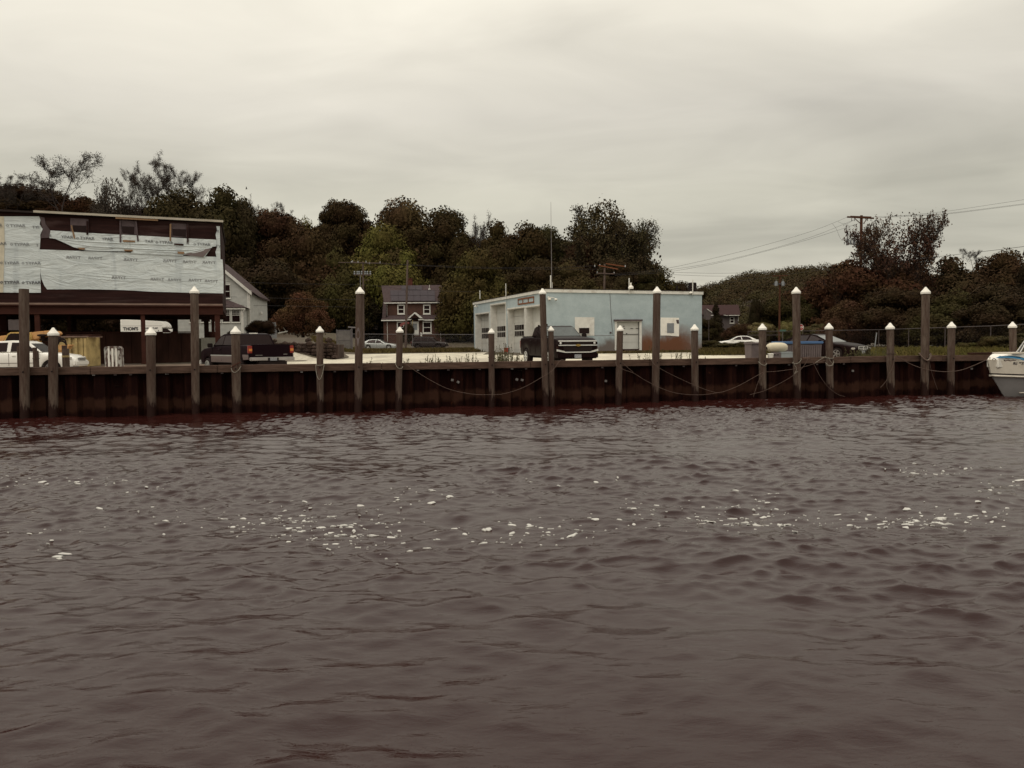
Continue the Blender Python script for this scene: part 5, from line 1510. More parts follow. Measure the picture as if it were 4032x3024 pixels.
    m_ = MB()
    for s_ in (0, 1):
        q = [(1160, 722), (1237, 655), (1237, 672), (1182, 722)] if s_ == 0 else [(1237, 655), (1322, 722), (1296, 722), (1237, 672)]
        m_.pslab(P, [C4(*p_) for p_ in q], -.4, .95)
    pr = m_.build('porch_gable', M['white_trim'], root, world=True)
    m_ = MB(); m_.pslab(P, [C4(*p_) for p_ in ((1180, 722), (1237, 674), (1298, 722))], .6, .85); m_.build('gable_panel', M['rust_dark'], pr, world=True)
    m_ = MB(); m_.pslab(P, [C4(*p_) for p_ in ((1145, 733), (1198, 733), (1198, 742), (1145, 742))], .4, .9); m_.pslab(P, [C4(*p_) for p_ in ((1280, 733), (1335, 733), (1335, 742), (1280, 742))], .4, .9); m_.build('gable_return', M['white_trim'], pr, world=True)
    for x in (1176, 1312):
        m_ = MB(); m_.pslab(P, [C4(x - 11, 885), C4(x - 3, 880), C4(x + 9, 900), C4(x + 9, 930), C4(x - 9, 930)], .8, .95); m_.build('step_railing', M['white_trim'], root, world=True)
    # flag on a pole by the door
    fl = empty('flag', P.pt(P.hit(*C4(1130, 790), 1.0)[0], 3.5, 1.0), 'faded red striped flag hanging by the brown house door', 'flag')
    m_ = MB(); pts = [C4(1070, 800), C4(1085, 778), C4(1120, 765), C4(1175, 768), C4(1176, 784), C4(1130, 790), C4(1100, 808), C4(1078, 825)]
    m_.pslab(P, pts, 1.02, 1.06); m_.build('flag_cloth', M['flag'], fl, world=True)
    m_ = MB(); m_.tube([P.pt(P.hit(*C4(1215, 745), .95)[0], P.hit(*C4(1215, 745), .95)[1], .95), P.pt(P.hit(*C4(1210, 960), .95)[0], P.hit(*C4(1210, 960), .95)[1], .95)], .04, 6); m_.build('flag_pole', M['yellow'], fl, world=True)
brown_house()

def grey_house_mid():
    Y = 140; P = Plane((xat(1470, Y), Y), ang=4)
    root = empty('hidden_house', (xat(1470, Y), Y, 3), 'pinkish grey house wall glimpsed between pole and brown house', 'house')
    g_ = gz(xat(1470, Y), Y)
    mb = MB(); pts = [P.hit(*C4(*q)) for q in ((705, 850), (705, 690), (755, 640), (800, 640), (820, 690), (820, 850))]
    mb.slab(P, [(a, max(z, g_ - .5)) if z > g_ + 1 else (a, g_ - .5) for a, z in pts], -6, 0); mb.build('wall', M['grey_siding'], root, world=True)
    house_window(P, root, *C4(808, 660), *C4(824, 720), fr=1.2, sill=False)
grey_house_mid()

def maroon_house():
    Y = 124; P = Plane((xat(2900, Y), Y), ang=2)
    g_ = gz(xat(2900, Y), Y) - .4
    root = empty('maroon_roof_house', (xat(2900, Y), Y + 3, g_ + .4), 'house with broad maroon roof half hidden by conifers, right of the blue building', 'house')
    def E(x, y): return (2780 + x * .14467, 1180 + y * .14467)
    a0 = P.hit(2782, 1240)[0]; a1, zE = P.hit(*E(905, 432))
    mb = MB(); mb.srect(P, a0, g_, a1 - .15, zE, -8, 0); mb.build('wall', M['grey_siding'], root, world=True)
    zR = P.hit(2850, 1204, -4)[1]
    mb = MB(); q0, q1 = P.hit(2775, 1210, -4)[0], P.hit(*E(885, 180), -4)[0]
    mb.prism([P.pt(a0 - 1, zE, .5), P.pt(a1, zE, .5), P.pt(a1, zE + .14, .5), P.pt(a0 - 1, zE + .14, .5)], [P.pt(q0 - 1, zR, -4), P.pt(q1, zR, -4), P.pt(q1, zR + .14, -4), P.pt(q0 - 1, zR + .14, -4)])
    mb.prism([P.pt(q0 - 1, zR, -4.01), P.pt(q1, zR, -4.01), P.pt(q1, zR + .14, -4.01), P.pt(q0 - 1, zR + .14, -4.01)], [P.pt(a0 - 1, zE, -8.4), P.pt(a1, zE, -8.4), P.pt(a1, zE + .14, -8.4), P.pt(a0 - 1, zE + .14, -8.4)])
    mb.build('roof', M['roof_maroon'], root, world=True)
    mb = MB(); mb.pslab(P, [E(622, 418), E(912, 416), E(912, 436), E(622, 436)], .5, .62); mb.pslab(P, [E(480, 408), E(598, 428), E(598, 442), E(485, 425)], .5, .6); mb.build('eaves_board', M['white_trim'], root, world=True)
    mb = MB(); mb.pslab(P, [E(12, 250), E(45, 252), E(180, 348), E(175, 362), E(60, 285)], 1.8, 1.9); mb.pslab(P, [E(135, 420), E(205, 420), E(205, 436), E(135, 436)], 1.8, 1.9); mb.build('side_gable_trim', M['white_trim'], root, world=True)
    mb = MB(); mb.pslab(P, [E(872, 445), E(886, 445), E(886, 580), E(872, 580)], .0, .08); mb.build('downpipe', M['white_trim'], root, world=True)
    house_window(P, root, *E(650, 470), *E(770, 642), fr=2.3)
    mb = MB(); mb.pslab(P, [E(0, 262), E(190, 362), E(190, 600), E(0, 600)], .2, 1.78); mb.build('side_gable', M['grey_siding'], root, world=True)
maroon_house()

# ------------------------------------------------------------------ blue garage building
PFo = Vector((xat(2150, 71.0), 71.0, 0))
PF = Plane(PFo, ang=12.8)
far = Vector((xat(1867, 93.5), 93.5, 0))
PS = Plane(PFo, u=(far - PFo))
def blue_building():
    L = (far - PFo).length
    g_ = gz(PFo.x, PFo.y) - .35
    root = empty('garage_building', (PFo.x, PFo.y, g_ + .35), 'low flat roofed pale blue garage building with white bay doors and rust stained front', 'building')
    aR, zR = PF.hit(2764, 1150); zN = PF.hit(2160, 1140)[1]; zL = PS.hit(1868, 1192)[1]
    zN2 = (zN + PS.hit(2140, 1141)[1]) / 2
    def zfr(a): return zN + (zR - zN) * a / aR
    def zsd(s_): return zN + (zL - zN) * s_ / L
    wx, wz0, wx1 = 0, 0, 0
    # ---- front wall in pieces round the loading door
    d0, dz1 = PF.hit(*C6(356, 612)); d1, _ = PF.hit(*C6(632, 612)); dz0 = PF.hit(*C6(500, 928))[1]
    fr = MB(); th = .3
    fr.slab(PF, [(0.001, g_), (d0, g_), (d0, zfr(d0)), (0.001, zfr(0))], -th, 0)
    fr.slab(PF, [(d1, g_), (aR, g_), (aR, zfr(aR)), (d1, zfr(d1))], -th, 0)
    fr.slab(PF, [(d0, dz1), (d1, dz1), (d1, zfr(d1)), (d0, zfr(d0))], -th, 0)
    fr.slab(PF, [(d0, g_), (d1, g_), (d1, dz0), (d0, dz0)], -th, 0)
    o = fr.build('front_wall', M['blue_wall'], None)
    # local frame along the wall so that the stain pattern sits in wall coordinates
    def localise(o, P, org):
        inv = (Matrix.Translation(org) @ Matrix.Rotation(math.atan2(P.u.y, P.u.x), 4, 'Z'))
        o.data.transform(inv.inverted()); o.parent = root
        o.matrix_parent_inverse = Matrix.Identity(4)
        o.location = org - root.location; o.rotation_euler = (0, 0, math.atan2(P.u.y, P.u.x))
    localise(o, PF, Vector((PFo.x, PFo.y, g_)))
    # ---- side wall with four recessed bays
    bays = []
    for xa, xb, yt in ((268, 420, 520), (440, 607, 410), (630, 818, 458), (835, 1045, 432)):
        sb = PS.hit(*C5(xa, 700))[0]; sa = PS.hit(*C5(xb, 700))[0]
        bays.append((sa, sb, PS.hit(*C5(xb, yt))[1]))
    bays.sort()
    sw = MB(); s_ = .305
    for sa, sb, zt_ in bays:
        sw.slab(PS, [(s_, g_), (sa, g_), (sa, zsd(sa)), (s_, zsd(s_))], -th, 0)
        sw.slab(PS, [(sa, zt_), (sb, zt_), (sb, zsd(sb)), (sa, zsd(sa))], -th, 0); s_ = sb
    sw.slab(PS, [(s_, g_), (L, g_), (L, zsd(L)), (s_, zsd(s_))], -th, 0)
    o = sw.build('side_wall', M['blue_wall_side'], None); localise(o, PS, Vector((PFo.x, PFo.y, g_)))
    # back and right walls, roof
    bk = MB(); q0 = PS.pt(L, 0); q1 = PF.pt(aR, 0) + (q0 - Vector((PFo.x, PFo.y, 0)))
    A = PF.pt(aR, 0, -.31); B = q1; e = Vector((-.3, 0, 0))
    bk.prism([A + Vector((0, 0, g_)), B + Vector((0, 0, g_)), B + Vector((0, 0, zR)), A + Vector((0, 0, zR))], [A + e + Vector((0, 0, g_)), B + e + Vector((0, 0, g_)), B + e + Vector((0, 0, zR)), A + e + Vector((0, 0, zR))])
    n_ = Vector((.06, -.28, 0)); A2 = q1 + e
    bk.prism([q0 + Vector((.3, 0, g_)), A2 + Vector((0, 0, g_)), A2 + Vector((0, 0, zL)), q0 + Vector((.3, 0, zL))], [q0 + n_ + Vector((.3, 0, g_)), A2 + n_ + Vector((0, 0, g_)), A2 + n_ + Vector((0, 0, zL)), q0 + n_ + Vector((.3, 0, zL))])
    bk.build('rear_walls', M['blue_wall_side'], root, world=True)
    rf = MB(); zz = zN - .35
    c0 = PF.pt(.32, 0, -.32); 
    rf.prism([c0 + Vector((0, 0, zz)), PF.pt(aR - .32, zz, -.32), q1 + Vector((-.4, -.4, zz)), q0 + Vector((.4, -.3, zz))], [c0 + Vector((0, 0, zz + .1)), PF.pt(aR - .32, zz + .1, -.32), q1 + Vector((-.4, -.4, zz + .1)), q0 + Vector((.4, -.3, zz + .1))])
    rfo = rf.build('roof', M['tar_roof'], root, world=True)
    fa = MB(); h = .26
    fa.slab(PF, [(-.08, zfr(0) - h + .03), (aR + .1, zfr(aR) - h + .03), (aR + .1, zfr(aR) + .04), (-.08, zfr(0) + .04)], .002, .09)
    fa.build('front_fascia', M['white_trim'], rfo, world=True)
    fa = MB(); fa.slab(PS, [(.1, zsd(0) - h + .03), (L + .1, zsd(L) - h + .03), (L + .1, zsd(L) + .04), (.1, zsd(0) + .04)], .002, .09)
    fa.build('side_fascia', M['white_trim'], rfo, world=True)
    fa = MB(); fa.slab(PF, [(-.1, zfr(0) + .042), (aR + .12, zfr(aR) + .042), (aR + .12, zfr(aR) + .09), (-.1, zfr(0) + .09)], -.35, .12)
    fa.slab(PS, [(.3, zsd(0) + .042), (L + .12, zsd(L) + .042), (L + .12, zsd(L) + .09), (.3, zsd(0) + .09)], -.35, .12)
    fa.build('roof_edge_felt', M['tar_roof'], rfo, world=True)
    # ---- bays
    dp = .62
    for i, (sa, sb, zt_) in enumerate(bays):
        tr_ = MB(); w = .14
        tr_.srect(PS, sa - w, zt_, sb + w, zt_ + .12, .0, .05); tr_.srect(PS, sa - w, g_, sa, zt_, .0, .05); tr_.srect(PS, sb, g_, sb + w, zt_, .0, .05)
        # reveals
        tr_.srect(PS, sa, g_, sa + .05, zt_, -dp, -.001); tr_.srect(PS, sb - .05, g_, sb, zt_, -dp, -.001); tr_.srect(PS, sa + .05, zt_ - .05, sb - .05, zt_, -dp, -.001)
        bay = tr_.build('door_surround', M['white_trim'], root, world=True)
        if i == 0:      # bay filled in with a person door
            m_ = MB(); m_.srect(PS, sa + .05, g_, sb - .05, zt_ - .05, -dp - .08, -dp); m_.build('infill_panel', M['door_white'], bay, world=True)
            m_ = MB(); a0, z0 = PS.hit(*C5(1010, 622), -dp); a1, _ = PS.hit(*C5(945, 622), -dp); m_.srect(PS, a0 - .1, g_ + .3, a1, z0, -dp, -dp + .05); pd = m_.build('person_door', M['white_trim'], bay, world=True)
            m_ = MB(); a2, z2 = PS.hit(*C5(992, 655), -dp); m_.srect(PS, a2, z2 - .45, a2 + .45, z2, -dp + .051, -dp + .06); m_.build('door_glass', M['glass_dark'], pd, world=True)
            for y0, y1, mt in ((625, 637, 'black'), (765, 785, 'ply_grey')):
                m_ = MB(); a3, z3 = PS.hit(*C5(878, y0), -dp); a4, z4 = PS.hit(*C5(842, y1), -dp); m_.srect(PS, a3, z4, a4, z3, -dp, -dp + .12); m_.build('wall_box', M[mt], bay, world=True)
            continue
        dr = MB(); n = 7; hs = (zt_ - .06 - g_) / n
        for k in range(n): dr.srect(PS, sa + .05, g_ + hs * k, sb - .05, g_ + hs * (k + 1) - .025, -dp - .06, -dp)
        dr.srect(PS, sa + .05, g_, sb - .05, zt_ - .06, -dp - .09, -dp - .062)
        # raised stiles on each section
        W = sb - sa - .1
        for k in range(n):
            for j in range(1, 4): dr.srect(PS, sa + .05 + W * j / 4 - .02, g_ + hs * k + .03, sa + .05 + W * j / 4 + .02, g_ + hs * (k + 1) - .05, -dp, -dp + .015)
        door = dr.build('bay_door', M['door_white'], bay, world=True)
        yw = {3: (680, 815, 335, 418), 2: (660, 800, 510, 606), 1: (643, 788, 705, 811)}[i]
        a0, z1 = PS.hit(*C5(yw[3], yw[0]), -dp); a1, _ = PS.hit(*C5(yw[2], yw[0]), -dp); z0 = PS.hit(*C5(yw[3], yw[1] - 2), -dp)[1]
        ww = (a1 - a0) / 4; hh = (z1 - z0) / 2
        for r_ in range(2):
            for c_ in range(4):
                m_ = MB(); m_.srect(PS, a0 + ww * c_ + .06, z0 + hh * r_ + .07, a0 + ww * (c_ + 1) - .06, z0 + hh * (r_ + 1) - .07, -dp + .016, -dp + .03)
                m_.build('door_window', M['glass_dark'], door, world=True)
        m_ = MB(); m_.srect(PS, a0 + .1, z0 - .75, a0 + .2, z0 - .55, -dp + .016, -dp + .06); m_.build('door_handle', M['dark_metal'], door, world=True)
    # empty sign frame
    m_ = MB(); q = [PS.hit(*C5(*p_), .06) for p_ in ((918, 335), (918, 408), (738, 430), (738, 360))]
    a0, a1 = q[0][0], q[2][0]; z0, z1 = (q[1][1] + q[2][1]) / 2, (q[0][1] + q[3][1]) / 2; w = .12
    m_.srect(PS, a0, z0, a1, z0 + w, .0, .06); m_.srect(PS, a0, z1 - w, a1, z1, .0, .06)
    for a in (a0, a0 + (a1 - a0) * .33, a0 + (a1 - a0) * .67, a1 - w): m_.srect(PS, a, z0 + w, a + w, z1 - w, .0, .055)
    m_.build('empty_sign_frame', M['xarm_orange'], root, world=True)
    # conduit on the side wall
    m_ = MB(); a, z = PS.hit(*C5(612, 340), .05); m_.tube([PS.pt(a, zsd(a), .05), PS.pt(a, z - 1.4, .05), PS.pt(a - .25, z - 1.7, .05), PS.pt(a - .35, g_, .05)], .03, 6); m_.build('conduit', M['blue_wall_side'], root, world=True)
    # ---- front: patches, windows, loading door
    m_ = MB(); m_.pslab(PF, [C5(1383, 568), C5(1602, 570), C5(1602, 777), C5(1383, 775)], .0, .03); pt_ = m_.build('white_patch', M['white_trim'], root, world=True)
    house_window(PF, pt_, *C5(1425, 684), *C5(1552, 760), fr=1.8, mull=False, off=.032, sill=False)
    m_ = MB(); m_.pslab(PF, [C6(862, 573), C6(1070, 575), C6(1070, 662), C6(1068, 785), C6(935, 775), C6(862, 775)], .0, .035); pt_ = m_.build('white_patch', M['cap_white'], root, world=True)
    m_ = MB(); m_.pslab(PF, [C6(935, 636), C6(1012, 636), C6(1012, 747), C6(935, 745)], .036, .06); m_.build('plastic_window', M['trans_grey'], pt_, world=True)
    m_ = MB(); m_.pslab(PF, [C6(1035, 600), C6(1066, 598), C6(1070, 640), C6(1046, 642)], .036, .05); m_.build('mould_patch', M['ply_grey'], pt_, world=True)
    fm = MB(); fm.srect(PF, d0 - .1, dz0 - .1, d0 + .1, dz1, .0, .06); fm.srect(PF, d1 - .1, dz0 - .1, d1 + .12, dz1, .0, .06); fm.srect(PF, d0 + .1, dz1 - .08, d1 - .1, dz1, .0, .055)
    ld = fm.build('loading_door_frame', M['white_trim'], root, world=True)
    m_ = MB(); m_.srect(PF, d0 - .2, dz1 + .002, d1 + .15, dz1 + .13, .0, .22); m_.build('door_hood', M['ply_grey'], ld, world=True)
    m_ = MB(); hz = (dz1 - dz0 - .1) / 4
    m_.srect(PF, d0 + .1, dz0, d1 - .1, dz1 - .08, -.22, -.18)
    for k in range(4): m_.srect(PF, d0 + .1, dz0 + hz * k + .012, d1 - .1, dz0 + hz * (k + 1) - .012, -.18, -.15)
    dd = m_.build('loading_door', M['door_white'], ld, world=True)
    m_ = MB(); zq = PF.hit(*C6(500, 762))[1]; m_.srect(PF, d0 + .12, zq - .015, d1 - .12, zq + .03, -.149, -.12)
    for x in (455, 545, 605): a = PF.hit(*C6(x, 697))[0]; zt_ = PF.hit(*C6(x, 697))[1]; m_.srect(PF, a - .14, zt_ - .02, a + .10, zt_ + .03, -.149, -.12)
    m_.build('door_hardware', M['dark_metal'], dd, world=True)
    m_ = MB(); m_.box(PF.pt(d0 + 1.05, dz0 + 1.35, -.12), (.09, .06, .09), rz=R(12.8)); m_.box(PF.pt(d0 + .8, dz0 + 2.0, -.12), (.08, .05, .08), rz=R(12.8)); m_.build('door_knob', M['dark_metal'], dd, world=True)
    # vents, marks, cracks
    m_ = MB(); m_.pslab(PF, [C6(290, 732), C6(308, 732), C6(310, 752), C6(290, 752)], .0, .05); m_.build('wall_vent', M['ply_grey'], root, world=True)
    for pts in ([(290, 295), (297, 420), (305, 560), (316, 690), (325, 770)],):
        m_ = MB(); m_.tube([PF.pt(*PF.hit(*C6(*p_), .01), .01) for p_ in pts], .018, 4); m_.build('wall_crack', M['ply_grey'], root, world=True)
    m_ = MB(); zc_ = PF.hit(*C6(250, 775))[1]; m_.srect(PF, PF.hit(*C6(110, 775))[0], zc_ - .02, d0 - .12, zc_ + .012, .0, .012); m_.srect(PF, d1 + 2.0, zc_ + .02, aR - .05, zc_ + .045, .0, .012); m_.build('render_ledge', M['grey_tub'], root, world=True)
    # steps
    st = empty('wooden_steps', PF.pt((d0 + d1) / 2 + .6, 1.3, .8), 'rough dark wooden steps below the white loading door', 'steps')
    for k, (x0, x1, y, o_) in enumerate(((440, 612, 930, .5), (475, 640, 945, .9), (480, 655, 962, 1.3))):
        m_ = MB(); a0, z0 = PF.hit(*C6(x0, y), o_); a1, _ = PF.hit(*C6(x1, y), o_); m_.srect(PF, a0, z0 - .08, a1, z0, o_ - .35, o_)
        m_.srect(PF, a0 + .1, 1.1, a0 + .2, z0 - .081, o_ - .3, o_ - .2); m_.srect(PF, a1 - .2, 1.1, a1 - .1, z0 - .081, o_ - .3, o_ - .2)
        m_.build('step', M['rust_dark'], st, world=True)
    # cameras and roof pipes: things fixed to the building
    a, z = PF.hit(*C5(1100, 350), .2)
    m_ = MB(); A = [PF.pt(*PF.hit(*C5(*p_), .25), .25) for p_ in ((1085, 345), (1110, 348), (1140, 350), (1160, 358))]
    m_.tube(A, .035, 6); m_.tube([PF.pt(*PF.hit(*C5(1085, 345), .0), .0), A[0]], .09, 8)
    cs = m_.build('camera_bracket', M['white_trim'], root, world=True)
    for x, y in ((1097, 366), (1169, 369)):
        m_ = MB(); c = PF.pt(*PF.hit(*C5(x, y), .3), .3); m_.lathe([(.02, -.1), (.11, -.07), (.14, 0), (.13, .07), (.05, .1)], 12, c); m_.build('dome_camera', M['cap_white'], cs, world=True, smooth=True)
        m_ = MB(); m_.lathe([(.03, -.12), (.055, -.1), (.055, -.07)], 10, c + PF.n * .06); m_.build('camera_lens', M['black'], cs, world=True)
    m_ = MB(); c = PS.pt(*PS.hit(*C5(265, 448), .25), .25); m_.tube([c, c - PS.n * .25 + Vector((0, 0, .05))], .05, 6); m_.lathe([(.02, -.1), (.13, -.06), (.15, .04), (.05, .1)], 12, c); m_.build('dome_camera', M['cap_white'], root, world=True, smooth=True)
    def pipe(Pq, f, x, y0, y1, w, cat='roof_pipe', off=-.1, mat='white_trim'):
        m_ = MB(); a, z1 = Pq.hit(*f(x, y0), off); z0 = Pq.hit(*f(x, y1), off)[1]; c = Pq.pt(a, 0, off)
        Yd = c.y; r_ = w * .3497 / FPX * Yd / 2
        m_.tube([(c.x, c.y, z0 - .1), (c.x, c.y, z1)], r_, 8); return m_.build(cat, M[mat], root, world=True), c, z1
    pipe(PS, C5, 313, 267, 352, 10, off=-1.2); pipe(PS, C5, 605, 188, 345, 9, off=.14); pipe(PF, C5, 1110, 98, 268, 13, off=-.2); pipe(PF, C5, 1126, 176, 262, 9, off=-.3)
    pipe(PF, C6, 507, 128, 292, 12, off=.14); pipe(PF, C6, 1223, 148, 305, 12, off=.14)
    an = empty('antenna_mast', PF.pt(PF.hit(*C5(1112, 100), -.2)[0], 5, -.2), 'thin whip antenna rising high from the roof corner pipe', 'antenna')
    a, z1 = PF.hit(2169, 795, -.2); z0 = PF.hit(2172, 1100, -.2)[1]; c = PF.pt(a, 0, -.2); cb = PF.pt(PF.hit(2172, 1100, -.2)[0], 0, -.2)
    m_ = MB(); m_.tube([(cb.x, cb.y, z0 - .3), (cb.x, cb.y, z0 + 1.4), ((cb.x * .5 + c.x * .5), cb.y, (z0 + z1) / 2 + .6), (c.x, c.y, z1)], [.035, .03, .022, .012], 6)
    m_.build('whip', M['fence_light'], an, world=True)
    # roof wires sagging at the corner
    m_ = MB(); m_.tube([PF.pt(*PF.hit(*C5(*p_), -.1), -.1) for p_ in ((1085, 262), (1095, 252), (1112, 236), (1135, 250), (1158, 268))], .02, 5); m_.build('roof_cable', M['fence_light'], root, world=True)
    # floodlight and camera at the other pipes
    m_ = MB(); c = PF.pt(*PF.hit(*C6(526, 235), .2), .2); m_.lathe([(.22, -.12), (.24, .0), (.2, .1), (.08, .18)], 14, c); m_.lathe([(.07, .18), (.07, .42)], 8, c); m_.build('floodlight', M['cap_white'], root, world=True, smooth=True)
    m_ = MB(); c = PF.pt(*PF.hit(*C6(1201, 293), .2), .2); m_.lathe([(.02, -.12), (.13, -.08), (.15, 0), (.05, .1)], 12, c); m_.build('dome_camera', M['cap_white'], root, world=True, smooth=True)
    # black tank on the roof
    tk = empty('roof_tank', PF.pt(PF.hit(*C6(1218, 230), -6)[0], zz + .1, -6), 'black cylindrical tank on the right end of the blue roof', 'tank')
    c = PF.pt(PF.hit(*C6(1218, 230), -6)[0], 0, -6); z1 = PF.hit(*C6(1218, 180), -6)[1]; r_ = 94 * .3497 / FPX * c.y / 2
    m_ = MB(); pr = [(r_ * .97, zz + .1)]
    hN = z1 - zz - .1
    for k in range(5): z_ = zz + .1 + hN * (k + .5) / 5; pr += [(r_ * .96, z_ - hN * .06), (r_, z_), (r_ * .96, z_ + hN * .06)]
    m_.lathe(pr + [(r_ * .98, z1 - .06), (r_ * .85, z1)], 18, (c.x, c.y, 0)); m_.build('tank_body', M['black'], tk, world=True)
    m_ = MB(); cc = PF.pt(PF.hit(*C6(1045, 240), -7)[0], 0, -7); m_.tube([(cc.x, cc.y, zz), (cc.x, cc.y, PF.hit(*C6(1045, 215), -7)[1])], .09, 8); m_.build('vent_stack', M['black'], root, world=True)
    # red bucket
    a, z = PS.hit(*C5(608, 958), .35); c = PS.pt(a, 0, .35); gb = gz(c.x, c.y) + .03
    m_ = MB(); m_.lathe([(.17, gb), (.215, gb + .42), (.23, gb + .425), (.23, gb + .45), (.2, gb + .45), (.16, gb + .05)], 16, (c.x, c.y, 0))
    bkt = empty('red_bucket', (c.x, c.y, gb), 'small red bucket on the ground between the white garage doors', 'bucket')
    m_.build('bucket_body', M['red'], bkt, world=True, smooth=True)
    m_ = MB(); m_.tube([(c.x - .22, c.y, gb + .42), (c.x - .1, c.y - .2, gb + .30), (c.x + .1, c.y - .2, gb + .30), (c.x + .22, c.y, gb + .42)], .012, 5); m_.build('handle', M['fence_light'], bkt, world=True)
blue_building()

# ------------------------------------------------------------------ fences
def chain_fence(pts, h, label, mat, post_every, fabric=True, rails=(1.0,), group='chain link fences', dens=.16, tops=None):
    A = [Vector(p) for p in pts]
    root = empty('chain_link_fence', (A[0].x, A[0].y, gz(A[0].x, A[0].y)), label, 'fence', group)
    zt_ = []
    fb = MB()
    for i in range(len(A) - 1):
        p, q = A[i], A[i + 1]; L = (q - p).length; n = max(1, round(L / post_every)); ux = (q - p) / L
        for k in range(n + (1 if i == len(A) - 2 else 0)):
            c = p + ux * (L * k / n); g_ = gz(c.x, c.y)
            m_ = MB(); m_.tube([(c.x, c.y, g_ - .2), (c.x, c.y, g_ + h + .03)], .035, 6); m_.build('post', M[mat], root, world=True)
        for r_ in rails:
            m_ = MB(); m_.tube([(p.x, p.y, gz(p.x, p.y) + h * r_), (q.x, q.y, gz(q.x, q.y) + h * r_)], .028, 6); m_.build('rail', M[mat], root, world=True)
        if fabric:
            m_ = int(L / dens)
            for k in range(-int(h / dens), m_):
                for s_ in (0, 1):
                    a0, a1 = k * dens, k * dens + h; z0, z1 = (0, h) if s_ == 0 else (h, 0)
                    if a0 < 0: z0 = z0 + (z1 - z0) * (-a0) / h; a0 = 0
                    if a1 > L:
                        t_ = (a1 - L) / (a1 - (k * dens)); z1 = z1 + ((z0 if k * dens >= 0 else (0 if s_ == 0 else h)) - z1) * t_; a1 = L
                    if a1 <= a0: continue
                    P0 = p + ux * a0; P1 = p + ux * a1
                    g0, g1 = gz(P0.x, P0.y), gz(P1.x, P1.y); w = .004
                    off = Vector((0, 0, w)) ; 
                    fb.add([P0 + Vector((0, 0, g0 + z0)) - off, P1 + Vector((0, 0, g1 + z1)) - off, P1 + Vector((0, 0, g1 + z1)) + off, P0 + Vector((0, 0, g0 + z0)) + off], [(0, 1, 2, 3)])
    if fb.v: fb.build('wire_mesh', M[mat], root, world=True)
def G(px, Y): return (xat(px, Y), Y, 0)
chain_fence([G(1383, 98), G(1868, 97)], 1.9, 'long chain link fence in front of the parked hatchback, between gate and blue building', 'fence_light', 9.5, dens=.22)
chain_fence([G(2945, 98), G(3160, 96), G(3460, 88), G(3900, 64), G(4130, 52)], 2.0, 'chain link fence running behind the black sedan to the right edge', 'fence_dark', 9.0, rails=(1.0,), dens=.3)
chain_fence([G(2944, 97.3), G(3080, 96.6)], 1.55, 'short lower railing just behind the cream buoy', 'fence_dark', 4.2, fabric=False)
def gate():
    root = empty('fence_gate', G(1350, 92), 'tall grey slatted chain link gate panel standing open by the stone wall', 'gate')
    P = Plane(Vector(G(1355, 92)), ang=25)
    a0, z1 = P.hit(*C4(358, 862)); a1, _ = P.hit(*C4(516, 862)); g_ = gz(*G(1350, 92)[:2])
    m_ = MB(); n = 30
    for k in range(n): m_.srect(P, a0 + (a1 - a0) * k / n, g_ + .1, a0 + (a1 - a0) * (k + .82) / n, z1, -.01 + .006 * (k % 2), .01)
    m_.build('slats', M['steel'], root, world=True)
    m_ = MB()
    for a in (a0, a1): m_.tube([P.pt(a, g_ - .2, .03), P.pt(a, z1 + .12, .03)], .05, 6)
    m_.tube([P.pt(a0, z1 + .02, .03), P.pt(a1, z1 + .02, .03)], .03, 6); m_.tube([P.pt(a0, (g_ + z1) / 2, .03), P.pt(a1, (g_ + z1) / 2, .03)], .03, 6)
    m_.build('gate_frame', M['fence_light'], root, world=True)
    for k, px in enumerate((530,)):
        m_ = MB(); q = P.hit(*C4(px, 835)); m_.tube([P.pt(q[0], g_ - .2, 0), P.pt(q[0], q[1], 0)], .07, 8); m_.build('gate_post', M['fence_light'], root, world=True)
    m_ = MB(); q0 = P.hit(*C4(488, 826)); q1 = P.hit(*C4(582, 832)); m_.tube([P.pt(*q0, 0), P.pt(*q1, 0)], .08, 6); m_.build('cantilever_arm', M['fence_light'], root, world=True)
gate()
def pickets():
    Y = 78; P = Plane((xat(1060, Y), Y), ang=10)
    root = empty('picket_fence', (xat(1060, Y), Y, 1.8), 'tall grey picket fence section behind the dark round shrub', 'fence')
    g_ = gz(xat(1060, Y), Y) - .3
    a0, z1 = P.hit(*C3(1245, 626)); a1, _ = P.hit(*C3(1395, 626)); m_ = MB(); n = 13
    for k in range(n): m_.srect(P, a0 + (a1 - a0) * k / n, g_, a0 + (a1 - a0) * (k + .62) / n, z1, .0, .03)
    m_.srect(P, a0, z1 - .35, a1, z1 - .25, -.05, -.001); m_.srect(P, a0, g_ + .5, a1, g_ + .6, -.05, -.001)
    m_.build('pickets', M['picket'], root, world=True)
    P2 = Plane(P.pt(0, 0, 2.5), u=P.u)
    root2 = empty('post_gate', P2.pt(P2.hit(*C3(1370, 780))[0], 1.5), 'narrow grey gate leaf in front of the picket fence end', 'gate')
    a0, z1 = P2.hit(*C3(1340, 715)); a1, _ = P2.hit(*C3(1405, 715)); m_ = MB()
    g2 = gz(*P2.pt(a0, 0)[:2]) - .2
    for k in range(5): m_.srect(P2, a0 + (a1 - a0) * k / 5, g2, a0 + (a1 - a0) * (k + .7) / 5, z1 - (.25 if k < 2 else 0) * (1 - k), .0, .05)
    m_.build('gate_boards', M['picket'], root2, world=True)
pickets()

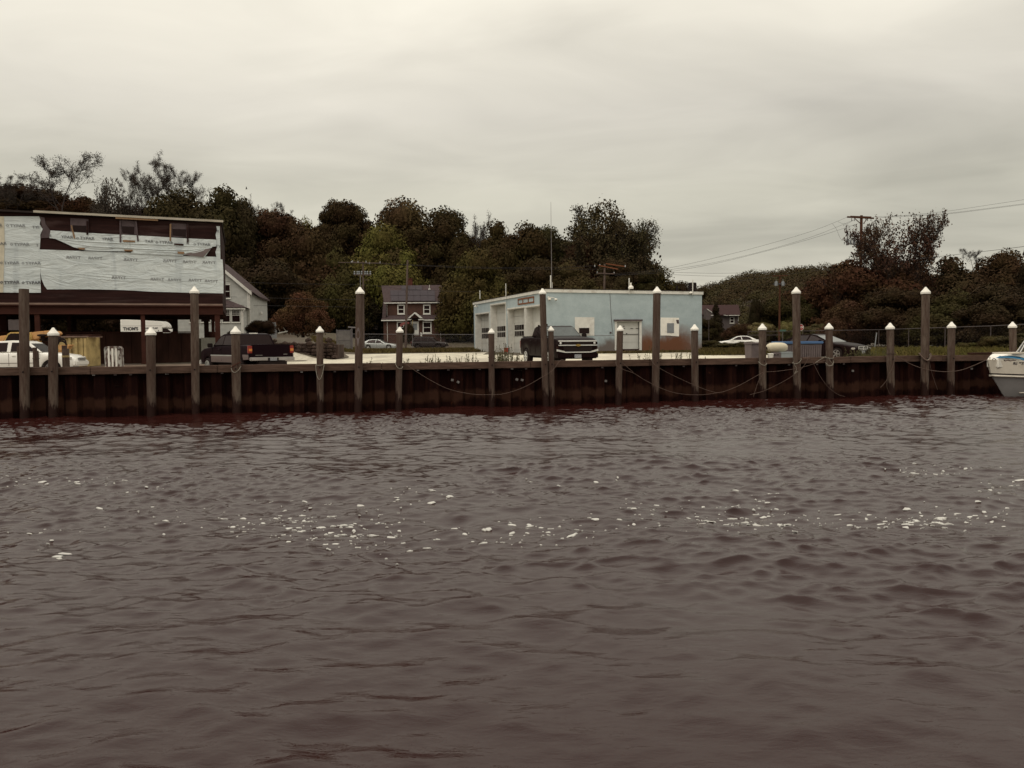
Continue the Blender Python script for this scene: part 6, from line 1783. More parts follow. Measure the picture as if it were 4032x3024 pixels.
# ------------------------------------------------------------------ poles and wires
def D(px, py, Y): return at_depth(px, py, Y)
def pole(px_top, py_top, px_bot, Y, w, mat, label, name='utility_pole', grp='wooden utility poles'):
    T = D(px_top, py_top, Y); X = xat(px_bot, Y); g_ = gz(X, Y)
    root = empty(name, (X, Y, g_), label, 'utility pole', grp)
    r_ = w / FPX * Y / 2
    m_ = MB(); m_.tube([(X, Y, g_ - .5), ((X + T.x) / 2, Y, (g_ + T.z) / 2), (T.x, Y, T.z)], [r_ * 1.15, r_, r_ * .85], 10)
    m_.build('pole_shaft', M[mat], root, world=True, smooth=True); return root, T
def arm(root, Y, x0, y0, x1, y1, th, mat, name='crossarm', dy=0):
    a, b = D(x0, y0, Y - .15 + dy), D(x1, y1, Y - .15 + dy); m_ = MB()
    d = (b - a).normalized(); M_ = Matrix.Rotation(math.atan2(d.y, d.x), 3, 'Z') @ Matrix.Rotation(-math.asin(d.z), 3, 'Y')
    m_.box((a + b) / 2, ((b - a).length, th, th), M=M_); return m_.build(name, M[mat], root, world=True)
def insul(root, Y, pts, r_=.07, h=.25, mat='insulator'):
    for x, y in pts:
        m_ = MB(); c = D(x, y, Y - .15); m_.lathe([(r_ * .6, -h / 2), (r_, -h * .25), (r_ * .6, 0), (r_, h * .25), (r_ * .4, h / 2)], 8, c); m_.build('insulator', M[mat], root, world=True)
# A: pole with two crossarms
rA, _ = pole(*C4(655, 85), 1432, 106, 7.0, 'pole_wood', 'grey utility pole with two levels of crossarms left of the brown house')
arm(rA, 106, *C4(380, 95), *C4(858, 102), .10, 'pole_wood'); arm(rA, 106, *C4(520, 88), *C4(735, 106), .12, 'pole_wood', dy=.4)
arm(rA, 106, *C4(555, 232), *C4(745, 236), .14, 'pole_wood'); arm(rA, 106, *C4(668, 292), *C4(732, 293), .06, 'pole_wood')
insul(rA, 106, [C4(x, y) for x, y in ((525, 92), (538, 84), (600, 90), (690, 90), (728, 104), (848, 96))])
insul(rA, 106, [C4(x, 214) for x in (560, 592, 612, 640, 680, 705, 738)], .12, .5, 'trans_grey')
m_ = MB(); m_.tube([D(*C4(626, 240), 105.7), D(*C4(627, 470), 105.7)], .06, 6); m_.build('riser_pipe', M['fence_light'], rA, world=True)
rB, _ = pole(*C4(1158, 68), 1596, 112, 8.4, 'pole_wood', 'bare leaning pole in front of the brown shingled house')
rC, _ = pole(2381, 1040, 2376, 100, 8.5, 'pole_wood', 'grey pole with orange crossarms rising behind the blue roof')
arm(rC, 100, 2356, 1045, 2434, 1060, .12, 'xarm_orange'); arm(rC, 100, 2386, 1038, 2463, 1050, .12, 'xarm_orange', dy=.5); arm(rC, 100, 2351, 1076, 2420, 1078, .14, 'pole_wood')
insul(rC, 100, ((2342, 1047), (2362, 1044), (2352, 1074), (2418, 1075), (2462, 1048)))
# D: the big transformer pole on the right
YD = 116
rD, _ = pole(3392, 848, 3383, YD, 12.0, 'pole_brown', 'tall brown utility pole with transformers and a wide crossarm inside the maple')
def F4(x, y): return (3200 + x * .3761, 700 + y * .3761)
arm(rD, YD, *F4(362, 410), *F4(640, 424), .2, 'pole_brown'); arm(rD, YD, *F4(395, 404), *F4(612, 412), .16, 'pole_brown', dy=.45)
arm(rD, YD, *F4(440, 425), *F4(500, 480), .09, 'pole_brown', 'brace'); arm(rD, YD, *F4(575, 425), *F4(530, 480), .09, 'pole_brown', 'brace')
insul(rD, YD, [F4(x, 438) for x in (408, 438, 555, 575, 610)], .06, .4, 'trans_dark')
arm(rD, YD, *F4(350, 690), *F4(500, 700), .14, 'pole_dark'); arm(rD, YD, *F4(410, 612), *F4(490, 606), .14, 'trans_dark')
for x, y0, y1, w in ((366, 640, 705, 30), (398, 650, 700, 18), (432, 630, 700, 26), (478, 640, 730, 32), (548, 628, 700, 30)):
    m_ = MB(); c0, c1 = D(*F4(x, y0), YD - .5), D(*F4(x, y1), YD - .5); r_ = w * .3761 / FPX * YD / 2
    m_.lathe([(r_ * .8, c1.z), (r_, c1.z + .08), (r_, c0.z - .08), (r_ * .7, c0.z), (r_ * .15, c0.z + .02), (r_ * .12, c0.z + .35)], 12, (c0.x, c0.y, 0)); m_.build('transformer', M['trans_dark' if x > 500 else 'trans_grey'], rD, world=True)
insul(rD, YD, [F4(x, 598) for x in (420, 440, 460, 480)], .07, .4, 'trans_dark')
# E: reddish pole with two transformers
rE, _ = pole(3071, 1085, 3068, 100, 7.6, 'pole_brown', 'reddish brown pole with two pale transformers behind the cream buoy')
for x in (471, 552):
    m_ = MB(); c0, c1 = D(*C7(x, 178), 99.7), D(*C7(x, 230), 99.7); r_ = 36 * .3315 / FPX * 100 / 2
    m_.lathe([(r_ * .9, c1.z), (r_, c1.z + .05), (r_, c0.z - .05), (r_ * .8, c0.z), (r_ * .15, c0.z + .02), (r_ * .12, c0.z + .3)], 12, (c0.x, c0.y, 0)); m_.build('transformer', M['trans_grey'], rE, world=True)
arm(rE, 100, 3040, 1087, 3100, 1085, .12, 'pole_brown'); m_ = MB(); m_.box(D(*C7(510, 205), 99.8), (1.5, .1, .12)); m_.build('bracket', M['trans_dark'], rE, world=True)
# small far poles
for px, y0, Y, mt, lab, ar in ((2953, 1196, 118, 'pole_dark', 'thin dark grey pole between the conifers and the reddish pole', (2936, 2962, 1204)), (3202, 1202, 118, 'pole_wood', 'small pale pole with a T shaped crossarm right of the tall piling', (3182, 3222, 1203)),
                           (3329, 1205, 116, 'pole_dark', 'faint thin pole above the black sedan windscreen', (3320, 3333, 1204)), (2764, 1262, 104, 'fence_dark', 'slim pole close to the right corner of the blue building', None)):
    if px == 2764: px = 2791
    rr, _ = pole(px, y0, px, Y, 3.4 if ar else 2.4, mt, lab)
    if ar: arm(rr, Y, ar[0], ar[2], ar[1], ar[2] - 1, .12, mt)

def wire(pts, label, r_=.016, mat='wire'):
    P3 = [D(x, y, Y) for x, y, Y in pts]
    o = MB().tube(smooth_path(P3, 6), r_, 4).build('overhead_wire', M[mat]); tag(o, label, 'wire', 'overhead power lines')
wl = [
 ([(2420, 1078, 100), (2600, 1061, 103), (2800, 1019, 106), (3000, 968, 109), (3200, 909, 113), (3336, 855, 116)], 'highest of the three wires rising right to the tall transformer pole'),
 ([(2420, 1085, 100), (2600, 1067, 103), (2800, 1036, 106), (3000, 990, 109), (3200, 931, 113), (3362, 866, 116)], 'middle of the three wires rising right to the tall transformer pole'),
 ([(2420, 1082, 101), (2600, 1074, 103.5), (2800, 1041, 106.5), (3000, 993, 109.5), (3200, 938, 113), (3380, 880, 116)], 'lowest of the three wires rising right to the tall transformer pole'),
 ([(3450, 858, 116), (3700, 835, 112), (3900, 806, 108), (4100, 776, 104)], 'upper wire leaving the tall transformer pole towards the right edge'),
 ([(3460, 857, 116), (3700, 845, 112), (3900, 822, 108), (4100, 796, 104)], 'lower wire leaving the tall transformer pole towards the right edge'),
 ([(3440, 853, 116), (3700, 842, 111.6), (3900, 819, 107.6), (4100, 793, 103.6)], 'second lower wire nearly touching its neighbour at the right edge'),
 ([(4100, 961, 88), (3950, 981, 92), (3750, 1004, 98), (3600, 1022, 104), (3390, 1046, 115.8)], 'thick low wire crossing the right skyline'),
 ([(3390, 1046, 115.8), (3200, 1067, 110), (3040, 1090, 104), (2900, 1108, 104), (2760, 1130, 110)], 'low wire passing over the distant hill'),
 ([(2600, 1070, 98), (2800, 1076, 103), (3000, 1073, 110), (3080, 1070, 114)], 'faint level wire above the distant hill'),
 ([(2600, 1079, 98), (2800, 1087, 103), (3000, 1086, 110)], 'second faint level wire above the distant hill'),
 ([(1333, 1033, 106), (1600, 1042, 104), (1900, 1052, 102), (2150, 1054, 101), (2345, 1046, 100)], 'upper long wire from the crossed arm pole to the orange armed pole'),
 ([(1500, 1036, 106), (1700, 1049, 104), (1950, 1058, 102), (2200, 1060, 101), (2430, 1060, 100)], 'lower long wire from the crossed arm pole to the orange armed pole'),
 ([(880, 1107, 84), (1000, 1113, 92), (1200, 1118, 99), (1430, 1120, 106)], 'upper service wire crossing the dark trees right of the gabled house'),
 ([(880, 1168, 82), (1000, 1171, 90), (1200, 1177, 98), (1430, 1180, 106)], 'middle service wire crossing the dark trees right of the gabled house'),
 ([(880, 1199, 80), (960, 1202, 86), (1200, 1206, 96), (1430, 1210, 106)], 'lowest service wire crossing the dark trees right of the gabled house'),
 ([(1430, 1120, 106), (1600, 1138, 108), (1750, 1146, 110), (1870, 1150, 112)], 'service wire passing in front of the solar panels'),
 ([(1596, 1200, 112), (1612, 1140, 111.8), (1604, 1060, 112)], 'guy wire hanging beside the bare leaning pole'),
 ([(3278, 882, 115.6), (3292, 900, 115.6), (3310, 940, 115.6), (3328, 948, 115.6)], 'jumper wire looping down left of the transformers'),
 ([(3322, 886, 115.6), (3342, 888, 115.6), (3350, 915, 115.6), (3344, 935, 115.6)], 'jumper wire looping down to the transformer rack'),
 ([(3356, 888, 115.6), (3372, 892, 115.6), (3375, 920, 115.6)], 'small jumper wire next to the pole shaft'),
 ([(3300, 873, 115.6), (3330, 882, 115.6), (3362, 866, 115.6)], 'short jumper wire under the left crossarm'),
]
for pts, lab in wl: wire(pts, lab, .022 if 'thick' in lab else .014)

# stop sign and street name sign
def signs():
    Y = 98; P = Plane((xat(3145, Y), Y), ang=0)
    c = P.hit(3152, 1289); root = empty('stop_sign', P.pt(c[0], gz(xat(3145, Y), Y)), 'red octagonal stop sign half hidden by the tall piling', 'stop sign')
    r_ = 13.5 / FPX * Y
    def octa(rr, o0, o1): 
        m_ = MB(); m_.slab(P, [(c[0] + rr * math.cos(R(22.5 + 45 * k)), c[1] + rr * math.sin(R(22.5 + 45 * k))) for k in range(8)], o0, o1); return m_
    octa(r_, 0, .02).build('sign_rim', M['white_trim'], root, world=True); octa(r_ * .9, .021, .028).build('sign_face', M['stop_red'], root, world=True)
    m_ = MB(); put_text(m_, P, 'STOP', c[0], c[1], r_ * .72, .035, .03); m_.build('lettering', M['white_trim'], root, world=True)
    m_ = MB(); m_.tube([P.pt(c[0], gz(xat(3145, Y), Y) - .3, -.04), P.pt(c[0], c[1] + r_, -.04)], .04, 6); m_.build('sign_post', M['fence_dark'], root, world=True)
    Y = 97; P = Plane((xat(3082, Y), Y), ang=0); root = empty('street_sign', P.pt(P.hit(3082, 1300)[0], gz(xat(3082, Y), Y)), 'small green street name sign on a thin post behind the cream buoy', 'street sign')
    m_ = MB(); m_.rect(P, *C7(512, 748), *C7(590, 772), .0, .02); m_.build('sign_blade', M['green_sign'], root, world=True)
    a, z = P.hit(*C7(550, 765)); m_ = MB(); m_.tube([P.pt(a, gz(xat(3082, Y), Y) - .3, -.03), P.pt(a, z, -.03)], .035, 6); m_.build('sign_post', M['fence_light'], root, world=True)
signs()
# leaning white stake on the right bank
a = D(*C8(148, 742), 80); b = D(*C8(122, 930), 80)
o = MB().tube([b - Vector((0, 0, .2)), a], .05, 6).build('leaning_stake', M['picket']); tag(o, 'thin pale stake leaning in the grass right of the black sedan', 'stake')
# bird
bm_ = MB(); c = D(970, 744, 90)
bm_.tube([c + Vector((-.12, 0, 0)), c, c + Vector((.14, 0, .02))], [.01, .045, .01], 6)
bm_.add([c + Vector((-.05, 0, .02)), c + Vector((.06, 0, .02)), c + Vector((.0, -.1, .3)), c + Vector((.02, .1, .28))], [(0, 1, 2), (0, 1, 3)])
tag(bm_.build('bird', M['black']), 'tiny dark bird flying in the sky over the notch of the treeline', 'bird')
# hanging bench swing by the willow
sw = empty('garden_swing', D(1120, 1310, 84), 'white garden swing seat hanging on ropes by the weeping willow', 'swing')
m_ = MB(); p0, p1 = D(*C3(1420, 752), 84), D(*C3(1515, 732), 84); m_.tube([p0, p1], .05, 6)
for k in range(9): q = p0.lerp(p1, k / 8); m_.box(q + Vector((0, 0, .05)), (.07, .3, .05))
m_.build('seat_slats', M['white_trim'], sw, world=True)
m_ = MB(); m_.tube([D(*C3(1440, 745), 84), D(*C3(1415, 690), 84)], .015, 4); m_.tube([D(*C3(1508, 733), 84), D(*C3(1475, 685), 84)], .015, 4); m_.build('swing_ropes', M['rope_white'], sw, world=True)
# ------------------------------------------------------------------ vehicles (local frame: x forward, y left, z up)
def loft_body(L, top, bot, hw, wheels, rw, n=72, crown=.03):
    mb = MB(); xs = np.linspace(-L / 2, L / 2, n)
    xs = sorted(set(list(xs) + [w + s * rw for w in wheels for s in (-1.0, -.995, -.9, -.7, -.4, 0, .4, .7, .9, .995, 1.0)]))
    T = lambda x: np.interp(x, [p[0] for p in top], [p[1] for p in top]); B = lambda x: np.interp(x, [p[0] for p in bot], [p[1] for p in bot])
    Wd = lambda x: np.interp(x, [p[0] for p in hw], [p[1] for p in hw])
    rings = []
    for x in xs:
        t, b, w = T(x), B(x), Wd(x)
        bs = b
        for wx, wz_ in [(q, .0) for q in wheels]:
            dx = abs(x - wx)
            if dx < rw: bs = max(bs, .36 + math.sqrt(max(0, rw * rw - dx * dx)) * .98)
        bs = min(bs, t - .12)
        h = t - bs
        half = [(0, t + crown), (w * .55, t + crown * .8), (w * .86, t + crown * .1), (w * .955, t - .035), (w * .99, t - .11 if h > .3 else t - h * .3), (w, bs + h * .5), (w * .992, bs + h * .18), (w * .965, bs), (w * .72, bs + (0 if bs == b else .0))]
        ring = [(x, y, z) for y, z in half] + [(x, -y, z) for y, z in reversed(half[1:])]
        rings.append(ring)
    m = len(rings[0]); vs = [p for r_ in rings for p in r_]; fs = []
    for i in range(len(rings) - 1):
        for k in range(m):
            j = (k + 1) % m
            fs.append((i * m + k, i * m + j, (i + 1) * m + j, (i + 1) * m + k))
    fs.append(tuple(range(m))); fs.append(tuple((len(rings) - 1) * m + k for k in reversed(range(m))))
    mb.add(vs, fs); return mb
def wheel(root, x, y, r_, wd, rim='steel', spokes=5, side=1):
    m_ = MB(); Mx = Matrix.Rotation(math.pi / 2, 3, 'X'); c = (x, y, r_)
    m_.lathe([(r_ * .62, -wd / 2), (r_ * .93, -wd / 2), (r_, -wd * .3), (r_, wd * .3), (r_ * .93, wd / 2), (r_ * .62, wd / 2)], 24, c, Mx)
    w = m_.build('wheel', M['black'], root, smooth=True)
    m_ = MB(); yo = y + side * wd * .5; c2 = (x, yo, r_)
    m_.lathe([(r_ * .66, -.02), (r_ * .66, .012), (r_ * .58, .015), (r_ * .58, -.02)], 24, c2, Mx)
    for k in range(spokes):
        a = 2 * math.pi * k / spokes; m_.box((x + math.cos(a) * r_ * .32, yo, r_ + math.sin(a) * r_ * .32), (r_ * .62, .03, r_ * .20), M=Matrix.Rotation(-a, 3, 'Y'))
    m_.lathe([(r_ * .17, -.02), (r_ * .17, .02), (r_ * .12, .035)], 12, c2, Mx)
    m_.build('rim', M[rim], w)
def cabin(root, prof, wb, wr, mat, name='cab', tuck=.0):
    """prof: side outline (x,z) from the windscreen foot over the roof to the rear foot"""
    z0 = min(p[1] for p in prof); z1 = max(p[1] for p in prof)
    def W(z): return wb + (wr - wb) * (z - z0) / (z1 - z0)
    mb = MB(); n = len(prof); L = [(x, W(z), z) for x, z in prof]; Rr = [(x, -W(z), z) for x, z in prof]
    mb.add(L + Rr, [tuple(range(n)), tuple(reversed(range(n, 2 * n)))] + [(i, n + i, n + i + 1, i + 1) for i in range(n - 1)] + [(n - 1, 2 * n - 1, n, 0)])
    return mb.build(name, M[mat], root, bevel=.045, smooth=True), W
def side_panes(root, W, polys, mat='glass_dark', off=.012):
    for pts in polys:
        for s_ in (1, -1):
            m_ = MB(); m_.prism([(x, s_ * (W(z) - .01), z) for x, z in pts], [(x, s_ * (W(z) + off), z) for x, z in pts]); m_.build('side_window', M[mat], root)
def end_pane(root, W, p0, p1, name, mat, f0=.08, f1=.94, inset=.09, off=.015):
    """pane between profile points p0 (low) and p1 (high)"""
    x0, z0 = p0; x1, z1 = p1; d = Vector((x1 - x0, 0, z1 - z0)).normalized(); nrm = Vector((d.z, 0, -d.x))
    if (x0 > 0) != (nrm.x > 0): nrm = -nrm
    m_ = MB(); a = Vector((x0, 0, z0)).lerp(Vector((x1, 0, z1)), f0); b = Vector((x0, 0, z0)).lerp(Vector((x1, 0, z1)), f1)
    wa, wb_ = W(a.z) - inset, W(b.z) - inset
    Q = [a + Vector((0, wa, 0)), a - Vector((0, wa, 0)), b - Vector((0, wb_, 0)), b + Vector((0, wb_, 0))]
    m_.prism([q - nrm * .01 for q in Q], [q + nrm * off for q in Q]); m_.build(name, M[mat], root)
def bx(root, name, c, d, mat, bevel=.0, rz=0):
    m_ = MB(); m_.box(c, d, rz); return m_.build(name, M[mat], root, bevel=bevel)
def mirrors(root, x, y, z, mat, big=1):
    for s_ in (1, -1):
        m_ = MB(); m_.box((x, s_ * (y + .13), z), (.12, .20 * big, .17 * big)); m_.box((x, s_ * (y + .02), z - .05), (.05, .08, .05)); m_.build('mirror', M[mat], root, bevel=.03)
def underbody(root, L, w, z=.3):
    bx(root, 'underbody', (0, 0, z), (L * .86, w * 1.3, .22), 'black')

def put(name, label, cat, X, Y, heading, dz=0):
    o = empty(name, (X, Y, gz(X, Y) + .02 + dz), label, cat); o.rotation_euler = (0, 0, heading); return o
def door_gap_lines(root, W_, xs, z0, z1, mat='black'):  # thin dark joint strips along the door edges
    for x in xs:
        for s_ in (1, -1):
            m_ = MB(); m_.box((x, s_ * (W_ + .0), (z0 + z1) / 2), (.014, .012, z1 - z0)); m_.build('door_gap', M[mat], root)
def handles(root, W_, xs, z, mat):
    for x in xs:
        for s_ in (1, -1): bx(root, 'door_handle', (x, s_ * (W_ + .015), z), (.16, .03, .04), mat)

def pickup_black():
    hd = math.atan2(-.962, .272)
    r = put('pickup_truck', 'big black pickup facing the water with chrome grille bars, left of the loading door', 'pickup truck', 2.15, 39.8, hd)
    L, w = 5.85, 1.0
    body = loft_body(L, [(-2.92, 1.28), (-2.85, 1.34), (-.95, 1.36), (-.5, 1.34), (.9, 1.34), (1.0, 1.35), (1.7, 1.33), (2.6, 1.27), (2.84, 1.19), (2.92, 1.08)],
                     [(-2.92, .58), (-2.4, .5), (-1, .46), (1, .46), (2.5, .42), (2.92, .36)], [(-2.92, .94), (-2.8, .985), (-2, 1.0), (2.0, 1.0), (2.6, .985), (2.84, .95), (2.92, .90)], [-1.82, 1.84], .50)
    b = body.build('body', M['black_paint'], r, smooth=True)
    underbody(r, L, w, .45)
    bx(r, 'bed_cover', (-1.85, 0, 1.375), (1.95, 1.72, .05), 'black')
    prof = [(1.0, 1.22), (.30, 1.80), (.05, 1.86), (-.55, 1.875), (-1.15, 1.83), (-1.0, 1.80), (-.98, 1.24)]
    prof = [(1.05, 1.33), (.32, 1.82), (.05, 1.88), (-.5, 1.89), (-.98, 1.82), (-1.06, 1.34)]
    cb, W = cabin(r, prof, .93, .76, 'black_paint')
    end_pane(cb, W, (1.05, 1.33), (.32, 1.82), 'windscreen', 'glass_pale', .10, .97, .07)
    end_pane(cb, W, (-1.06, 1.34), (-.98, 1.82), 'rear_window', 'glass_dark', .2, .9, .12)
    side_panes(cb, W, [[(.74, 1.41), (.25, 1.77), (-.2, 1.80), (-.2, 1.41)], [(-.28, 1.41), (-.28, 1.80), (-.82, 1.77), (-.92, 1.41)]])
    bx(cb, 'rear_view_mirror', (.48, 0, 1.66), (.03, .22, .07), 'cap_white'); bx(cb, 'roof_antenna', (-.1, -.45, 1.92), (.12, .05, .10), 'black')
    # front end
    bx(r, 'grille', (2.90, 0, .92), (.08, 1.34, .50), 'black')
    m_ = MB()
    m_.box((2.90, 0, 1.145), (.12, 1.80, .07)); m_.box((2.93, 0, .955), (.10, 1.82, .045))
    gb = m_.build('grille_bars', M['chrome'], r, bevel=.012)
    m_ = MB(); m_.box((2.99, 0, .955), (.03, .20, .06)); m_.box((2.99, 0, .955), (.03, .08, .10)); m_.build('badge', M['gold'], r)
    for s_ in (1, -1):
        bx(r, 'headlight', (2.84, s_ * .78, 1.05), (.14, .36, .13), 'glass_dark', .02); m_ = MB(); m_.lathe([(.05, -.02), (.055, .0), (.03, .02)], 12, (2.93, s_ * .80, 1.055), Matrix.Rotation(math.pi / 2, 3, 'Y')); m_.build('headlight_bulb', M['chrome'], r)
        bx(r, 'turn_lamp', (2.84, s_ * .79, .86), (.13, .34, .13), 'rust_dark', .02)
        m_ = MB(); m_.prism([(2.93, s_ * .58, .63), (2.93, s_ * .96, .70), (2.93, s_ * .96, .78), (2.93, s_ * .64, .70)], [(3.0, s_ * .58, .62), (2.90, s_ * .99, .69), (2.90, s_ * .99, .78), (3.0, s_ * .64, .70)]); m_.build('bumper_end', M['chrome'], r)
        m_ = MB(); m_.lathe([(.07, -.02), (.075, .02), (.04, .03)], 12, (2.93, s_ * .76, .50), Matrix.Rotation(math.pi / 2, 3, 'Y')); m_.build('fog_lamp', M['chrome'], r)
    m_ = MB(); m_.box((2.96, 0, .645), (.10, 1.20, .045)); m_.build('bumper_bar', M['chrome'], r, bevel=.01)
    m_ = MB(); m_.box((2.92, 0, .50), (.14, 1.92, .22)); m_.build('bumper', M['black_paint'], r, bevel=.03)
    bx(r, 'number_plate', (3.0, -.02, .47), (.02, .32, .16), 'plate')
    mirrors(r, .80, .98, 1.40, 'black', 1.15); handles(r, 1.0, (.0, -.85), 1.18, 'black')
    door_gap_lines(r, 1.0, (.62, -.24, -1.08), .52, 1.3)
    for x in (-1.82, 1.84):
        for s_ in (1, -1): wheel(r, x, s_ * .86, .40, .27, 'chrome', 6, s_)
    for s_ in (1, -1): bx(r, 'tail_light', (-2.90, s_ * .90, 1.0), (.06, .12, .36), 'red_light')
    bx(r, 'rear_bumper', (-2.95, 0, .58), (.14, 1.86, .18), 'chrome', .02)
pickup_black()

def pickup_two_tone():
    # seen from behind, pointing left and away from the water
    ph = R(180 - 50)
    r = put('pickup_truck', 'dark two-tone pickup seen from behind with grey lower panels and red tail lights', 'pickup truck', -12.4, 38.4, ph)
    L, w = 5.75, .98
    body = loft_body(L, [(-2.87, 1.36), (-1.1, 1.37), (1.2, 1.31), (2.2, 1.23), (2.7, 1.12), (2.87, .94)], [(-2.87, .76), (-2.4, .70), (-1, .58), (1, .58), (2.87, .54)],
                     [(-2.87, .955), (-2.8, .98), (2.2, .98), (2.7, .94), (2.87, .86)], [-1.80, 1.78], .49)
    body.build('body', M['navy_paint'], r, smooth=True); underbody(r, L, w, .45)
    prof = [(1.32, 1.30), (.62, 1.80), (.35, 1.87), (-.7, 1.90), (-1.12, 1.84), (-1.26, 1.35)]
    cb, W = cabin(r, prof, .92, .74, 'navy_paint')
    end_pane(cb, W, (1.32, 1.30), (.62, 1.80), 'windscreen', 'glass_dark')
    end_pane(cb, W, (-1.26, 1.35), (-1.12, 1.84), 'rear_window', 'glass_dark', .08, .94, .10)
    side_panes(cb, W, [[(1.0, 1.37), (.50, 1.75), (.10, 1.79), (.10, 1.37)], [(.02, 1.37), (.02, 1.79), (-.85, 1.80), (-1.05, 1.37)]], 'glass_mid')
    bx(cb, 'roof_sticker_lamp', (-1.08, 0, 1.89), (.05, .36, .04), 'cap_white')
    # bed: dark well between the sides
    bx(r, 'bed_well', (-2.05, 0, 1.372), (1.5, 1.62, .03), 'black')
    for s_ in (1, -1):
        for x0, x1 in ((-1.30, 1.28),):
            m_ = MB(); m_.prism([(x0, s_ * .975, .59), (x1, s_ * .975, .59), (x1, s_ * .985, .88), (x0, s_ * .985, .88)], [(x0, s_ * .985, .59), (x1, s_ * .985, .59), (x1, s_ * .995, .88), (x0, s_ * .995, .88)]); m_.build('lower_panel', M['grey_clad'], r)
            m_ = MB(); m_.box((0, s_ * .992, .90), (2.58, .02, .045)); m_.build('side_moulding', M['silver_paint'], r)
        m_ = MB(); m_.prism([(-2.85, s_ * .962, .74), (-2.33, s_ * .975, .72), (-2.25, s_ * .985, .95), (-2.85, s_ * .975, .95)], [(-2.85, s_ * .985, .74), (-2.33, s_ * .99, .72), (-2.25, s_ * .998, .95), (-2.85, s_ * .99, .95)]); m_.build('lower_panel', M['grey_clad'], r)
        t = bx(r, 'tail_light', (-2.83, s_ * .90, 1.17), (.12, .17, .34), 'red_light', .015); bx(t, 'amber_lens', (-2.895, s_ * .90, 1.15), (.012, .14, .11), 'amber'); 
    bx(r, 'tailgate', (-2.875, 0, 1.09), (.05, 1.56, .52), 'navy_paint', .015)
    bx(r, 'tailgate_badge', (-2.905, .55, .92), (.01, .30, .03), 'steel'); bx(r, 'tailgate_badge', (-2.905, -.6, .95), (.01, .17, .03), 'steel')
    bp = bx(r, 'rear_bumper', (-2.96, 0, .76), (.18, 1.90, .15), 'steel_bright', .02)
    bx(bp, 'bumper_recess', (-3.055, 0, .75), (.02, .46, .12), 'black'); bx(bp, 'number_plate', (-3.075, 0, .75), (.015, .30, .14), 'plate')
    bx(r, 'hitch', (-2.9, 0, .58), (.3, 1.2, .14), 'black')
    mirrors(r, 1.12, .95, 1.36, 'black', 1.1); handles(r, .985, (.25,), 1.18, 'black'); door_gap_lines(r, .985, (1.14, .05, -1.22), .64, 1.3)
    r.scale = (1.05, 1.05, 1)
    for x in (-1.80, 1.78):
        for s_ in (1, -1): wheel(r, x, s_ * .85, .39, .26, 'silver_paint', 6, s_)
    for s_ in (1, -1): bx(r, 'headlight', (2.8, s_ * .7, .85), (.12, .34, .16), 'headlight', .02)
    bx(r, 'front_bumper', (2.9, 0, .55), (.16, 1.85, .22), 'chrome', .03)
pickup_two_tone()

def pickup_white():
    r = put('pickup_truck', 'white pickup parked sideways on the left in front of the yellow machine', 'pickup truck', -25.15, 42.6, R(7), -.12)
    L, w = 5.8, .97
    body = loft_body(L, [(-2.9, 1.16), (-1.0, 1.19), (1.1, 1.17), (1.9, 1.12), (2.55, 1.02), (2.8, .88), (2.9, .74)], [(-2.9, .58), (-2.3, .5), (-1, .46), (1, .46), (2.4, .44), (2.9, .46)],
                     [(-2.9, .93), (-2.7, .97), (2.1, .97), (2.6, .92), (2.8, .84), (2.9, .74)], [-1.78, 1.76], .48)
    body.build('body', M['white_paint'], r, smooth=True); underbody(r, L, w, .44)
    prof = [(1.35, 1.16), (.72, 1.66), (.45, 1.76), (-.1, 1.80), (-.85, 1.76), (-1.05, 1.68), (-1.15, 1.18)]
    cb, W = cabin(r, prof, .90, .72, 'white_paint')
    end_pane(cb, W, (1.35, 1.16), (.72, 1.66), 'windscreen', 'glass_dark'); end_pane(cb, W, (-1.15, 1.18), (-1.05, 1.68), 'rear_window', 'glass_dark', .15, .9)
    side_panes(cb, W, [[(1.05, 1.23), (.62, 1.60), (.38, 1.68), (-.12, 1.69), (-.16, 1.23)], [(-.34, 1.23), (-.31, 1.69), (-.78, 1.68), (-.86, 1.62), (-.90, 1.23)]])
    bx(r, 'bed_well', (-2.0, 0, 1.19), (1.6, 1.6, .03), 'black')
    for s_ in (1, -1):
        m_ = MB(); m_.box((-2.0, s_ * .93, 1.19), (1.75, .09, .06)); m_.build('bed_rail', M['black'], r)
        m_ = MB(); m_.prism([(2.35, s_ * .945, .88), (2.70, s_ * .87, .80), (2.72, s_ * .87, .93), (2.40, s_ * .935, 1.0)], [(2.35, s_ * .975, .88), (2.74, s_ * .90, .80), (2.76, s_ * .89, .93), (2.40, s_ * .965, 1.0)]); m_.build('headlight', M['headlight'], r)
        m_ = MB(); m_.box((-1.12, s_ * .972, .70), (.34, .02, .14)); m_.build('side_badge', M['steel'], r); m_ = MB(); m_.box((-1.12, s_ * .98, .66), (.32, .02, .06)); m_.build('side_badge', M['black'], r)
        bx(r, 'door_moulding', (.1, s_ * .975, .66), (2.1, .02, .02), 'grey_tub'); bx(r, 'fog_lamp', (2.76, s_ * .72, .52), (.12, .18, .12), 'glass_dark')
    bp = bx(r, 'front_bumper', (2.84, 0, .62), (.2, 1.74, .26), 'white_paint', .05); bx(r, 'grille', (2.9, 0, .83), (.06, .9, .14), 'black', .01)
    for z in (.79, .84, .89): bx(r, 'grille_bar', (2.92, 0, z), (.05, .92, .02), 'chrome')
    mirrors(r, 1.12, .93, 1.20, 'black', 1.0); handles(r, .97, (.02,), 1.02, 'white_paint'); door_gap_lines(r, .972, (1.2, -.22), .52, 1.15, 'grey_tub')
    for x in (-1.78, 1.76):
        for s_ in (1, -1): wheel(r, x, s_ * .84, .39, .26, 'steel', 5, s_)
pickup_white()

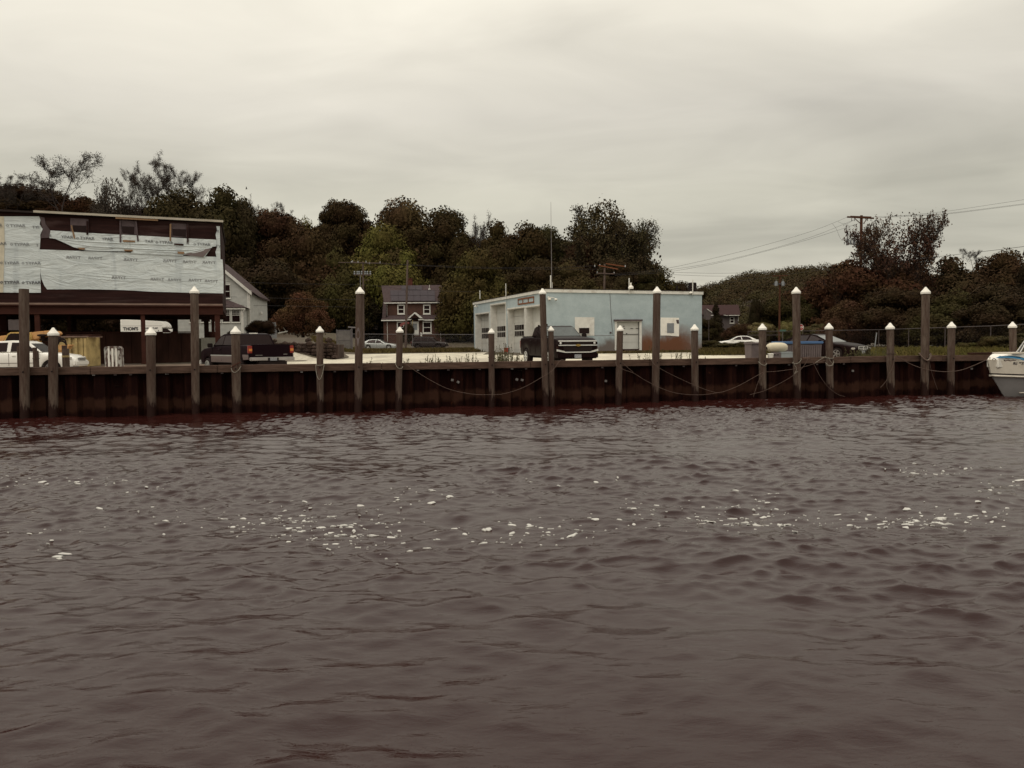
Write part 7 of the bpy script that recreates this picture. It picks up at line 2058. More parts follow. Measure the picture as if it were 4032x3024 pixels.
def sedan(name, label, X, Y, hd, L, w, top, cabp, paint, panes, wheels, rw=.36, zr=None, front=None, cat='car', glass='glass_dark', rim='steel', ws='glass_pale', W0=None, W1=None, lights='headlight'):
    r = put(name, label, cat, X, Y, hd)
    body = loft_body(L, top, [(-L / 2, .36), (-L / 2 + .5, .26), (0, .22), (L / 2 - .5, .24), (L / 2, .30)], [(-L / 2, w * .80), (-L / 2 + .15, w * .92), (-L / 2 + .7, w), (L / 2 - .8, w), (L / 2 - .2, w * .88), (L / 2, w * .72)], wheels, rw)
    body.build('body', M[paint], r, smooth=True); underbody(r, L, w, .27)
    cb, W = cabin(r, cabp, W0 or w * .92, W1 or w * .68, paint)
    k = max(range(len(cabp)), key=lambda i: cabp[i][1])
    end_pane(cb, W, cabp[0], cabp[1], 'windscreen', ws, .06, .96, .07); end_pane(cb, W, cabp[-1], cabp[-2], 'rear_window', glass, .08, .94, .08)
    side_panes(cb, W, panes, glass)
    mirrors(r, cabp[0][0] - .45, w * .93, cabp[0][1] + .08, paint, .8)
    for x in wheels:
        for s_ in (1, -1): wheel(r, x, s_ * (w - .11), .33, .21, rim, 5, s_)
    h = top[-1][1]
    for s_ in (1, -1):
        bx(r, 'headlight', (L / 2 - .14, s_ * w * .66, h - .02 if lights else h), (.22, .34, .11), lights, .03)
        bx(r, 'tail_light', (-L / 2 + .06, s_ * w * .68, top[0][1] - .12), (.10, .34, .14), 'red_light', .03)
    handles(r, w, (.1, -.75), top[len(top) // 2][1] - .16, paint)
    bx(r, 'number_plate', (L / 2 + .01, 0, .42), (.02, .32, .13), 'plate'); bx(r, 'front_intake', (L / 2 - .03, 0, .34), (.06, w * .9, .09), 'black')
    door_gap_lines(r, w * .997, (.75, -.22, -1.05), .3, .85)
    return r, W
# black sedan by the quay, seen from its front right
def black_sedan():
    top = [(-2.42, .88), (-2.2, .96), (-1.5, .98), (.6, .94), (1.0, .93), (1.6, .86), (2.2, .74), (2.42, .62)]
    cab = [(1.02, .92), (.10, 1.30), (-.25, 1.37), (-.9, 1.36), (-1.35, 1.25), (-2.0, .97)]
    r, W = sedan('parked_car', 'black sedan with curved roof and cross shaped chrome grille, right of the blue lidded tub', 16.6, 44.4, R(-56), 4.85, .90, top, cab, 'black_paint',
                 [[(.72, 1.0), (.10, 1.24), (-.20, 1.30), (-.32, 1.0)], [(-.40, 1.0), (-.30, 1.31), (-.85, 1.30), (-1.2, 1.22), (-1.45, 1.0)]], [-1.5, 1.5], .36, glass='glass_mid')
    bx(r, 'grille', (2.39, 0, .62), (.10, .72, .16), 'black'); m_ = MB()
    m_.box((2.45, 0, .62), (.03, .04, .18)); m_.box((2.45, 0, .62), (.03, .74, .03)); m_.box((2.44, 0, .71), (.03, .78, .025)); m_.box((2.44, 0, .535), (.03, .60, .025)); m_.box((2.43, .38, .63), (.03, .03, .16)); m_.box((2.43, -.38, .63), (.03, .03, .16))
    m_.build('grille_cross', M['chrome'], r)
black_sedan()
X_, Y_2 = xat(1496, 109), 109
sedan('parked_car', 'silver hatchback parked behind the fence in front of the brown house', X_, Y_2, R(-6), 4.65, .86,
      [(-2.32, .84), (-2.1, .98), (-1.3, .96), (.8, .90), (1.3, .86), (2.0, .74), (2.32, .58)], [(.95, .90), (.12, 1.33), (-.3, 1.42), (-1.0, 1.42), (-1.45, 1.34), (-2.15, .98)], 'silver_paint',
      [[(.62, .97), (.08, 1.28), (-.28, 1.35), (-.38, .97)], [(-.46, .97), (-.38, 1.36), (-.95, 1.35), (-1.35, 1.27), (-1.62, .99)]], [-1.38, 1.38], .37, rim='chrome')
sedan('parked_car', 'white sedan beyond the weeds right of the blue building', xat(2902, 92), 92, R(180 - 8), 4.8, .90,
      [(-2.4, .92), (-2.2, 1.0), (-1.5, .99), (.8, .94), (1.3, .90), (2.1, .78), (2.4, .64)], [(1.0, .94), (.08, 1.38), (-.35, 1.46), (-.95, 1.45), (-1.4, 1.32), (-2.1, .99)], 'white_paint',
      [[(.66, 1.02), (.06, 1.32), (-.30, 1.39), (-.40, 1.02)], [(-.48, 1.02), (-.38, 1.40), (-.9, 1.39), (-1.3, 1.27), (-1.55, 1.03)]], [-1.42, 1.42], .37)
def suv():
    r = put('parked_suv', 'dark four wheel drive behind the fence right of the bare leaning pole', 'car', xat(1692, 110), 110, R(-8))
    L, w = 4.6, .90
    body = loft_body(L, [(-2.3, 1.08), (.9, 1.06), (1.3, 1.02), (2.05, .96), (2.3, .84)], [(-2.3, .5), (-1.9, .42), (1.8, .40), (2.3, .46)], [(-2.3, .86), (-2.15, .90), (1.8, .90), (2.15, .86), (2.3, .80)], [-1.4, 1.38], .42)
    body.build('body', M['maroon_paint'], r, smooth=True); underbody(r, L, w, .4)
    cb, W = cabin(r, [(1.15, 1.04), (.45, 1.62), (.2, 1.68), (-.8, 1.74), (-1.95, 1.72), (-2.18, 1.10)], .85, .70, 'maroon_paint')
    end_pane(cb, W, (1.15, 1.04), (.45, 1.62), 'windscreen', 'glass_dark'); end_pane(cb, W, (-2.18, 1.10), (-1.95, 1.72), 'rear_window', 'glass_dark')
    side_panes(cb, W, [[(.85, 1.14), (.36, 1.56), (-.08, 1.60), (-.08, 1.14)], [(-.16, 1.14), (-.16, 1.61), (-.95, 1.64), (-.95, 1.14)], [(-1.05, 1.14), (-1.05, 1.64), (-1.85, 1.62), (-1.98, 1.14)]])
    mirrors(r, .8, .86, 1.14, 'black', .9); handles(r, .9, (.05, -.8), .98, 'black')
    for x in (-1.4, 1.38):
        for s_ in (1, -1):
            wheel(r, x, s_ * .78, .36, .23, 'dark_metal', 5, s_)
            m_ = MB(); m_.tube([(x - .48, s_ * .92, .42), (x - .36, s_ * .93, .78), (x, s_ * .94, .88), (x + .36, s_ * .93, .78), (x + .48, s_ * .92, .42)], .04, 6); m_.build('arch_flare', M['black'], r)
    for s_ in (1, -1): bx(r, 'headlight', (2.28, s_ * .62, .82), (.06, .2, .16), 'headlight'); bx(r, 'tail_light', (-2.3, s_ * .8, .95), (.05, .1, .3), 'red_light')
    bx(r, 'bumper', (2.32, 0, .52), (.14, 1.7, .18), 'black', .03)
    bx(r, 'roof_rack', (-.9, 0, 1.77), (1.6, 1.2, .03), 'dark_metal')
suv()

def box_truck():
    Y = 97; P = Plane((xat(570, Y), Y), ang=4); x0 = xat(570, Y); g_ = gz(x0, Y)
    root = empty('box_truck', (x0, Y, g_), 'white box truck with large black lettering seen beneath the raised building', 'truck')
    T = [C2(1352, 507), C2(1570, 515), C2(1805, 528), C2(1840, 548), C2(1862, 580), C2(1866, 600)]
    Q = [P.hit(*q) for q in T]; aL = Q[0][0]; aC = P.hit(*C2(1826, 600))[0]; zb = g_ + .75
    zs = P.hit(*C2(1866, 600))[1]
    m_ = MB(); m_.slab(P, [(aL, zb)] + [(a, z) for a, z in Q] + [(aC, zs - .02), (aC, zb)], -2.2, 0); bd = m_.build('cargo_box', M['white_paint'], root, world=True, bevel=.05)
    m_ = MB(); a0, z0 = P.hit(*C2(1352, 582)); m_.srect(P, aL, z0 - .012, aC, z0 + .012, .0, .01); m_.build('box_seam', M['grey_tub'], root, world=True)
    # cab
    aw = P.hit(*C2(1930, 650))[0]; zc = P.hit(*C2(1850, 606))[1]; zh = P.hit(*C2(1930, 652))[1]
    m_ = MB(); m_.slab(P, [(aC + .0, g_ + .45), (aC, zc - .06), (aC + .75, zc - .08), (aw, zh), (aw + .5, zh - .12), (aw + 1.0, zh - .25), (aw + 1.05, g_ + .45)], -2.1, -.15); cb = m_.build('cab', M['white_paint'], root, world=True, bevel=.06)
    m_ = MB(); m_.slab(P, [P.hit(*C2(*q)) for q in ((1828, 612), (1880, 612), (1925, 650), (1828, 650))], -.149, -.13); m_.build('side_window', M['glass_dark'], cb, world=True)
    m_ = MB(); m_.srect(P, aw + .15, zh - .05, aw + .3, zh + .35, -.1, .05); m_.build('mirror', M['black'], cb, world=True)
    for a in (aL + 1.3, aw + .2):
        m_ = MB(); c = P.pt(a, g_ + .40, -.2); m_.lathe([(.2, -.14), (.38, -.14), (.40, -.08), (.40, .08), (.38, .14), (.2, .14)], 18, c, Matrix.Rotation(math.pi / 2, 3, 'X')); m_.build('wheel', M['black'], root, world=True)
    m_ = MB(); m_.srect(P, aL, g_ + .5, aw, zb - .01, -2.0, -.2); m_.build('chassis', M['black'], root, world=True)
    m_ = MB(); a, z = P.hit(*C2(1471, 616)); put_text(m_, P, "THOM'S", a, z, .50, .012, .05, sx=.95); m_.build('lettering', M['ink'], root, world=True); m_ = MB()
    a, z = P.hit(*C2(1705, 608)); put_text(m_, P, "WELL & PUMP", a, z, .24, .012, .03, sx=1.0); m_.build('lettering', M['ink'], root, world=True); m_ = MB()
    a, z = P.hit(*C2(1730, 636)); put_text(m_, P, "934", a - .6, z, .24, .012, .03); put_text(m_, P, "4", a + .55, z, .24, .012, .03)
    m_.build('lettering', M['ink'], root, world=True)
box_truck()

# ------------------------------------------------------------------ yellow machine and skip at the left
def excavator():
    Y = 47; P = Plane((xat(100, Y), Y), ang=5); x0 = xat(60, Y); g_ = gz(x0, Y)
    root = empty('excavator', (x0, Y, g_), 'faded orange excavator with a yellow framed cab behind the white pickup', 'excavator')
    # cab frame: profile ring around dark glass
    def E(x, y): return (x * .18083, 1280 + y * .18083)
    outer = [E(-120, 620), E(-40, 540), E(0, 470), E(150, 195), E(215, 155), E(430, 150), E(640, 160), E(672, 230), E(680, 330), E(640, 360), E(560, 620)]
    inner = [E(45, 470), E(180, 215), E(240, 182), E(410, 182), E(600, 190), E(625, 240), E(625, 330), E(560, 520), E(150, 505)]
    m_ = MB(); m_.pslab(P, outer, -1.5, -.06); cab_ = m_.build('cab_shell', M['yellow_bright'], root, world=True, bevel=.05)
    m_ = MB(); m_.pslab(P, inner, -.058, -.03); m_.build('cab_window', M['glass_dark'], cab_, world=True)
    m_ = MB(); q = [P.hit(*E(380, y), -.02) for y in (185, 510)]; m_.srect(P, q[0][0] - .05, q[1][1], q[0][0] + .05, q[0][1], -.028, .0); m_.build('window_post', M['black'], cab_, world=True)
    # engine house on the left and body below
    m_ = MB(); m_.pslab(P, [E(-500, 250), E(-20, 238), E(120, 220), E(140, 260), E(0, 500), E(-30, 620), E(-500, 640)], -1.9, -.3); m_.build('engine_cover', M['orange'], root, world=True, bevel=.05)
    a0, z0 = P.hit(*E(-500, 600)); a1, _ = P.hit(*E(1500, 600))
    m_ = MB(); m_.srect(P, a0, g_ + .85, a1 - 1.2, z0 + .1, -2.0, .1); m_.build('turntable_deck', M['orange'], root, world=True, bevel=.04)
    for off in (-2.2, .0):
        m_ = MB(); n = 28; aa, bb = a0 + .2, a1 - 1.3; pts = []
        for k in range(n):
            t = 2 * math.pi * k / n; pts.append(((aa + bb) / 2 + math.copysign(abs(math.cos(t)) ** .5, math.cos(t)) * (bb - aa) / 2, g_ + .42 + math.sin(t) * .40))
        m_.slab(P, pts, off - .1, off + .4); m_.build('track', M['black'], root, world=True)
    # boom
    m_ = MB(); m_.pslab(P, [E(620, 170), E(760, 145), E(1045, 118), E(1250, 130), E(1300, 190), E(1240, 235), E(1040, 250), E(860, 295), E(680, 330), E(660, 240)], -.7, -.25); bm_ = m_.build('boom', M['orange'], root, world=True, bevel=.03)
    m_ = MB(); c = [P.hit(*E(x, y), -.2) for x, y in ((938, 220), (938, 330))]
    cc = P.pt(c[0][0], 0, -.15); m_.lathe([(.10, c[1][1]), (.12, (c[0][1] + c[1][1]) / 2), (.12, c[0][1] - .07), (.28, c[0][1] - .05), (.28, c[0][1] + .03), (.12, c[0][1] + .06)], 12, (cc.x, cc.y, 0)); m_.build('exhaust_cap', M['black'], root, world=True)
    m_ = MB(); m_.pslab(P, [E(850, 300), E(1240, 250), E(1260, 340), E(860, 345)], -.8, -.3); m_.build('hydraulic_block', M['black'], root, world=True)
    for pts in ([(1250, 290), (1290, 330), (1270, 400), (1250, 420)], [(1260, 380), (1300, 310), (1370, 290), (1420, 340), (1440, 430)], [(1250, 370), (1330, 350), (1400, 370), (1450, 430)], [(1255, 285), (1330, 300), (1390, 330)]):
        m_ = MB(); m_.tube(smooth_path([P.pt(*P.hit(*E(*q), -.1), -.1) for q in pts]), .045, 6); m_.build('hydraulic_hose', M['black'], root, world=True)
    m_ = MB(); m_.pslab(P, [E(1245, 445), E(1420, 425), E(1530, 425), E(1535, 450), E(1490, 470), E(1480, 520), E(1300, 560), E(1250, 480)], -.6, -.1); st = m_.build('dipper_arm', M['orange'], root, world=True, bevel=.02)
excavator_mat = simple('bright yellow machine paint', (.50, .33, .10), .55, var=.2, dirt=(.25, .14, .06)); M['yellow_bright'] = excavator_mat
excavator()
def skip():
    Y = 51; P = Plane((xat(285, Y), Y), ang=6); x0 = xat(285, Y); g_ = gz(x0, Y)
    root = empty('skip_container', (x0, Y, g_), 'worn yellow ribbed steel skip behind the hood of the white pickup', 'skip')
    a0, z1 = P.hit(*C2(620, 712)); a1, _ = P.hit(*C2(968, 712)); zt = z1
    m_ = MB(); m_.srect(P, a0, g_ + .1, a1, zt, -2.2, -2.1); m_.srect(P, a0, g_ + .1, a1, zt, -.06, .0); m_.srect(P, a0, g_ + .1, a0 + .08, zt, -2.1, -.061); m_.srect(P, a1 - .08, g_ + .1, a1, zt, -2.1, -.061); m_.srect(P, a0, g_ + .05, a1, g_ + .099, -2.2, .0)
    b = m_.build('container_shell', M['yellow'], root, world=True)
    for x in (725, 790, 862, 925, 960):
        m_ = MB(); a, _ = P.hit(*C2(x, 760)); m_.srect(P, a - .07, g_ + .1, a + .07, zt - .03, .0, .09); m_.build('rib', M['yellow'], b, world=True)
    m_ = MB(); m_.srect(P, a0 - .08, zt, a1 + .12, zt + .08, -.1, .14); m_.srect(P, a0 - .08, zt, a1 + .12, zt + .08, -2.3, -2.05); m_.build('top_rim', M['ledge'], root, world=True)
    m_ = MB(); m_.box(P.pt(a0 + 1.3, zt + .12, -1.0), (1.6, 1.2, .14)); m_.build('debris_load', M['rust_dark'], root, world=True)
skip()

# ------------------------------------------------------------------ quay side gear
def gear():
    P = Plane(dock(0, .85), u=DU)
    def base(px): a, _ = P.hit(px, 1420); q = P.pt(a, 0); return a, q, max(gz(q.x, q.y), 0)
    # a narrow timber deck carries the gear just behind the beam
    a0 = P.hit(2945, 1420)[0]; a1 = P.hit(3290, 1420)[0]
    zd = CAPZ - .16
    for x0, x1, lab in ((2940, 3300, 'low timber platform under the tubs and buoy behind the beam'), (380, 700, 'weathered timber platform under the square rusty float box')):
        a0 = P.hit(x0, 1420)[0]; a1 = P.hit(x1, 1420)[0]
        dk = empty('quay_platform', P.pt((a0 + a1) / 2, 1.2), lab, 'platform', 'timber platforms behind the quay beam')
        n = 7
        for k in range(n):
            m_ = MB(); o0 = .55 - k * .2; m_.srect(P, a0, zd - .06, a1, zd, o0 - .19, o0); m_.build('plank', M['cap_wood'], dk, world=True)
        for a in np.linspace(a0 + .3, a1 - .3, 4):
            m_ = MB(); m_.srect(P, a - .08, .8, a + .08, zd - .061, -.6, .3); m_.build('support', M['rust_dark'], dk, world=True)
    # square float box
    r = empty('float_box', P.pt(P.hit(444, 1400)[0], zd, -.2), 'square white and rust mottled steel float box standing on edge', 'float box')
    q0, q1 = P.hit(*C2(1172, 812)), P.hit(*C2(1368, 1003)); w = q1[0] - q0[0]; cx = (q0[0] + q1[0]) / 2; zt = q0[1]; e = .07
    m_ = MB(); m_.slab(P, [(q0[0] + e, zd), (q1[0] - e, zd), (q1[0], zd + e), (q1[0] - .01, zt - e), (q1[0] - e, zt), (q0[0] + e, zt), (q0[0], zt - e), (q0[0] + .02, zd + e)], -.45, .05); m_.build('box_body', M['float_mottle'], r, world=True, bevel=.015)
    for dx in (-.22, .0, .22):
        m_ = MB(); m_.srect(P, cx + dx * w - .03, zd + .08, cx + dx * w + .03, zt - .08, .051, .07); m_.build('raised_rib', M['cap_white'], r, world=True)
    for sx in (-1, 1):
        for zz in (zd + .06, zt - .06): m_ = MB(); m_.box(P.pt(cx + sx * (w / 2 - .06), zz, .07), (.07, .04, .07)); m_.build('corner_bolt', M['steel'], r, world=True)
    # grey bin
    a0, z1 = P.hit(*C7(165, 905)); a1, _ = P.hit(*C7(272, 905))
    r = empty('plastic_bin', P.pt((a0 + a1) / 2, zd, -.3), 'grey plastic bin with rounded rim at the left end of the quay gear', 'bin')
    m_ = MB(); m_.prism([P.pt(a, zd, o) for a, o in ((a0 + .02, .1), (a1 + .2, .1), (a1 + .2, -.5), (a0 + .02, -.5))], [P.pt(a, z1 - .05, o) for a, o in ((a0, .14), (a1 + .22, .14), (a1 + .22, -.54), (a0, -.54))]); m_.build('bin_body', M['grey_tub'], r, world=True, bevel=.03)
    m_ = MB(); m_.srect(P, a0 - .03, z1 - .08, a1 + .25, z1 + .02, -.58, .18); m_.build('rim', M['grey_tub'], r, world=True, bevel=.03)
    # buoy: fat cream cylinder lying on its side
    q0, q1 = P.hit(*C7(352, 902), -.25), P.hit(*C7(606, 1018), -.25); rr = (q0[1] - q1[1]) / 2; zc = (q0[1] + q1[1]) / 2; Lb = q1[0] - q0[0]
    r = empty('fender_buoy', P.pt((q0[0] + q1[0]) / 2, zc - rr, -.25), 'large cream inflated fender buoy lying on its side between bin and tub', 'buoy')
    m_ = MB(); n = 14; pr = [(max(.02, rr * math.sqrt(max(0, 1 - abs(2 * k / n - 1) ** 3.4))), -Lb / 2 + Lb * k / n) for k in range(n + 1)]
    Mx = Matrix.Rotation(DA, 3, 'Z') @ Matrix.Rotation(math.pi / 2, 3, 'Y'); m_.lathe(pr, 24, P.pt((q0[0] + q1[0]) / 2, zc, -.25), Mx); m_.build('buoy_body', M['fender'], r, world=True, smooth='all')
    m_ = MB(); m_.lathe([(.05, -.04), (.07, 0), (.05, .04)], 10, P.pt(q0[0] + .02, zc - .02, -.25), Mx); m_.build('end_eye', M['black'], r, world=True)
    zb = zc - rr
    # bucket, crates below the buoy
    a0, z1 = P.hit(*C7(357, 1030)); a1, _ = P.hit(*C7(422, 1030)); r = empty('lidded_pail', P.pt((a0 + a1) / 2, zd), 'small white lidded pail squeezed below the cream buoy', 'pail')
    rr2 = (a1 - a0) / 2; c = P.pt((a0 + a1) / 2, 0, .1); m_ = MB(); m_.lathe([(rr2 * .85, zd), (rr2 * .95, z1 - .06)], 14, c); m_.build('pail_body', M['cap_white'], r, world=True)
    m_ = MB(); m_.lathe([(rr2, z1 - .055), (rr2, z1 - .01), (rr2 * .9, z1)], 14, c); m_.build('lid', M['cap_white'], r, world=True)
    a0, z1 = P.hit(*C7(425, 1018)); a1, _ = P.hit(*C7(516, 1018)); zz = min(z1, zb + .02)
    r = empty('plastic_crate', P.pt((a0 + a1) / 2, zd), 'small grey plastic crate with hand holes beside the white pail', 'crate')
    m_ = MB(); m_.slab(P, [(a0, zd), (a1, zd), (a1, z1), (a0 + .1, z1), (a0, z1 - .1)], -.3, .1); cr = m_.build('crate_body', M['grey_tub'], r, world=True, bevel=.02)
    for x in (455, 490): m_ = MB(); m_.rect(P, *C7(x - 12, 1042), *C7(x + 12, 1052), .101, .115); m_.build('hand_hole', M['black'], cr, world=True)
    a1b, z2 = P.hit(*C7(672, 1012)); r = empty('pale_box', P.pt((a1 + a1b) / 2, zd), 'flat pale blue grey box right of the small crate', 'box')
    m_ = MB(); m_.srect(P, a1 + .01, zd, a1b, z2, -.35, .08); m_.build('box_body', M['pale_blue'], r, world=True, bevel=.015)
    m_ = MB(); m_.srect(P, a1, z2 - .06, a1b + .01, z2 + .005, -.36, .092); m_.build('box_lid', M['pale_blue'], r, world=True, bevel=.01)
    # big tub with blue lid
    P2 = Plane(dock(0, 1.75), u=DU); a0, z1 = P2.hit(*C7(583, 920)); a1, _ = P2.hit(*C7(1018, 920)); zl = P2.hit(*C7(800, 886))[1]; gq = P2.pt(a0, 0); g_ = gz(gq.x, gq.y)
    r = empty('fish_tub', P2.pt((a0 + a1) / 2, g_), 'long ribbed grey fish tub with a bright blue lid behind the tall piling', 'tub')
    m_ = MB(); m_.prism([P2.pt(a0 + .05, g_, -.02), P2.pt(a1 - .05, g_, -.02), P2.pt(a1 - .05, g_, -1.1), P2.pt(a0 + .05, g_, -1.1)], [P2.pt(a0, z1, 0), P2.pt(a1, z1, 0), P2.pt(a1, z1, -1.15), P2.pt(a0, z1, -1.15)]); tb = m_.build('tub_body', M['grey_tub'], r, world=True, bevel=.03)
    for k in range(16):
        a = a0 + .1 + (a1 - a0 - .2) * k / 15; m_ = MB(); m_.srect(P2, a - .025, g_ + .1, a + .025, z1 - .08, .0, .035); m_.build('rib', M['grey_tub'], tb, world=True)
    m_ = MB(); m_.srect(P2, a0 - .05, z1, a1 + .04, zl, -1.2, .06); m_.build('lid', M['blue_lid'], r, world=True, bevel=.025)
m, t, b = new_mat('mottled white paint over rust')
v = tnoise(t, 5, 4, .6, (2.4, 1, .8)); col = tmix(t, tmr(t, v, .47, .53), (.40, .38, .34), (.085, .05, .04))
t.links.new(col, b.inputs['Base Color']); b.inputs['Roughness'].default_value = .8; M['float_mottle'] = m
gear()

# ------------------------------------------------------------------ boat
def boat():
    # bow points left; drawn in a plane parallel to the quay, hull sections lofted about it
    P = Plane(dock(0, -1.9), u=DU)
    def B(x, y): return (3600 + x * .19890, 1250 + y * .1989)
    ab, zb = P.hit(*B(1448, 835)); bow_top = (ab, zb)
    af, zf = P.hit(*B(1770, 1495))        # where the stem meets the water
    c = P.pt(ab + 3.2, 0)
    root = empty('motor_boat', (c.x, c.y, 0), 'white and grey cabin motor boat with a blue stripe, moored at the right end', 'boat')
    L = 7.0
    # stations: distance from the bow
    st = []
    n = 26
    for i in range(n):
        t = i / (n - 1); s_ = L * t ** 1.25
        hwd = 1.22 * min(1, (s_ / 3.6)) ** .62 if s_ < 3.6 else 1.22
        hwd = max(hwd, .02)
        sheer = zb - .20 * min(1, s_ / 3.5) - .01 * s_
        stem_s = lambda z: (ab + 0) and np.interp(z, [-.4, 0.0, zb * .52, zb], [(af - ab) + .35, (af - ab), .28 * (af - ab), 0])
        st.append((s_, hwd, sheer))
    def ringv(s_, hwd, sheer):
        ring = []
        for f, wf in ((1.0, 1.0), (.80, 1.0), (.62, .985), (.60, .95), (.30, .80), (.10, .66), (-.12, .38), (-.30, .0)):
            z = sheer * f if f > 0 else f
            so = max(s_, float(np.interp(z, [-.4, 0.0, zb * .6, zb], [(af - ab) + .5, (af - ab), .22 * (af - ab), 0])))
            k = max(0.0, (s_ - float(np.interp(z, [-.4, 0.0, zb * .6, zb], [(af - ab) + .5, (af - ab), .22 * (af - ab), 0]))))
            wd = 1.22 * min(1, k / 3.4) ** .6 * wf + .012
            ring.append((so, wd, z))
        return ring
    rings = [ringv(*q) for q in st]
    def pt(s_, w, z, sgn): q = P.pt(ab + s_, z, 0) - P.n * 0; return q + P.n * (w * sgn)
    nn = len(rings[0])
    def strip(k0, k1, name, mat, parent=None, both=True, push=0):
        mb = MB()
        for sgn in (1, -1):
            vs = []; fs = []
            for r_ in rings:
                for k in range(k0, k1 + 1): s_, w, z = r_[k]; vs.append(pt(s_, w + push, z, sgn))
            m_ = k1 - k0 + 1
            for i in range(len(rings) - 1):
                for k in range(m_ - 1): fs.append((i * m_ + k, i * m_ + k + 1, (i + 1) * m_ + k + 1, (i + 1) * m_ + k))
            mb.add(vs, fs)
        return mb.build(name, M[mat], parent or root, world=True, smooth=True)
    hull = strip(2, nn - 1, 'hull', 'boat_grey')
    strip(0, 2, 'topside', 'boat_cream')
    # transom
    mb = MB(); R_ = rings[-1]; mb.add([pt(*q, 1) for q in R_] + [pt(*q, -1) for q in reversed(R_)], [tuple(range(2 * nn))]); mb.build('transom', M['boat_cream'], root, world=True)
    # rub rail: dark line with a pale band under it
    for k, mt, rr, dz, nm in ((2, 'black', .022, .02, 'rub_rail'), (3, 'boat_cream', .05, -.04, 'spray_band')):
        for sgn in (1, -1):
            m_ = MB(); m_.tube([pt(r_[k][0], r_[k][1] + .01, r_[k][2] + dz, sgn) for r_ in rings], rr, 6); m_.build(nm, M[mt], root, world=True, smooth='all')
    for sgn in (1, -1):
        m_ = MB(); m_.tube([pt(r_[5][0], r_[5][1] + .015, r_[5][2] + .02 + .03 * 0, sgn) for r_ in rings[7:]], .025, 6); m_.build('chine_strip', M['boat_cream'], root, world=True, smooth='all')
    # foredeck
    mb = MB(); vs = []; fs = []
    for r_ in rings: vs += [pt(r_[0][0], r_[0][1], r_[0][2] - .03, 1), pt(r_[0][0], 0, r_[0][2] + .02, 1), pt(r_[0][0], r_[0][1], r_[0][2] - .03, -1)]
    for i in range(len(rings) - 1): fs += [(3 * i, 3 * i + 1, 3 * i + 4, 3 * i + 3), (3 * i + 1, 3 * i + 2, 3 * i + 5, 3 * i + 4)]
    mb.add(vs, fs); mb.build('deck', M['boat_cream'], root, world=True, smooth=True)
    # trunk cabin
    Q = lambda x, y, off=.45: P.hit(*B(x, y), off)
    prof = [Q(1705, 845), Q(1730, 815), Q(1780, 770), Q(1850, 735), Q(1920, 722), Q(2172, 716)]
    aend = ab + 4.2; zt_ = prof[-1][1]
    zlow = zb - .35
    pf = [(prof[0][0], zlow)] + prof + [(aend, zt_), (aend, zlow)]
    m_ = MB(); n = len(pf)
    ctr = P
    inner = [P.pt(a, z, .72 * (min(1, .45 + (a - prof[0][0]) / 1.6)) * (1 - .12 * max(0, z - zlow))) for a, z in pf]
    outer = [P.pt(a, z, -.72 * (min(1, .45 + (a - prof[0][0]) / 1.6)) * (1 - .12 * max(0, z - zlow))) for a, z in pf]
    m_.prism(outer, inner); cb = m_.build('cabin', M['cap_white'], root, world=True, bevel=.03, smooth=True)
    def coff(a, z): return .72 * (min(1, .45 + (a - prof[0][0]) / 1.6)) * (1 - .12 * max(0, z - zlow)) + .012
    sp = [(1725, 808), (1790, 766), (1850, 762), (1960, 760), (2060, 775), (2172, 812), (2300, 865), (2300, 905), (2140, 856), (2060, 822), (1960, 805), (1850, 802), (1790, 808)]
    m_ = MB(); S = [P.hit(*B(*q), .6) for q in sp]
    m_.prism([P.pt(a, z, coff(a, z) - .03) for a, z in S], [P.pt(a, z, coff(a, z)) for a, z in S]); m_.build('blue_stripe', M['blue_trim'], cb, world=True)
    # cabin top lip, windscreen with frame
    m_ = MB(); a0, z0 = Q(1915, 702); m_.srect(P, a0, z0 - .05, aend, z0 + .02, -.62, .62); m_.build('cabin_top', M['boat_cream'], cb, world=True, bevel=.015)
    m_ = MB(); q0 = Q(2060, 690); q1 = Q(2180, 500); q2 = (q1[0] + 1.0, q1[1] + .6)
    dx = (q1[0] - q0[0]) / (q1[1] - q0[1]); zt2 = q0[1] + .75; at2 = q0[0] + dx * .75
    for sgn in (1,):
        m_.tube([P.pt(q0[0], q0[1], .55 * sgn), P.pt(at2, zt2, .48 * sgn)], .022, 6)
        m_.tube([P.pt(at2, zt2, .48 * sgn), P.pt(at2 + 1.3, zt2 + .02, .5 * sgn)], .02, 6)
    m_.tube([P.pt(at2 + .9, zt2, -.48), P.pt(at2 + .1, zt2, .48)], .02, 6); m_.tube([P.pt(q0[0] + .9, q0[1], -.55), P.pt(at2 + .9, zt2, -.48)], .02, 6); fr = m_.build('windscreen_frame', M['white_trim'], root, world=True)
    m_ = MB(); m_.add([P.pt(q0[0] + .1, q0[1], .54), P.pt(q0[0] + .9, q0[1], -.54), P.pt(at2 + .9, zt2, -.47), P.pt(at2 + .1, zt2, .47)], [(0, 1, 2, 3)]); m_.build('windscreen', M['glass_dark'], fr, world=True)
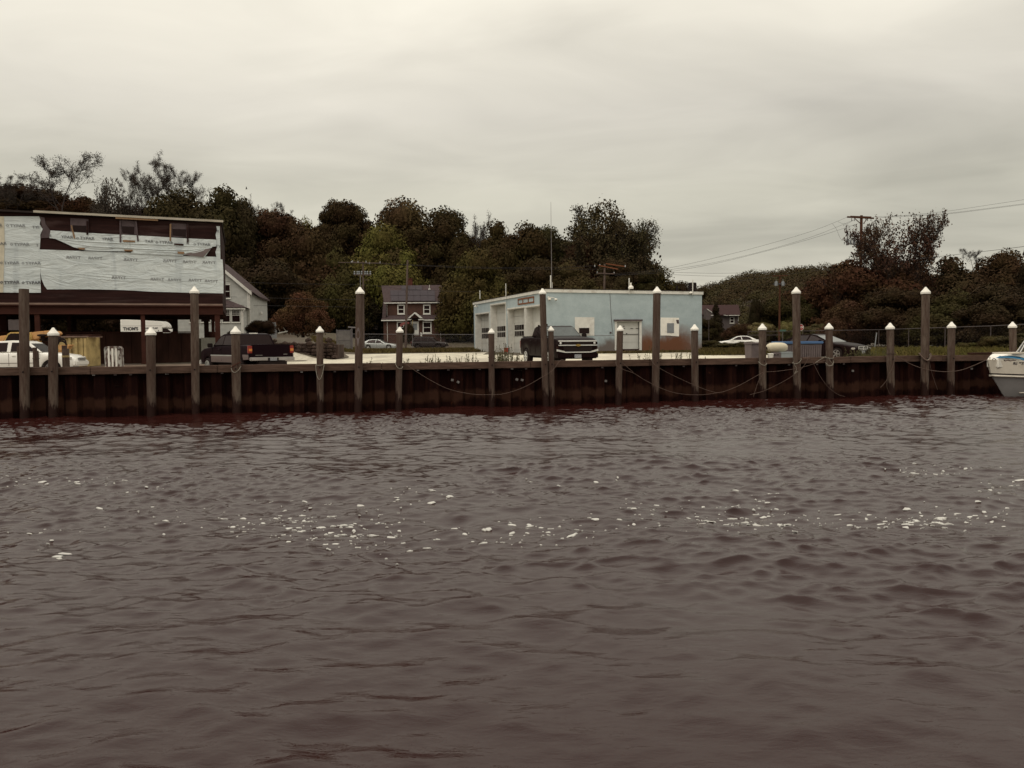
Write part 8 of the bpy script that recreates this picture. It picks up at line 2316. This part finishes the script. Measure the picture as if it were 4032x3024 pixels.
    # deck fittings
    m_ = MB(); cc = pt(.12, 0, zb + .03, 1); m_.tube([cc - Vector((0, 0, .06)), cc + Vector((0, 0, .10))], .035, 8); m_.build('bow_post', M['cap_white'], root, world=True)
    m_ = MB(); m_.tube(smooth_path([P.pt(*Q(*q, .3), .3) for q in ((1540, 835), (1570, 815), (1600, 822), (1615, 838))]), .02, 6); m_.build('deck_cleat', M['steel'], root, world=True)
    m_ = MB(); m_.tube(smooth_path([P.pt(*Q(*q, .25), .25) for q in ((1665, 800), (1680, 770), (1710, 768), (1735, 790))]), .016, 6); m_.build('grab_rail', M['steel'], root, world=True)
    m_ = MB(); m_.tube(smooth_path([P.pt(*Q(*q, .88), .88) for q in ((1775, 835), (1800, 858), (1860, 845), (1900, 860), (1960, 845), (2000, 858))]), .02, 6); m_.build('coiled_line', M['rope'], root, world=True)
    # stain below the bow chock and registration number
    def hull_off(px, py):
        a, z = P.hit(*B(px, py), .6); s_ = a - ab; k = max(0, s_ - float(np.interp(z, [0, zb * .6, zb], [(af - ab), .22 * (af - ab), 0]))); return 1.22 * min(1, k / 3.4) ** .6 + .03
    m_ = MB(); o = hull_off(2085, 912); a, z = P.hit(*B(2093, 912), o)
    txt = "RI 9757"; 
    k = (txt, False, .03); _tc[k] = text_tris(txt, 1.0, .03)
    vs, fs = _tc[k]; sz = .155; W3 = []
    wtxt = max(v[0] for v in vs) - min(v[0] for v in vs); x0 = P.hit(*B(1995, 912), o)[0]
    for x, y in vs:
        aa = x0 + (x + wtxt / 2) * sz * 1.25; s_ = aa - ab; zz = z + y * sz - (aa - x0) * .02
        kk = max(0, s_ - float(np.interp(zz, [0, zb * .6, zb], [(af - ab), .22 * (af - ab), 0]))); W3.append(P.pt(aa, zz, 1.22 * min(1, kk / 3.4) ** .6 + .03))
    m_.add(W3, fs); m_.build('registration_number', M['ink'], root, world=True)
M['boat_grey'] = simple('grey oxidised hull', (.27, .255, .25), .5, var=.2, scale=1.2, dirt=(.20, .17, .16))
boat()
